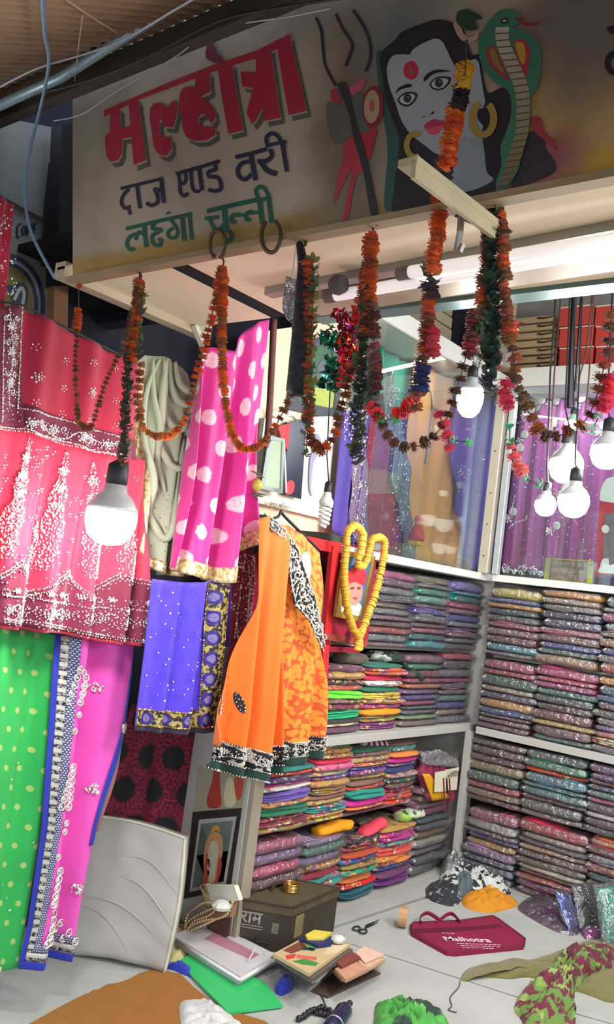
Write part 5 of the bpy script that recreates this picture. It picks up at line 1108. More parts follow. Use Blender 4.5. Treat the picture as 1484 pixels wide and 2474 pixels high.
# ------------------------------------------------------------------ bulbs and tubes
m_lit = emit('bulb_lit', (255, 250, 246), BULB); m_hold = mat('holder_black', (34, 34, 40), .5); m_capm = mat('bulb_cap', (190, 192, 194), .4, .2)
GLOBE = [(0, -1), (.45, -.92), (.8, -.65), (.97, -.2), (1, .1), (.97, .35)]
def bulb(px, py, plane, r, label, cord_to=None, lit=True, long=1.0, grp=None, cap=m_capm):
    c = plane(px, py); t = thing('light_bulb', label, 'lamp', c-V((0, 0, r*long)), grp); zt = .35*r*long
    MB().lathe(c, [(a*r, b*r*long) for a, b in GLOBE]+[(0, zt)], 18).build('globe', m_lit if lit else mat('bulb_white', (236, 236, 232), .3), t, smooth=True)
    top = c+V((0, 0, zt+.001)); MB().lathe(top, [(0, 0), (.98*r, 0), (.96*r, .12*r), (.72*r, .5*r), (.46*r, .72*r), (.42*r, 1.0*r), (0, 1.0*r)], 16).build('cap', cap, t, smooth=True)
    MB().lathe(top+V((0, 0, .98*r)), [(.36*r, 0), (.42*r, .1*r), (.40*r, .8*r), (.12*r, 1.0*r), (0, 1.0*r)], 12).build('holder', m_hold, t, smooth=True)
    if cord_to: MB().tube([top+V((0, 0, 1.9*r))]+list(cord_to), .003, 5).build('cord', m_hold, t)
    return t
B1 = lambda x, y: onY(x, y, 2.05)
bulb(1136, 962, B1, .036, 'big lit bulb hanging before the side showcase under the green garland', [B1(1142, 840), B1(1160, 700), V((B1(1160, 700).x, 2.05, 2.952))], long=1.5)
B2 = lambda x, y: onX(x, y, .30)
bulb(268, 1256, B2, .060, 'large lit bulb hanging in front of the red lehenga', [B2(286, 1090), B2(300, 1040), B2(330, 720), V((.30, B2(330, 720).y, 1.93))], long=1.0)
B3 = lambda x, y: onY(x, y, 2.75)
B3b, B3c, B3d, B3e = (lambda x, y: onY(x, y, 2.68)), (lambda x, y: onY(x, y, 2.64)), (lambda x, y: onY(x, y, 2.60)), (lambda x, y: onY(x, y, 2.88))
GB = 'lit bulbs clustered before the back showcase'
bulb(1368, 1128, B3, .056, 'largest lit bulb in the cluster before the maroon lehenga', [B3(1366, 985), B3(1378, 700), V((B3(1378, 700).x+.01, 2.75, 2.952))], grp=GB)
bulb(1466, 1096, B3b, .050, 'lit bulb at the open end of the cluster before the back showcase', [B3b(1468, 985), B3b(1480, 700), V((B3b(1480, 700).x+.01, 2.68, 2.952))], grp=GB)
bulb(1318, 1222, B3c, .034, 'smallest low lit bulb in the cluster above the jewellery', [B3c(1322, 1130), B3c(1330, 900), B3c(1345, 690), V((B3c(1345, 690).x+.01, 2.64, 2.952))], grp=GB)
bulb(1386, 1214, B3d, .048, 'low lit bulb in the cluster above the brown name plate', [B3d(1390, 1120), B3d(1400, 900), B3d(1408, 690), V((B3d(1408, 690).x+.01, 2.60, 2.952))], grp=GB)
bulb(1383, 1026, B3e, .026, 'small lit bulb with a green cap above the cluster', [B3e(1386, 955), B3e(1388, 700), V((B3e(1388, 700).x+.01, 2.88, 2.952))], cap=mat('cap_green', (150, 190, 170), .4), grp=GB)
# spiral bulb, unlit
c = onX(786, 1236, .08)
t = thing('spiral_bulb', 'unlit white spiral bulb hanging in front of the white wall board', 'lamp', c-V((0, 0, .06)))
MB().tube([c+V((.019*math.cos(a)*(1-.25*(a/31)), .019*math.sin(a)*(1-.25*(a/31)), .022-.075*a/31)) for a in [i*.35 for i in range(90)]], .0058, 7).build('spiral_tube', mat('spiral_white', (226, 224, 216), .35), t, smooth=True)
MB().lathe(c+V((0, 0, .018)), [(.013, 0), (.024, .004), (.026, .018), (.016, .034), (.013, .05), (0, .05)], 16).build('base', mat('base_white', (214, 210, 200), .4), t, smooth=True)
MB().lathe(c+V((0, 0, .066)), [(.012, 0), (.014, .004), (.013, .034), (.004, .042), (0, .042)], 12).build('holder', m_hold, t, smooth=True)
MB().tube([c+V((0, 0, .1)), onX(790, 1100, .08), onX(800, 900, .1), V((.1, onX(800, 900, .1).y, 1.93))], .0025, 5).build('cord', m_hold, t)
# fluorescent fixture under the soffit: two tubes, trough and end caps
t = thing('tube_fixture', 'two long white fluorescent tubes in a metal trough under the soffit', 'lamp', onZ(1000, 660, 1.9))
ZT = 1.885
m_tube = emit('tube_glass', (255, 252, 246), .4)
T1a, T1b = onY(812, 704, 1.64), onY(1560, 586, 1.64); T2a, T2b = onY(812, 725, 1.69), onY(1560, 606, 1.69)
T1a, T1b = onZ(1000, 656, ZT), onZ(1500, 577, ZT); d_ = (T1b-T1a); T1a = T1a-d_*.02; T1b = T1b+d_*.5
T2a, T2b = onZ(812, 714, ZT-.01), onZ(1500, 597, ZT-.01); T2b = T2b+(T2b-T2a)*.4
for a, b in ((T1a, T1b), (T2a, T2b)):
    MB().tube([a, b], .0135, 12).build('tube', m_tube, t, smooth=True); MB().tube([a-(b-a).normalized()*.03, a], .015, 10).build('end_cap', mat('end_cap_grey', (92, 86, 84), .5), t)
dd = (T2b-T2a).normalized(); mid = (T1a+T1b+T2a+T2b)/4
MB().box(V((1.35, 1.60, 1.91)), (1.7, .10, .02), (dd, V((-dd.y, dd.x, 0)), V((0, 0, 1)))).build('trough', mat('trough_brown', (156, 140, 122), .45, .3, var=.3), t)
MB().box(V((1.3, 1.50, 1.915)), (1.7, .03, .02), (dd, V((-dd.y, dd.x, 0)), V((0, 0, 1)))).build('metal_strip', mat('strip_metal', (150, 148, 142), .35, .6), t)
MB().lathe(onZ(806, 690, 1.885), [(.02, 0), (.024, .01), (.02, .03), (0, .03)], 10, dd).build('end_cap', mat('end_cap_dark', (70, 62, 66), .5), t)
# black pole and ropes in the interior
B4 = lambda x, y: onY(x, y, 2.9)
t = thing('black_pole', 'flat black metal strap hanging from the ceiling before the loft boxes', 'pole', B4(1375, 985)); MB().tube([V((B4(1396, 560).x, 2.9, 2.952)), B4(1390, 660), B4(1376, 985)], .011, 6).build('strap', m_hold, t)
t = thing('black_pole', 'thinner black rod beside the flat black strap before the red boxes', 'pole', B4(1398, 940)); MB().tube([V((B4(1406, 570).x, 2.9, 2.952)), B4(1390, 945)], .005, 6).build('rod', m_hold, t)
for i, (pts, lab) in enumerate([([(1358, 640), (1352, 760), (1340, 900), (1332, 1050)], 'brown rope looped down before the flat cartons'), ([(1440, 640), (1424, 900), (1414, 1000)], 'thin dark cord hanging before the red boxes'), ([(1416, 860), (1402, 905), (1398, 940)], 'short dark cord beside the thinner black rod')]):
    tag(MB().tube([V((B4(*pts[0]).x, 2.9, 2.952))]+[B4(*p) for p in smooth_line(pts)], .003, 5).build('hanging_rope', mat('rope_brown', (88, 66, 58), .8)), lab, 'rope')
# iron rings, hook bracket and slat at the sign's foot
m_iron = mat('rusty_iron', (96, 78, 62), .6, .5, var=.3)
for cx, cy, rx, ry, a0_, a1_, lab in ((526, 590, 19, 34, -250, 70, 'narrow rusty iron ring hanging under the green sign lettering'), (655, 570, 23, 40, -60, 240, 'wide rusty horseshoe ring hanging at the lower sign edge')):
    t = thing('iron_ring', lab, 'ring', onS(cx, cy+ry, .02))
    MB().tube([onS(*p, .018+.01*math.sin(i*.13)) for i, p in enumerate(arc(cx, cy, rx, ry, a0_, a1_, 26))], .0045, 7).build('ring', m_iron, t, smooth=True)
t = thing('slat_bracket', 'cream wooden slat bracket jutting from the sign over the tubes', 'bracket', onY(1090, 470, 1.12))
A, B = onY(985, 390, 1.02), onY(1196, 552, 1.30); dv = (B-A).normalized(); sv = dv.cross(V((0, 0, 1))).normalized(); uv_ = sv.cross(dv)
MB().box((A+B)/2, ((B-A).length, .034, .012), (dv, sv, uv_)).build('slat', mat('slat_cream', (178, 168, 136), .6, var=.2), t)
MB().box((A+B)/2-uv_*.014+sv*.012, ((B-A).length, .008, .028), (dv, sv, uv_)).build('slat_rib', mat('slat_cream', (178, 168, 136), .6, var=.2), t)
MB().tube([onY(1116, 500, 1.24), onY(1112, 560, 1.24), onY(1104, 606, 1.25), onY(1112, 606, 1.25), onY(1118, 590, 1.25)], .006, 6).build('metal_hook', mat('hook_grey', (150, 146, 138), .4, .5), t)
MB().tube([onY(1100, 520, 1.28), onY(1172, 552, 1.29), onY(1236, 560, 1.27)], .003, 5).build('wire', m_wire_d, t)

# ------------------------------------------------------------------ garlands
def tint_mat(name, rough=.7, metal=0.0, var=.3, sheen=.2, thin=0.0):
    k = Mt(name); oi = k.n('ShaderNodeObjectInfo'); n = k.noise(1.6, 3)
    c = k.mix(n, k.mix(1.0, oi.outputs['Color'], (1-var, 1-var, 1-var, 1), 'MULTIPLY'), oi.outputs['Color']); k.fin(c, rough, metal, sheen)
    if thin:
        tl = k.n('ShaderNodeBsdfTranslucent'); k.lk(c, tl.inputs[0]); mx = k.n('ShaderNodeMixShader'); mx.inputs[0].default_value = thin
        k.lk(k.b.outputs[0], mx.inputs[1]); k.lk(tl.outputs[0], mx.inputs[2]); k.lk(mx.outputs[0], k.out.inputs[0])
    return k.m
m_pet, m_leaf, m_foil = tint_mat('petal', var=.15, thin=.45), tint_mat('leaf', .6, thin=.35), tint_mat('foil', .15, .85, .15)
def flower_mesh(seed, layers=3, pet=8):
    """ruffled ball of blunt petals round a small core"""
    r = random.Random(seed); mb = MB(); mb.lathe((0, 0, 0), [(0, -.5), (.62, -.3), (.7, 0), (.62, .3), (0, .5)], 8)
    for l in range(layers):
        z = (l/(layers-1)-.5)*.75; rr = 1.0-.30*abs(z)
        for i in range(pet):
            a = 2*PI*(i+.5*l)/pet+r.uniform(-.12, .12); w = .40; R_ = rr*r.uniform(.84, 1.06); dz = r.uniform(-.16, .16)
            c = lambda rad, an, zz: V((rad*math.cos(an), rad*math.sin(an), zz))
            mb.add([c(.3, a, z), c(.7*R_, a-w, z+dz*.4+.10), c(R_, a-w*.75, z+dz), c(R_*1.03, a, z+dz+.08), c(R_, a+w*.75, z+dz-.06), c(.7*R_, a+w, z+dz*.4-.10)], [(0, 1, 2), (0, 2, 3), (0, 3, 4), (0, 4, 5)])
    return raw(mb, 'flower', m_pet)
def leaf_mesh(seed, n=7, L=1.1):
    r = random.Random(seed); mb = MB()
    for i in range(n):
        a = 2*PI*i/n+r.uniform(-.4, .4); z = r.uniform(-.6, .6); tip = V((math.cos(a)*L*r.uniform(.7, 1.05), math.sin(a)*L*r.uniform(.7, 1.05), z-r.uniform(.1, .9)))
        s_ = V((-math.sin(a), math.cos(a), r.uniform(-.4, .4)))*.46; m_ = tip*.55+V((0, 0, .15))
        mb.add([V((0, 0, z)), m_+s_, tip+s_*.35, tip-s_*.3, m_-s_, m_+V((0, 0, .14))], [(0, 1, 5), (1, 2, 5), (2, 3, 5), (3, 4, 5), (4, 0, 5)])
    return raw(mb, 'leaf_cluster', m_leaf)
FL = [flower_mesh(i) for i in range(4)]; LF = [leaf_mesh(i+20) for i in range(3)]
_r = random.Random(5); _m = MB()
for _i in range(16):
    _c = V((_r.uniform(-.7, .7), _r.uniform(-.7, .7), _r.uniform(-.7, .7))); _a = V((_r.uniform(-1, 1), _r.uniform(-1, 1), _r.uniform(-1, 1))).normalized()*.5; _b = _a.orthogonal().normalized()*.34
    _m.add([_c-_a, _c+_b, _c+_a, _c-_b, _c+_a.cross(_b)*.8], [(0, 1, 4), (1, 2, 4), (2, 3, 4), (3, 0, 4)])
FO = [raw(_m, 'foil_ball', m_foil)]
for me in FO: me.shade_flat()
O_, OB, BR, DRY, DG, YL, PKF = (246, 128, 36), (226, 108, 44), (160, 88, 52), (190, 124, 66), (74, 92, 64), (232, 176, 36), (224, 70, 110)
def path3(pts, plane): return [plane(x, y) for x, y in smooth_line(pts, 6)]
def garland(label, segs, grp='marigold garlands hung from the sign', name='marigold_garland', hook=None):
    """segs: (pixel path, plane, kind, spacing, size, colours)"""
    p0 = segs[0][1](*segs[0][0][0]); t = thing(name, label, 'garland', p0, grp)
    for pts, plane, kind, sp, sz, cols in segs:
        P3 = path3(pts, plane)
        MB().tube(P3, .0011, 4).build('string', m_wire_d, t)
        cf = (lambda q, cols=cols: R.choice(cols)) if not callable(cols) else cols
        if kind == 'f': string_on(t, P3, lambda q: R.choice(FL), sp, sz, cf, 'flower', .16, .85)
        elif kind == 'l': string_on(t, P3, lambda q: R.choice(LF), sp, sz, cf, 'leaf_cluster', .2)
        elif kind == 't': string_on(t, P3, lambda q: FO[0], sp, sz, cf, 'foil_ball', .5)
    if hook: MB().tube([plane_(x, y) for x, y, plane_ in hook], .0022, 5).build('hook', m_iron, t, smooth=True)
    return t
Y1 = lambda x, y: onY(x, y, 1.262); Y2 = lambda x, y: onY(x, y, 1.23); Y3 = lambda x, y: onY(x, y, 1.29)
def hk(x, y): return [(x, y-26, Y1), (x+5, y-18, Y1), (x+4, y-8, Y1), (x-2, y-4, Y1), (x, y+6, Y1)]
ORG = [O_, O_, OB, (206, 92, 30)]; DRYS = [DRY, BR, (140, 96, 40), (120, 90, 40)]
garland('thin sparse dry marigold string at the partition end of the sign', [
    ([(191, 690), (190, 760)], Y2, 'f', .05, .010, [OB]), ([(188, 748), (187, 792)], Y2, 'f', .010, .012, ORG), ([(186, 800), (182, 880), (184, 960), (190, 1015), (204, 1034)], Y2, 'f', .012, .0075, DRYS),
    ([(204, 1034), (222, 1030), (246, 950), (276, 880), (300, 830), (318, 760), (334, 690)], Y2, 'f', .011, lambda q: .008+.005*max(0, q-.5), DRYS)], hook=hk(191, 690))
garland('thick orange marigold strand turning dark below, beside the thin dry string', [
    ([(337, 684), (330, 740), (322, 820), (318, 870)], Y1, 'f', .008, .0135, ORG+[BR]), ([(345, 712), (340, 770), (332, 850)], Y1, 'l', .02, .012, [(96, 116, 66), DG]),
    ([(316, 830), (308, 920), (304, 1000), (300, 1062), (297, 1120)], Y1, 'l', .009, .0145, [DG, (58, 60, 52), (74, 66, 50)]), ([(340, 880), (332, 960), (338, 1010)], Y1, 'f', .018, .012, [OB, BR, DRY])], hook=hk(337, 684))
garland('orange marigold swag hooked over the cream dupatta and pink dupatta', [
    ([(338, 1000), (346, 1032), (372, 1052), (408, 1054), (438, 1030), (460, 970), (478, 900), (496, 830), (512, 760), (530, 690), (536, 650)], Y1, 'f', lambda: 0, .0115, ORG)] if 0 else [
    ([(338, 1000), (346, 1032), (372, 1052), (408, 1054), (438, 1030), (460, 970), (478, 900), (496, 830), (512, 760), (530, 690), (536, 650)], Y1, 'f', .0145, lambda q: .008+.006*q, ORG+[DRY]),
    ([(537, 650), (540, 720), (534, 760)], Y1, 'f', .008, .012, ORG)], hook=hk(536, 648))
garland('long thin marigold swag falling across the pink dupatta', [
    ([(528, 700), (536, 780), (536, 860), (540, 940), (548, 1000), (566, 1060), (598, 1088), (632, 1070)], Y1, 'f', .010, lambda q: .0125-.004*q, ORG+[DRY, DRY]),
    ([(632, 1070), (655, 1052), (675, 1012), (690, 985), (706, 950), (718, 915)], Y1, 'f', .016, .011, [OB, BR, DRY])])
garland('marigold and green leaf strand with a loop beside the black tassel', [
    ([(744, 640), (742, 720), (744, 800), (742, 880), (744, 960), (744, 1010)], Y1, 'f', .013, .0135, ORG+[BR]), ([(754, 630), (760, 680), (754, 760), (752, 860), (750, 960), (742, 1060), (738, 1100)], Y1, 'l', .020, .014, [(84, 96, 56), DG, (120, 120, 62)]),
    ([(748, 1020), (752, 1060), (772, 1086), (794, 1078), (810, 1040), (822, 990), (838, 930), (850, 880)], Y1, 'f', .014, .012, [BR, OB, (130, 60, 40)])], hook=hk(736, 600))
garland('thick orange marigold strand above a dark leafy rope and pale flowers', [
    ([(895, 574), (893, 640), (890, 720), (884, 800)], Y1, 'f', .007, .0165, [O_, OB, OB, BR]), ([(886, 640), (876, 700), (872, 740)], Y1, 'f', .013, .012, [OB, BR]),
    ([(886, 720), (880, 800), (872, 900), (866, 1000), (860, 1110)], Y1, 'l', .008, .0155, [DG, (40, 48, 44), (54, 62, 48)]), ([(902, 740), (904, 820), (908, 900), (912, 960)], Y1, 'f', .018, .0135, [(160, 84, 70), (150, 130, 124), (120, 60, 50)])], hook=hk(897, 572))
garland('bright orange marigold garland hanging in front of the painted face', [
    ([(1128, 100), (1124, 180)], lambda x, y: onY(x, y, 1.11), 'f', .09, .004, [DG]), ([(1120, 172), (1119, 204)], lambda x, y: onY(x, y, 1.13), 'f', .009, .015, [YL, YL, O_]), ([(1118, 210), (1110, 240)], lambda x, y: onY(x, y, 1.14), 'f', .009, .016, [(50, 24, 38)]),
    ([(1110, 238), (1106, 250)], lambda x, y: onY(x, y, 1.145), 'f', .009, .015, [O_, (60, 24, 36)]), ([(1102, 262), (1094, 320), (1082, 380), (1072, 400)], lambda x, y: onY(x, y, 1.16), 'f', .0085, .0165, [(246, 122, 20), O_, (236, 104, 26)]),
    ([(1076, 408), (1074, 424)], lambda x, y: onY(x, y, 1.18), 'l', .01, .015, [(50, 50, 40), (40, 24, 36)]),
    ([(1054, 462), (1060, 500), (1056, 560), (1048, 620), (1044, 650)], lambda x, y: onY(x, y, 1.24), 'f', .0085, .0155, [O_, OB, O_]), ([(1042, 656), (1040, 672)], Y1, 'l', .01, .018, [(80, 104, 74), DG]), ([(1038, 690), (1040, 712)], Y1, 'f', .011, .016, [(84, 44, 76)]),
    ([(1034, 720), (1030, 790), (1022, 860), (1018, 880)], Y1, 'f', .011, .0145, [OB, BR, (150, 74, 40)]), ([(1046, 800), (1046, 856)], Y1, 'f', .014, .015, [(226, 66, 96)]), ([(1018, 890), (1012, 940)], Y1, 'f', .012, .017, [(52, 64, 140), (40, 50, 110)]), ([(1010, 950), (1006, 985)], Y1, 'f', .015, .014, [OB, BR])])
garland('dark green leafy rope flanked by dry marigolds under the slat bracket', [
    ([(1196, 508), (1190, 560), (1188, 640), (1192, 720), (1186, 800), (1186, 880), (1180, 940)], Y3, 'l', .008, .018, [DG, (40, 66, 52), (30, 50, 44)]),
    ([(1190, 512), (1176, 570), (1172, 640), (1164, 700), (1168, 760)], Y3, 'f', .013, .0135, [OB, BR, DRY]), ([(1206, 508), (1214, 580), (1216, 660), (1222, 740), (1232, 820)], Y3, 'f', .012, .013, [(150, 90, 50), OB, BR]),
    ([(1232, 820), (1244, 880), (1252, 940), (1262, 965)], Y3, 'f', .018, .0115, [(110, 74, 50), BR])], hook=hk(1200, 500))
Y5 = lambda x, y: onY(x, y, 1.6)
garland('brown dry flower swag looping before the tan dress to the green rope', [
    ([(905, 985), (930, 1040), (965, 1078), (1000, 1080), (1040, 1062), (1080, 1010), (1104, 940), (1130, 850), (1150, 780), (1164, 740)], Y5, 'f', .026, .014, [(104, 60, 44), BR, (90, 56, 44)])], name='dry_garland')
garland('brown dry flower swag before the maroon lehenga at the open end', [
    ([(1480, 760), (1468, 840), (1452, 920), (1430, 990), (1400, 1030), (1352, 1052), (1310, 1050), (1280, 1000), (1262, 960)], Y5, 'f', .024, .015, [(120, 72, 50), BR, (96, 62, 48)])], name='dry_garland')
GP = 'plastic flower strings inside the shop'
garland('red and pink plastic flower string between the two dark ropes', [
    ([(896, 985), (918, 1010)], Y5, 'f', .018, .018, [(226, 70, 80)]), ([(930, 1015), (958, 1012)], Y5, 'l', .02, .014, [(70, 160, 80)]), ([(960, 1000), (985, 985), (1004, 965)], Y5, 'f', .013, .018, [(232, 66, 74)]), ([(1060, 1000), (1076, 1040), (1088, 1080)], Y5, 'f', .022, .015, [PKF]),
    ([(1100, 1065), (1136, 1068)], Y5, 'l', .026, .012, [(90, 190, 120)])], GP, 'plastic_flower_string')
garland('pink plastic flower cluster with a green leaf hanging by the corner post', [
    ([(1222, 925), (1218, 950), (1228, 985)], Y5, 'f', .015, .017, [PKF, (240, 90, 120)]), ([(1232, 1030), (1232, 1068)], Y5, 'l', .03, .012, [(80, 180, 120)]), ([(1236, 1078), (1246, 1110), (1262, 1140)], Y5, 'f', .016, .015, [(236, 120, 120)]), ([(1272, 1158), (1304, 1172)], Y5, 'l', .026, .012, [(110, 200, 150)])], GP, 'plastic_flower_string')
garland('pink plastic flower string at the open end of the shop', [
    ([(1476, 910), (1470, 950), (1456, 990)], Y5, 'f', .013, .018, [PKF, (236, 60, 84)]), ([(1446, 1010), (1428, 1046)], Y5, 'l', .024, .013, [(150, 220, 180)])], GP, 'plastic_flower_string')
garland('red and magenta foil tassel bunch under the orange marigold strand', [
    ([(826, 760), (836, 800), (840, 860), (846, 905)], Y5, 't', .012, .022, [(206, 36, 70), (190, 30, 90), (226, 80, 40)]), ([(860, 770), (856, 820), (862, 860), (850, 920)], Y5, 't', .013, .018, [(214, 60, 50), (150, 30, 120), (230, 130, 50)])], 'foil tassels', 'foil_tassel')
garland('green foil tassel bunch beside the framed landscape', [([(794, 800), (800, 840), (806, 880), (812, 920)], Y5, 't', .016, .022, [(16, 110, 84), (20, 140, 100)])], 'foil tassels', 'foil_tassel')
garland('magenta and green foil tassel bunch beside the leafy green rope', [
    ([(1222, 762), (1236, 780), (1222, 800)], Y5, 't', .014, .017, [(190, 50, 160), (210, 60, 120)]), ([(1166, 760), (1172, 790)], Y5, 't', .014, .014, [(20, 130, 90)]), ([(1200, 810), (1196, 830)], Y5, 't', .012, .014, [(30, 150, 100)]), ([(1200, 845), (1208, 870), (1202, 885)], Y5, 't', .013, .015, [(214, 50, 150)])], 'foil tassels', 'foil_tassel')
garland('crimson flower bunch hanging above the big lit bulb', [([(1150, 760), (1140, 800), (1136, 840)], Y5, 'f', .013, .02, [(190, 56, 84), (150, 70, 76)]), ([(1166, 850), (1158, 880)], Y5, 't', .014, .014, [(226, 222, 214)])], GP, 'plastic_flower_string')
# black tassel and clear bag
t = thing('black_tassel', 'long black cloth tassel with a pointed top hanging beside the marigold loop', 'tassel', Y1(728, 590))
MB().tube([Y1(*p) for p in smooth_line([(724, 588), (732, 640), (730, 720), (728, 800), (724, 880), (716, 955)])], lambda u: .007+.014*min(1, u*1.3) if u < .97 else .012, 10).build('black_cloth', mat('black_net', (30, 32, 40), .6, var=.5, nsc=90, bump=.5), t, smooth=True)
MB().tube([Y1(731, 575), Y1(738, 588), Y1(730, 600)], .002, 5).build('hook', m_iron, t)
for q in ([(726, 592), (720, 600)], [(730, 600), (718, 612)]): MB().tube([Y1(*p) for p in q], .0025, 5).build('wisp', mat('black_net', (30, 32, 40)), t)
t = thing('clear_bag', 'crumpled clear plastic bag hanging beside the black tassel', 'bag', Y3(702, 810))
MB().tube([V((onY(706, 672, 1.32).x, 1.32, 1.93)), onY(706, 674, 1.32)], .0015, 4).build('string', m_wire_w, t)
d = Drape([(698, 672), (716, 672)], [(694, 770), (722, 815)], left=[(698, 672), (690, 720), (694, 770)], right=[(716, 672), (722, 740), (722, 815)], Y=1.32, fold=folds(.008, .03)); d.patch('bag', clear('bag_film', (176, 184, 200), .45, .08, .12, 50, 1.0, (150, 150, 170)), t, nu=16, nv=24, thick=.004)

# ------------------------------------------------------------------ things lying on the platform
Z = lambda x, y, z=0.0: onZ(x, y, z)
nU = V((0, 0, 1))
def slab(name, px4, z0, z1, m, parent=None, bev=0):
    top = [Z(x, y, z1) for x, y in px4]; return MB().poly(top, nU, z1-z0).build(name, m, parent)
def heap(name, label, cat, outline, h, m, seed=1, rings=16, n=84, wr=1.0, peak=None, base=.002, parent=None, px=True, flat=.55, fine=7.0, grp=None):
    """crumpled cloth with a pixel outline on the floor"""
    P = [Z(x, y) for x, y in smooth_line(outline, 6, True)] if px else outline
    P = [V(p) for p in resample([tuple(p) for p in P]+[tuple(P[0])], sum((P[i]-P[i-1]).length for i in range(len(P)))/n)][:n]; n = len(P)
    c = Z(*peak) if peak else sum(P, V((0, 0, 0)))/n; mb = MB(); mb.v.append(V((c.x, c.y, h*1.0)))
    sd = V((seed*3.7, seed*1.3, 0))
    for r in range(1, rings+1):
        q = r/rings
        for p in P:
            x = c+(p-c)*q; b = noise.noise(x*fine*1.6+sd); b2 = noise.noise(x*fine*4+sd)
            w1 = x+V((b2, b, 0))*.03; rid = 1-abs(noise.noise(w1*fine*2.6-sd))*2.4; rid += .45*(1-abs(noise.noise(w1*fine*6+sd))*2.6)
            z = h*(1-q**(2+flat*4))*(.45+.42*rid*wr+.2*b2*wr) + h*.25*b*wr*(1-q)+base
            mb.v.append(V((x.x+b2*.006*wr*(q < 1), x.y+b*.006*wr*(q < 1), max(base*.5, z))))
    for i in range(n): mb.f.append((0, 1+i, 1+(i+1) % n))
    for r in range(rings-1):
        for i in range(n): a = 1+r*n+i; b = 1+r*n+(i+1) % n; mb.f.append((a, a+n, b+n, b))
    k = len(mb.v); mb.v += [V((p.x, p.y, 0.0)) for p in P]
    for i in range(n): mb.f.append((1+(rings-1)*n+i, k+i, k+(i+1) % n, 1+(rings-1)*n+(i+1) % n))
    o = mb.build(name, m, parent, smooth=True)
    return o if parent is not None else tag(o, label, cat, grp)
# brown mat
m_mat = mat('brown_mat', (150, 100, 44), .9, var=.12, nsc=14, bump=.3, bsc=120)
edge = [(120, 2446), (160, 2424), (196, 2406), (216, 2398), (224, 2392), (238, 2390), (258, 2378), (285, 2374), (310, 2366), (335, 2352), (362, 2344), (400, 2345), (436, 2352), (468, 2384), (520, 2425), (580, 2448), (640, 2466), (700, 2510), (620, 2570), (20, 2560), (40, 2490)]
tag(MB().poly([Z(x, y, .004) for x, y in edge], nU, .004).build('brown_mat', m_mat), 'mustard brown cloth mat with a ragged edge at the front of the platform', 'mat')
# white cushion
def cushion():
    p0, p1 = Z(172, 2302), Z(402, 2345); w = (p1-p0); L = w.length; w.normalize(); nf = V((w.y, -w.x, 0)); lean = V((0, 0, 1))*.995-nf*.09; lean.normalize()
    hgt = .405; T = .062; nd_ = w.cross(lean); mb = MB(); N, M_ = 22, 26; rows = []
    def f(u, v, s):
        e = min(1, 6*min(u, 1-u))*min(1, 7*min(v, 1-v)); e = max(0, e)**.5
        wr = .006*noise.noise(V((u*3, v*7+u*2.5, s*4)))+.004*math.sin(14*(v*.8+u*u*.35))*u*(1-v)
        hs = hgt*(1-.05*u)
        bowx = .012*math.sin(PI*v)
        return p0+w*(u*L+bowx*(2*u-1))+lean*(v*hs+.012*math.sin(PI*u))+nd_*s*(T*(.42+.18*e)+wr*(s > 0))+nf*(-T*.5)*0
    for s in (1, -1):
        for j in range(M_+1):
            for i in range(N+1): mb.v.append(f(i/N, j/M_, s))
    K = (N+1)*(M_+1)
    for s in (0, 1):
        for j in range(M_):
            for i in range(N): a = s*K+j*(N+1)+i; q = (a, a+1, a+N+2, a+N+1); mb.f.append(q if s == 0 else q[::-1])
    for j in range(M_):
        for i in (0, N): a = j*(N+1)+i; mb.f.append((a, a+N+1, K+a+N+1, K+a))
    for i in range(N):
        for j in (0, M_): a = j*(N+1)+i; mb.f.append((a, a+1, K+a+1, K+a))
    lo = min(p.z for p in mb.v); mb.v = [p-V((0, 0, lo)) for p in mb.v]
    t = thing('floor_cushion', 'white cotton covered floor cushion standing on edge beside the magenta sari', 'cushion', (p0+p1)/2)
    o = mb.build('cover', mat('cushion_cotton', (172, 168, 162), .85, var=.07, nsc=5), t, smooth=True)
    pts = [f(i/N, 1, 1)+V((0, 0, .002-lo)) for i in range(N+1)]; MB().tube(pts, .004, 6).build('piping', mat('piping_cream', (206, 202, 180), .8), t, smooth=True)
    MB().tube([f(1, j/M_, 1)+V((0, 0, -lo)) for j in range(M_+1)], .005, 6).build('piping', mat('piping_cream', (206, 202, 180), .8), t, smooth=True)
    for a, b in (((.0, .42), (.95, .18)), ((0, .36), (.6, .08)), ((.4, .6), (1, .30)), ((.45, .75), (1, .55))):
        P_ = [f(a[0]+(b[0]-a[0])*q, a[1]+(b[1]-a[1])*q+.09*math.sin(PI*q), 1)+nd_*.0005+V((0, 0, -lo)) for q in [i/12 for i in range(13)]]
        MB().tube(P_, lambda u: .0032*math.sin(PI*min(.98, max(.02, u))), 6).build('crease', mat('cushion_cotton', (196, 190, 182)), t, smooth=True)
cushion()
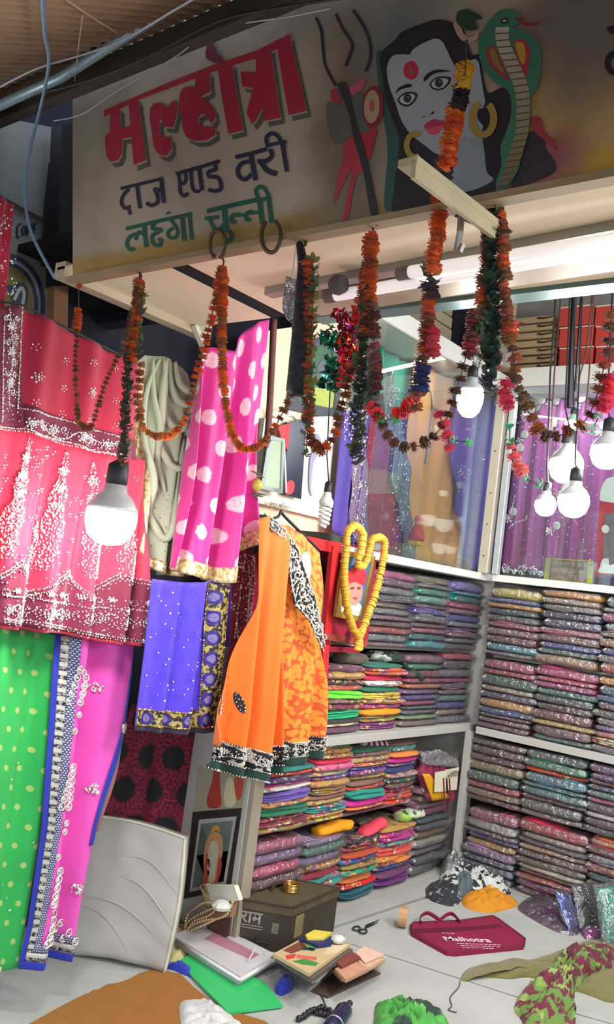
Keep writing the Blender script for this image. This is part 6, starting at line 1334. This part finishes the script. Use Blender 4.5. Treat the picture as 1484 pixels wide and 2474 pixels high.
# metal cash box
bl, bf, br = Z(566, 2284), Z(694, 2306), Z(806, 2250)
bb = bl+(br-bf); HB = .135
m_box = mat('box_metal', (74, 64, 54), .5, .5, var=.45, nsc=7); m_boxr = mat('box_olive', (92, 84, 62), .6, .3, var=.4, nsc=20)
t = thing('cash_box', 'dark worn metal cash box with Hindi lettering and gold bangles on its lid', 'box', (bl+br)/2)
up = V((0, 0, HB)); mb = MB(); mb.add([bl, bf, br, bb, bl+up, bf+up, br+up, bb+up], [(0, 1, 5, 4), (1, 2, 6, 5), (2, 3, 7, 6), (3, 0, 4, 7), (4, 5, 6, 7), (3, 2, 1, 0)]); mb.build('body', m_box, t)
cen = (bl+br)/2; ov = lambda p: cen+(p-cen)*1.03
u2 = V((0, 0, HB)); u3 = V((0, 0, HB+.016)); q = [ov(p) for p in (bl, bf, br, bb)]
mb = MB(); mb.add([p+u2-V((0, 0, .012)) for p in q]+[p+u3 for p in q], [(0, 1, 5, 4), (1, 2, 6, 5), (2, 3, 7, 6), (3, 0, 4, 7), (4, 5, 6, 7), (3, 2, 1, 0)]); mb.build('lid', m_boxr, t)
for a, b in ((q[0], q[1]), (q[1], q[2]), (q[2], q[3]), (q[3], q[0])): MB().tube([a+u3, b+u3], .005, 6).build('lid_rim', m_box, t)
fx = (bf-bl).normalized(); fn = V((fx.y, -fx.x, 0)); gx = (br-bf).normalized(); gn = V((gx.y, -gx.x, 0))
text_mesh('राम', 'lettering', mat('letter_silver', (150, 146, 138), .4, .4), t, bl+fx*.045+V((0, 0, .080))+fn*.0015, fx, (0, 0, 1), .055, fat=.02)
for zz in (.072, .064): MB().box(bl+fx*.05+V((0, 0, zz))+fn*.001, (.07, .001, .003), (fx, fn, V((0, 0, 1)))).build('painted_line', mat('letter_silver', (150, 146, 138)), t)
MB().box(bl+fx*.128+V((0, 0, .075))+fn*.002, (.024, .003, .034), (fx, fn, V((0, 0, 1))), bev=.001).build('clasp_plate', mat('clasp', (120, 114, 100), .4, .5), t)
MB().tube([bl+fx*.07+V((0, 0, .04))+fn*.002, bl+fx*.075+V((0, 0, .03))+fn*.012, bl+fx*.115+V((0, 0, .03))+fn*.012, bl+fx*.12+V((0, 0, .04))+fn*.002], .004, 6).build('handle', m_hold, t)
MB().box(bf+gx*.05+V((0, 0, .08))+gn*.001, (.05, .002, .07), (gx, gn, V((0, 0, 1)))).build('side_label', mat('label_olive', (126, 116, 76), .7, var=.4, nsc=30), t)
for i in range(6):
    c = cen+V((-.01, .01, HB+.021+i*.0045)); mb = MB().tube([c+V((.026*math.cos(a), .026*math.sin(a), .0)) for a in [2*PI*k_/20 for k_ in range(20)]], .0026, 6, closed=True)
    tag(mb.build('gold_bangle', m_goldb, smooth=True), 'thin gold bangle, %s in the pile on the cash box' % (ORD[5-i] if i else 'lowest'), 'bangle', 'gold bangles on the cash box')
MB().tube([cen+V((-.05, -.05, HB+.018)), cen+V((-.06, -.02, HB+.03)), cen+V((-.055, .05, HB+.03)), cen+V((-.04, .07, HB+.018))], .005, 6).build('lid_handle', m_box, t)
# beads and paper between cushion and box
def chain_pt(x, y):
    p = onY(x, y, 2.235-.05*max(0, (y-2200)/80))
    return p if p.z > .008 else Z(x, y, .008)
m_bead = mat('pale_gold_bead', (216, 184, 140), .25, .4, var=.2)
bd = raw(MB().lathe((0, 0, 0), [(0, -1), (.7, -.7), (1, 0), (.7, .7), (0, 1)], 7), 'bead', m_bead)
for lab, pts in (('long pale gold bead chain heaped beside the white cushion', [(446, 2270), (450, 2220), (468, 2196), (500, 2180), (520, 2196), (500, 2215), (470, 2225), (452, 2250), (480, 2240), (520, 2222), (550, 2205), (562, 2180)]),
                 ('second pale gold bead chain looped below the cardboard box', [(444, 2256), (470, 2232), (505, 2222), (540, 2215), (556, 2196), (540, 2180), (510, 2196), (480, 2210), (452, 2230), (446, 2262)])):
    p0 = Z(500, 2270, 0); t = thing('bead_chain', lab, 'beads', Z(*pts[0]), 'bead chains beside the cash box')
    P3 = [chain_pt(x, y) for x, y in smooth_line(pts, 6)]
    string_on(t, P3, bd, .0102, .0050, None, 'bead', .08)
bk = V((-.06, 2.10, .0))
t = thing('paper_carton', 'small open tan carton holding crumpled white paper behind the bead chains', 'box', Z(520, 2215))
MB().poly([onY(x, y, 2.245) for x, y in [(486, 2138), (566, 2140), (578, 2176), (510, 2182)]], nY, .02).build('paper_sheet', mat('paper_white', (206, 204, 190), .8), t)
MB().poly([onY(x, y, 2.245) for x, y in [(482, 2140), (498, 2136), (516, 2196), (504, 2200)]], nY, .02).build('tan_flap', m_carton, t)
MB().poly([onY(x, y, 2.245) for x, y in [(500, 2190), (562, 2184), (556, 2216), (506, 2224)]], nY, .025).build('body', mat('carton_brown', (150, 116, 84), .8, var=.3), t)
MB().poly([onY(x, y, 2.262) for x, y in [(500, 2216), (556, 2216), (552, 2262), (500, 2266)]], nY, .01).build('lower_body', mat('carton_dark', (84, 62, 52), .8, var=.4), t)
q_ = onY(536, 2186, 2.215); tag(MB().lathe(q_-V((0, 0, .015)), [(0, 0), (.03, .004), (.034, .014), (.02, .026), (0, .03)], 9).build('crumpled_paper', mat('tissue', (206, 206, 198), .8, bump=.6, bsc=40)), 'crumpled white tissue on the open tan carton', 'paper')
# plastic sleeves, folder, bags
t = thing('plastic_sleeves', 'thick pile of clear plastic sleeves on the green folder', 'bag', Z(560, 2310))
slab('sleeve_pile', [(410, 2262), (500, 2222), (676, 2310), (578, 2366)], .012, .028, mat('sleeve_grey', (186, 182, 186), .22, .0, var=.2, nsc=12, coat=.7), t)
slab('clear_sleeve', [(420, 2262), (498, 2222), (664, 2306), (582, 2360)], .0285, .0300, mat('sleeve_top', (206, 202, 206), .12, .0, var=.25, nsc=9, coat=1.0, bump=.25, bsc=18), t)
slab('pink_sheet', [(494, 2268), (520, 2250), (626, 2306), (606, 2318)], .0301, .0306, mat('sheet_pink', (176, 120, 136), .4), t)
MB().tube([Z(412, 2264, .03), Z(580, 2368, .03)], .005, 6).build('rolled_edge', mat('sleeve_edge', (206, 204, 206), .2, coat=.6), t, smooth=True)
MB().tube([Z(580, 2368, .03), Z(676, 2312, .03)], .007, 6).build('rolled_edge', mat('sleeve_edge', (206, 204, 206)), t, smooth=True)
MB().tube([Z(602, 2318, .042), Z(618, 2290, .055), Z(632, 2306, .042)], .0022, 5).build('loose_fold', mat('sleeve_edge', (206, 204, 206)), t)
tag(slab('green_folder', [(432, 2322), (470, 2296), (640, 2372), (684, 2428), (676, 2430), (552, 2446)], .0045, .011, mat('green_plastic', (52, 188, 104), .35, var=.1, coat=.3)), 'bright green plastic folder under the clear sleeves on the brown mat', 'folder')
heap('yellow_bag', 'pale yellow paper bag lying against the white cushion', 'bag', [(408, 2258), (412, 2232), (450, 2236), (482, 2244), (492, 2262), (470, 2290), (430, 2330), (408, 2330), (400, 2300)], .022, mat('pale_yellow', (206, 192, 132), .6, var=.15), 3, wr=.5)
heap('blue_cloth', 'royal blue cloth strip peeping from under the clear sleeves', 'cloth', [(396, 2338), (420, 2345), (462, 2362), (470, 2352), (440, 2336), (410, 2326)], .018, fabric('royal_blue', (28, 44, 160)), 5, grp='royal blue cloth ends')
heap('blue_cloth', 'royal blue cloth end beside the magazine pile', 'cloth', [(664, 2396), (680, 2406), (706, 2392), (712, 2372), (690, 2366), (668, 2380)], .03, fabric('royal_blue', (28, 44, 160)), 6, grp='royal blue cloth ends')
heap('white_bag', 'crumpled white printed bag at the front of the brown mat', 'bag', [(432, 2432), (450, 2420), (500, 2420), (520, 2432), (560, 2460), (600, 2500), (540, 2560), (450, 2540), (436, 2480)], .035, mat('bag_white', (206, 206, 204), .5, var=.06), 7, wr=.9)
# magazines and booklets
m_pg = mat('paper_edges', (176, 170, 158), .8, var=.25, nsc=60)
PLc = [(190, 184, 170), (140, 128, 112), (120, 112, 104), (176, 170, 160), (110, 96, 84), (168, 160, 150), (92, 84, 78)]
base = [(664, 2306), (732, 2274), (846, 2288), (750, 2360)]
for i in range(7):
    dy = (6-i)*7; jx, jy = R.uniform(-8, 8), R.uniform(-3, 3); z0 = .003+i*.0115
    q4 = [(x+jx, y+jy) for x, y in ([(668, 2312), (742, 2276), (840, 2290), (760, 2368)] if i % 2 else [(664, 2310), (736, 2274), (850, 2292), (752, 2364)])]
    tag(slab('magazine', q4, z0, z0+.0105, mat('cover_%d' % i, PLc[i], .5, var=.3, nsc=30)), 'worn magazine, %s in the pile by the cash box' % (ORD[7-i] if i else 'lowest'), 'magazine', 'magazines piled by the cash box')
t = thing('magazine', 'topmost magazine with a green and cream cover on the pile by the cash box', 'magazine', Z(750, 2310, .084), 'magazines piled by the cash box')
slab('cover', [(660, 2304), (728, 2268), (848, 2280), (748, 2352)], .0845, .094, mat('cover_cream', (196, 172, 132), .45, var=.1), t)
for q_, c, n_ in (([(684, 2296), (728, 2272), (744, 2290), (704, 2304)], (120, 70, 56), 'printed_patch'), ([(722, 2270), (790, 2276), (760, 2296), (730, 2296)], (96, 150, 70), 'printed_patch'), ([(706, 2322), (736, 2316), (770, 2326), (764, 2334), (730, 2330)], (72, 132, 64), 'printed_patch'),
                  ([(690, 2308), (716, 2304), (712, 2314), (694, 2318)], (196, 66, 60), 'printed_title'), ([(718, 2306), (766, 2312), (764, 2320), (716, 2314)], (206, 96, 84), 'printed_title'), ([(734, 2288), (764, 2290), (758, 2298), (730, 2294)], (44, 62, 116), 'printed_title'), ([(792, 2284), (840, 2282), (820, 2300), (780, 2310)], (206, 190, 150), 'printed_patch')):
    MB().poly([Z(x, y, .0945) for x, y in q_], nU, .0003).build(n_, mat('ink_%d_%d_%d' % c, c, .5), t)
t = thing('small_packet', 'navy and yellow packet with a white crumple on the topmost magazine', 'packet', Z(780, 2270, .095))
slab('navy_body', [(724, 2266), (744, 2258), (812, 2262), (800, 2280), (770, 2284)], .0955, .104, mat('navy_card', (34, 42, 92), .45), t)
slab('yellow_label', [(738, 2258), (760, 2246), (804, 2252), (782, 2266), (744, 2266)], .1045, .112, mat('yellow_card', (216, 196, 84), .5), t)
mb = MB().lathe(Z(816, 2276, .096), [(0, 0), (.022, .003), (.024, .012), (.012, .02), (0, .021)], 9); mb.v = [p+V((R.uniform(-.003, .003), R.uniform(-.003, .003), R.uniform(-.001, .003))) for p in mb.v]; mb.build('white_tissue', mat('tissue', (206, 206, 198)), t, smooth=True)
tag(slab('dark_tray', [(752, 2392), (850, 2318), (920, 2350), (792, 2408)], .0005, .006, mat('tray_brown', (82, 66, 56), .6)), 'dark brown flat tray under the small booklets', 'tray')
for c_, (q4, n_) in enumerate((([(806, 2340), (852, 2318), (886, 2340), (832, 2366)], 6), ([(858, 2316), (884, 2298), (928, 2316), (884, 2340)], 6))):
    for i in range(n_):
        z0 = .0065+i*.0105; jx, jy = R.uniform(-5, 5), R.uniform(-2, 2); cc = R.choice([(196, 160, 130), (186, 140, 116), (206, 178, 150), (150, 120, 84), (176, 150, 120)])
        tag(slab('booklet', [(x+jx, y+jy) for x, y in q4], z0, z0+.0095, mat('booklet_%d_%d_%d' % cc, cc, .6, var=.25, nsc=40)), 'tan paper booklet, %s in the pile %s' % (ORD[n_-1-i] if i else 'lowest', ('touching the magazines', 'at the far end of the dark tray')[c_]), 'booklet', 'tan booklets on the dark tray')
tag(slab('maroon_booklet', [(806, 2320), (846, 2296), (872, 2312), (826, 2334)], .0705, .078, mat('maroon_card', (124, 62, 54), .6)), 'maroon booklet on top of the tan booklets', 'booklet')
tag(slab('red_sketch_card', [(858, 2300), (880, 2286), (930, 2306), (882, 2326)], .0705, .073, mat('card_pink', (214, 176, 160), .6, var=.2, nsc=25)), 'pale card with faint red print on the far booklets', 'card')
# scissors, tape, thread
t = thing('scissors', 'dark steel scissors lying open on the white pad', 'scissors', Z(880, 2240))
for pts, r_ in (([(884, 2238), (900, 2230), (917, 2222)], .0045), ([(882, 2242), (902, 2234), (914, 2228)], .004)): MB().tube([Z(x, y, .006) for x, y in pts], lambda u, r_=r_: r_*(1.3-u), 6, flat=(0, 0, 1)).build('blade', mat('steel_dark', (58, 58, 58), .35, .7), t)
for cx, cy in ((862, 2243), (878, 2250)): MB().tube([Z(cx+9*math.cos(a), cy+5*math.sin(a), .006) for a in [2*PI*i/16 for i in range(16)]], .0028, 6, closed=True).build('finger_ring', m_hold, t, smooth=True)
t = thing('tape_roll', 'brown packing tape roll standing on edge on the white pad', 'tape', Z(970, 2238)); cT = Z(972, 2238, 0)+V((0, 0, .036))
MB().lathe(cT-V((.012, .012, 0)), [(.021, 0), (.036, 0), (.036, .030), (.021, .030), (.021, 0)], 28, (1, .55, 0)).build('tape', mat('tape_tan', (186, 140, 98), .3, coat=.5), t, smooth=False)
MB().lathe(cT-V((.012, .012, 0)), [(.018, .001), (.0205, .001), (.0205, .029), (.018, .029), (.018, .001)], 24, (1, .55, 0)).build('core', mat('core_card', (206, 176, 140), .8), t)
tag(MB().tube([Z(x, y, .0025) for x, y in smooth_line([(1112, 2372), (1108, 2386), (1088, 2410), (1092, 2430), (1084, 2440), (1104, 2446)])], .0016, 5).build('thread', mat('thread_dark', (70, 66, 60), .9)), 'loose dark thread trailing from the olive shawl', 'thread')
tag(MB().tube([Z(x, y, .003) for x, y in smooth_line([(758, 2388), (776, 2404), (790, 2436)])], .0018, 5).build('thread', mat('thread_dark', (70, 66, 60), .9)), 'thin dark cord between the magazine pile and the dark bottle', 'thread')
# maroon carrier bag
t = thing('carrier_bag', 'maroon cloth carrier bag with white lettering lying flat on the white pad', 'bag', Z(1130, 2255))
bo = [(994, 2236), (1000, 2230), (1110, 2226), (1192, 2214), (1206, 2222), (1268, 2268), (1266, 2284), (1100, 2300), (1080, 2298), (996, 2252)]
m_bag = mat('bag_maroon', (132, 24, 58), .6, var=.15, bump=.25, bsc=160)
MB().poly([Z(x, y, .016) for x, y in bo], nU, .0155).build('body', m_bag, t)
MB().poly([Z(x, y, .0175) for x, y in [(1000, 2244), (1150, 2238), (1206, 2232), (1214, 2238), (1150, 2246), (1004, 2254)]], nU, .0012).build('folded_mouth', mat('bag_dark', (92, 16, 42), .6), t)
MB().tube([Z(x, y, .012) for x, y in bo+[bo[0]]], .0055, 6).build('seam_piping', mat('bag_dark', (92, 16, 42), .6), t, smooth=True)
for pts in ([(1018, 2236), (1016, 2216), (1032, 2206), (1050, 2214), (1072, 2232)], [(1052, 2232), (1080, 2210), (1096, 2210), (1112, 2228)]): MB().tube([Z(x, y, .014+.012*math.sin(PI*i/30)) for i, (x, y) in enumerate(smooth_line(pts, 8))], .008, 6, flat=(0, 0, 1)).build('strap', m_bag, t)
ex = (Z(1180, 2270, .016)-Z(1078, 2266, .016)); ex.z = 0; ex.normalize(); ey = (Z(1110, 2258, .016)-Z(1124, 2290, .016)); ey.z = 0; ey = (ey-ex*ey.dot(ex)).normalized()
m_wt = mat('print_white', (222, 208, 210), .6)
pT = Z(1076, 2272, .0166)
text_mesh('Malhotra', 'lettering', m_wt, t, pT, ex, ey, .050, 'LEFT', .02)
text_mesh('DAAJ & VARI HOUSE', 'lettering', m_wt, t, Z(1064, 2258, .0166), ex, ey, .011, 'LEFT', .01) if 0 else None
for i, (x, y, l_) in enumerate(((1068, 2254, .05), (1104, 2279, .17), (1112, 2284, .15), (1118, 2289, .11))):
    a = Z(x, y, .0166); mb = MB()
    k_ = 0.0
    while k_ < l_: w_ = R.uniform(.006, .018); mb.box(a+ex*(k_+w_/2), (w_, .0035, .0004), (ex, ey, nU)); k_ += w_+.004
    mb.build('small_print', m_wt, t)["kind"] = 'stuff'
# heaps
m_bw2 = pmat('white_black_print', (206, 206, 204), [(30, 32, 38), (40, 42, 48), (210, 210, 206)], 26, (.46, .50))
m_bk2 = pmat('black_white_fleck', (34, 38, 44), [(150, 156, 158), (40, 44, 50), (34, 38, 44)], 40, (.54, .58))
heap('patterned_cloth', 'white cloth with bold black print heaped at the foot of the bottom back stack', 'cloth', [(1062, 2132), (1072, 2104), (1130, 2086), (1190, 2096), (1222, 2130), (1234, 2160), (1200, 2170), (1120, 2164), (1076, 2156)], .065, m_bw2, 11, wr=1.0, fine=9)
heap('patterned_cloth', 'black cloth with white flecks spilling from the bold print heap', 'cloth', [(1030, 2146), (1052, 2134), (1090, 2136), (1120, 2150), (1112, 2180), (1090, 2190), (1050, 2180), (1032, 2168)], .036, m_bk2, 12, wr=1.0, fine=11)
heap('mustard_cloth', 'mustard yellow cloth heaped before the bold print cloth', 'cloth', [(1116, 2172), (1140, 2160), (1176, 2146), (1204, 2152), (1222, 2170), (1250, 2180), (1244, 2192), (1214, 2200), (1190, 2206), (1150, 2202), (1122, 2190)], .034, mat('mustard_cloth2', (204, 134, 30), .8, var=.15), 13, wr=1.1, fine=11)
heap('slate_cloth', 'slate grey cloth between the black fleck and mustard cloths', 'cloth', [(1096, 2140), (1130, 2130), (1150, 2150), (1130, 2166), (1104, 2170)], .07, mat('slate_cloth', (84, 98, 106), .8), 14)
t = thing('clear_bag', 'clear plastic bag slumped against the corner stack above the print cloth', 'bag', Z(1090, 2120))
heap('film', '', '', [(1062, 2110), (1080, 2080), (1118, 2076), (1130, 2100), (1116, 2124), (1080, 2130)], .11, clear('bag_film2', (206, 210, 210), .4, .1, .3, 40, .9), 15, parent=t, wr=.7)
heap('yellow_tag', '', '', [(1080, 2110), (1092, 2106), (1096, 2118), (1086, 2124)], .05, mat('tag_yellow', (222, 186, 50), .5), 16, parent=t, rings=4, n=20)
# loose packets at the open side
film = clear('packet_film', (238, 240, 244), .26, .08, .06, 45, .8)
def loose(name, label, out, h, c, seed, spots=True, peak=None, sc2=1.04):
    P = [Z(*p) for p in out]; t = thing(name, label, 'packet', sum(P, V((0, 0, 0)))/len(P), 'plastic wrapped packets lying on the white pad')
    heap('folded_cloth', '', '', out, h, mat('loose_%d' % seed, c, .7, var=.2, nsc=18), seed, parent=t, wr=.35, flat=.9, peak=peak)
    cx, cy = sum(p[0] for p in out)/len(out), sum(p[1] for p in out)/len(out)
    heap('plastic_wrap', '', '', [(cx+(x-cx)*sc2, cy+(y-cy)*sc2) for x, y in out], h+.012, film, seed+50, parent=t, wr=.7, flat=.9, peak=peak)
    mb = MB()
    if spots:
        for q in range(26):
            a = R.uniform(0, 6.28); r_ = R.uniform(0, .8); x, y = cx+(out[0][0]-cx)*0+r_*math.cos(a)*60, cy+r_*math.sin(a)*26
            mb.lathe(Z(x, y, h*.9), [(0, .002), (.004, 0)], 6)
loose('fabric_packet', 'dark purple flat packet with silver sprigs lying before the bottom back stack', [(1254, 2190), (1330, 2160), (1380, 2180), (1400, 2250), (1360, 2256), (1290, 2222)], .035, (84, 40, 84), 31)
def pillow(label, q4, y_back, c, seed, th=.03, grp='plastic wrapped packets lying on the white pad'):
    """wrapped packet leaning back: pixel quad (top two, then bottom two) on a plane through the bottom edge"""
    a, b = Z(*q4[3]), Z(*q4[2]); w = (b-a).normalized(); n = V((w.y, -w.x, 0))*.85+V((0, 0, .52)); n.normalize()
    P = [onP(x, y, a, n) for x, y in q4[:2]]+[b, a]
    t = thing('fabric_packet', label, 'packet', (a+b)/2, grp)
    for nm, g, m, bulge in (('folded_cloth', 0.0, mat('loose_%d' % seed, c, .7, var=.2, nsc=18), th), ('plastic_wrap', .07, film, th+.006)):
        mb = MB(); N = 14
        for s_ in (1, -1):
            for j_ in range(N+1):
                for i_ in range(N+1):
                    u, v = i_/N*(1+2*g)-g, j_/N*(1+2*g)-g
                    p = (P[3]*(1-u)+P[2]*u)*(1-v)+(P[0]*(1-u)+P[1]*u)*v
                    e = max(0, 1-abs(2*i_/N-1)**4)*max(0, 1-abs(2*j_/N-1)**4)
                    d = e**.5*bulge*.5+.005*noise.noise(p*(60 if g else 25)+V((seed, 0, 0)))*(2 if g else 1)
                    p = p+n*(s_*d+th*.5); p.z = max(p.z, .003); mb.v.append(p)
        K = (N+1)**2
        for s_ in (0, 1):
            for j_ in range(N):
                for i_ in range(N): k_ = s_*K+j_*(N+1)+i_; q = (k_, k_+1, k_+N+2, k_+N+1); mb.f.append(q if s_ == 0 else q[::-1])
        mb.build(nm, m, t, smooth=True)
    mb = MB()
    for _ in range(14):
        u, v = R.uniform(.1, .9), R.uniform(.1, .9); p = (P[3]*(1-u)+P[2]*u)*(1-v)+(P[0]*(1-u)+P[1]*u)*v+n*(th+.002); mb.lathe(p, [(0, .002), (.003, 0)], 6, n)
    o = mb.build('sequins', m_silver, t); o['kind'] = 'stuff'
pillow('bright blue wrapped packet leaning between the purple and black packets', [(1336, 2160), (1362, 2156), (1394, 2236), (1368, 2254)], 0, (66, 86, 196), 32, .03)
pillow('black speckled wrapped packet between the blue and teal packets', [(1376, 2146), (1418, 2140), (1444, 2236), (1396, 2244)], 0, (60, 62, 68), 33, .04)
pillow('large teal green wrapped packet standing at the open side of the pad', [(1432, 2150), (1500, 2140), (1540, 2290), (1456, 2284)], 0, (28, 146, 126), 34, .05)
loose('fabric_packet', 'small magenta packet under the black speckled packet', [(1404, 2250), (1444, 2244), (1450, 2266), (1420, 2272)], .02, (176, 36, 150), 35)
m_ol = Mt('olive_weave'); n_ = m_ol.noise(140, 2); m_ol.bump(n_, .5, .006); m_ol = m_ol.fin(m_ol.mix(n_, rgb((84, 82, 40)), rgb((128, 122, 66))), .9, sheen=.3)
heap('olive_shawl', 'olive green woven shawl spread over the white pad', 'shawl', [(1112, 2370), (1120, 2352), (1140, 2338), (1200, 2326), (1290, 2318), (1380, 2290), (1440, 2270), (1520, 2290), (1560, 2400), (1484, 2424), (1420, 2404), (1340, 2380), (1280, 2362), (1230, 2366), (1150, 2360), (1126, 2372)], .035, m_ol, 21, wr=.7, fine=4, n=90, rings=12)
m_fl = pmat('floral_maroon_green', (98, 18, 46), [(120, 150, 66), (96, 130, 52), (140, 160, 84), (110, 22, 52)], 26, (.44, .50))
heap('floral_cloth', 'maroon cloth with green leaf print rumpled over the olive shawl', 'cloth', [(1242, 2440), (1262, 2400), (1310, 2370), (1340, 2330), (1370, 2298), (1440, 2286), (1490, 2300), (1484, 2350), (1420, 2378), (1380, 2410), (1372, 2460), (1390, 2530), (1270, 2530), (1262, 2470)], .07, m_fl, 22, wr=1.1, fine=10, n=90, rings=14)
m_gc = pmat('leaf_green_cloth', (64, 148, 56), [(70, 164, 60), (24, 50, 40), (90, 176, 76), (60, 140, 54)], 12, (.5, .6))
heap('green_cloth', 'crumpled bright green cloth with dark patches at the platform front', 'cloth', [(904, 2460), (912, 2424), (940, 2424), (966, 2418), (990, 2430), (1030, 2432), (1070, 2456), (1084, 2500), (1000, 2540), (910, 2520)], .045, m_gc, 23, wr=1.2, fine=12)
# dark bottle and black bead string
t = thing('dark_bottle', 'navy blue bottle lying on the pad beside a black beaded cord', 'bottle', Z(820, 2460, 0))
a, b = Z(806, 2480, .026), Z(844, 2426, .026); ax = (b-a).normalized(); L = (b-a).length
MB().lathe(a-ax*.05, [(0, 0), (.022, .003), (.026, .02), (.026, .05+L*.62), (.022, .05+L*.74), (.012, .05+L*.84), (.010, .05+L*.9), (0, .05+L*.9)], 18, ax).build('body', mat('bottle_navy', (30, 32, 66), .2, coat=.6), t, smooth=True)
MB().lathe(b-ax*.006, [(0, 0), (.009, 0), (.009, .014), (.004, .02), (0, .02)], 12, ax).build('cap', m_hold, t, smooth=True)
MB().lathe(a+ax*.004, [(.0264, 0), (.0268, .001), (.0268, .006), (.0264, .007)], 18, ax).build('silver_band', m_alu2, t)
t = thing('beaded_cord', 'black beaded cord coiled on the pad beside the navy bottle', 'beads', Z(760, 2456))
m_bkb = mat('bead_black', (34, 34, 42), .3); bkb = raw(MB().lathe((0, 0, 0), [(0, -1), (.7, -.7), (1, 0), (.7, .7), (0, 1)], 7), 'bead', m_bkb)
P3 = [Z(x, y, .008) for x, y in smooth_line([(724, 2462), (740, 2452), (758, 2440), (776, 2434), (796, 2442), (804, 2456), (786, 2450), (764, 2448)], 6)]; string_on(t, P3, bkb, .012, .0085, None, 'bead', .2)
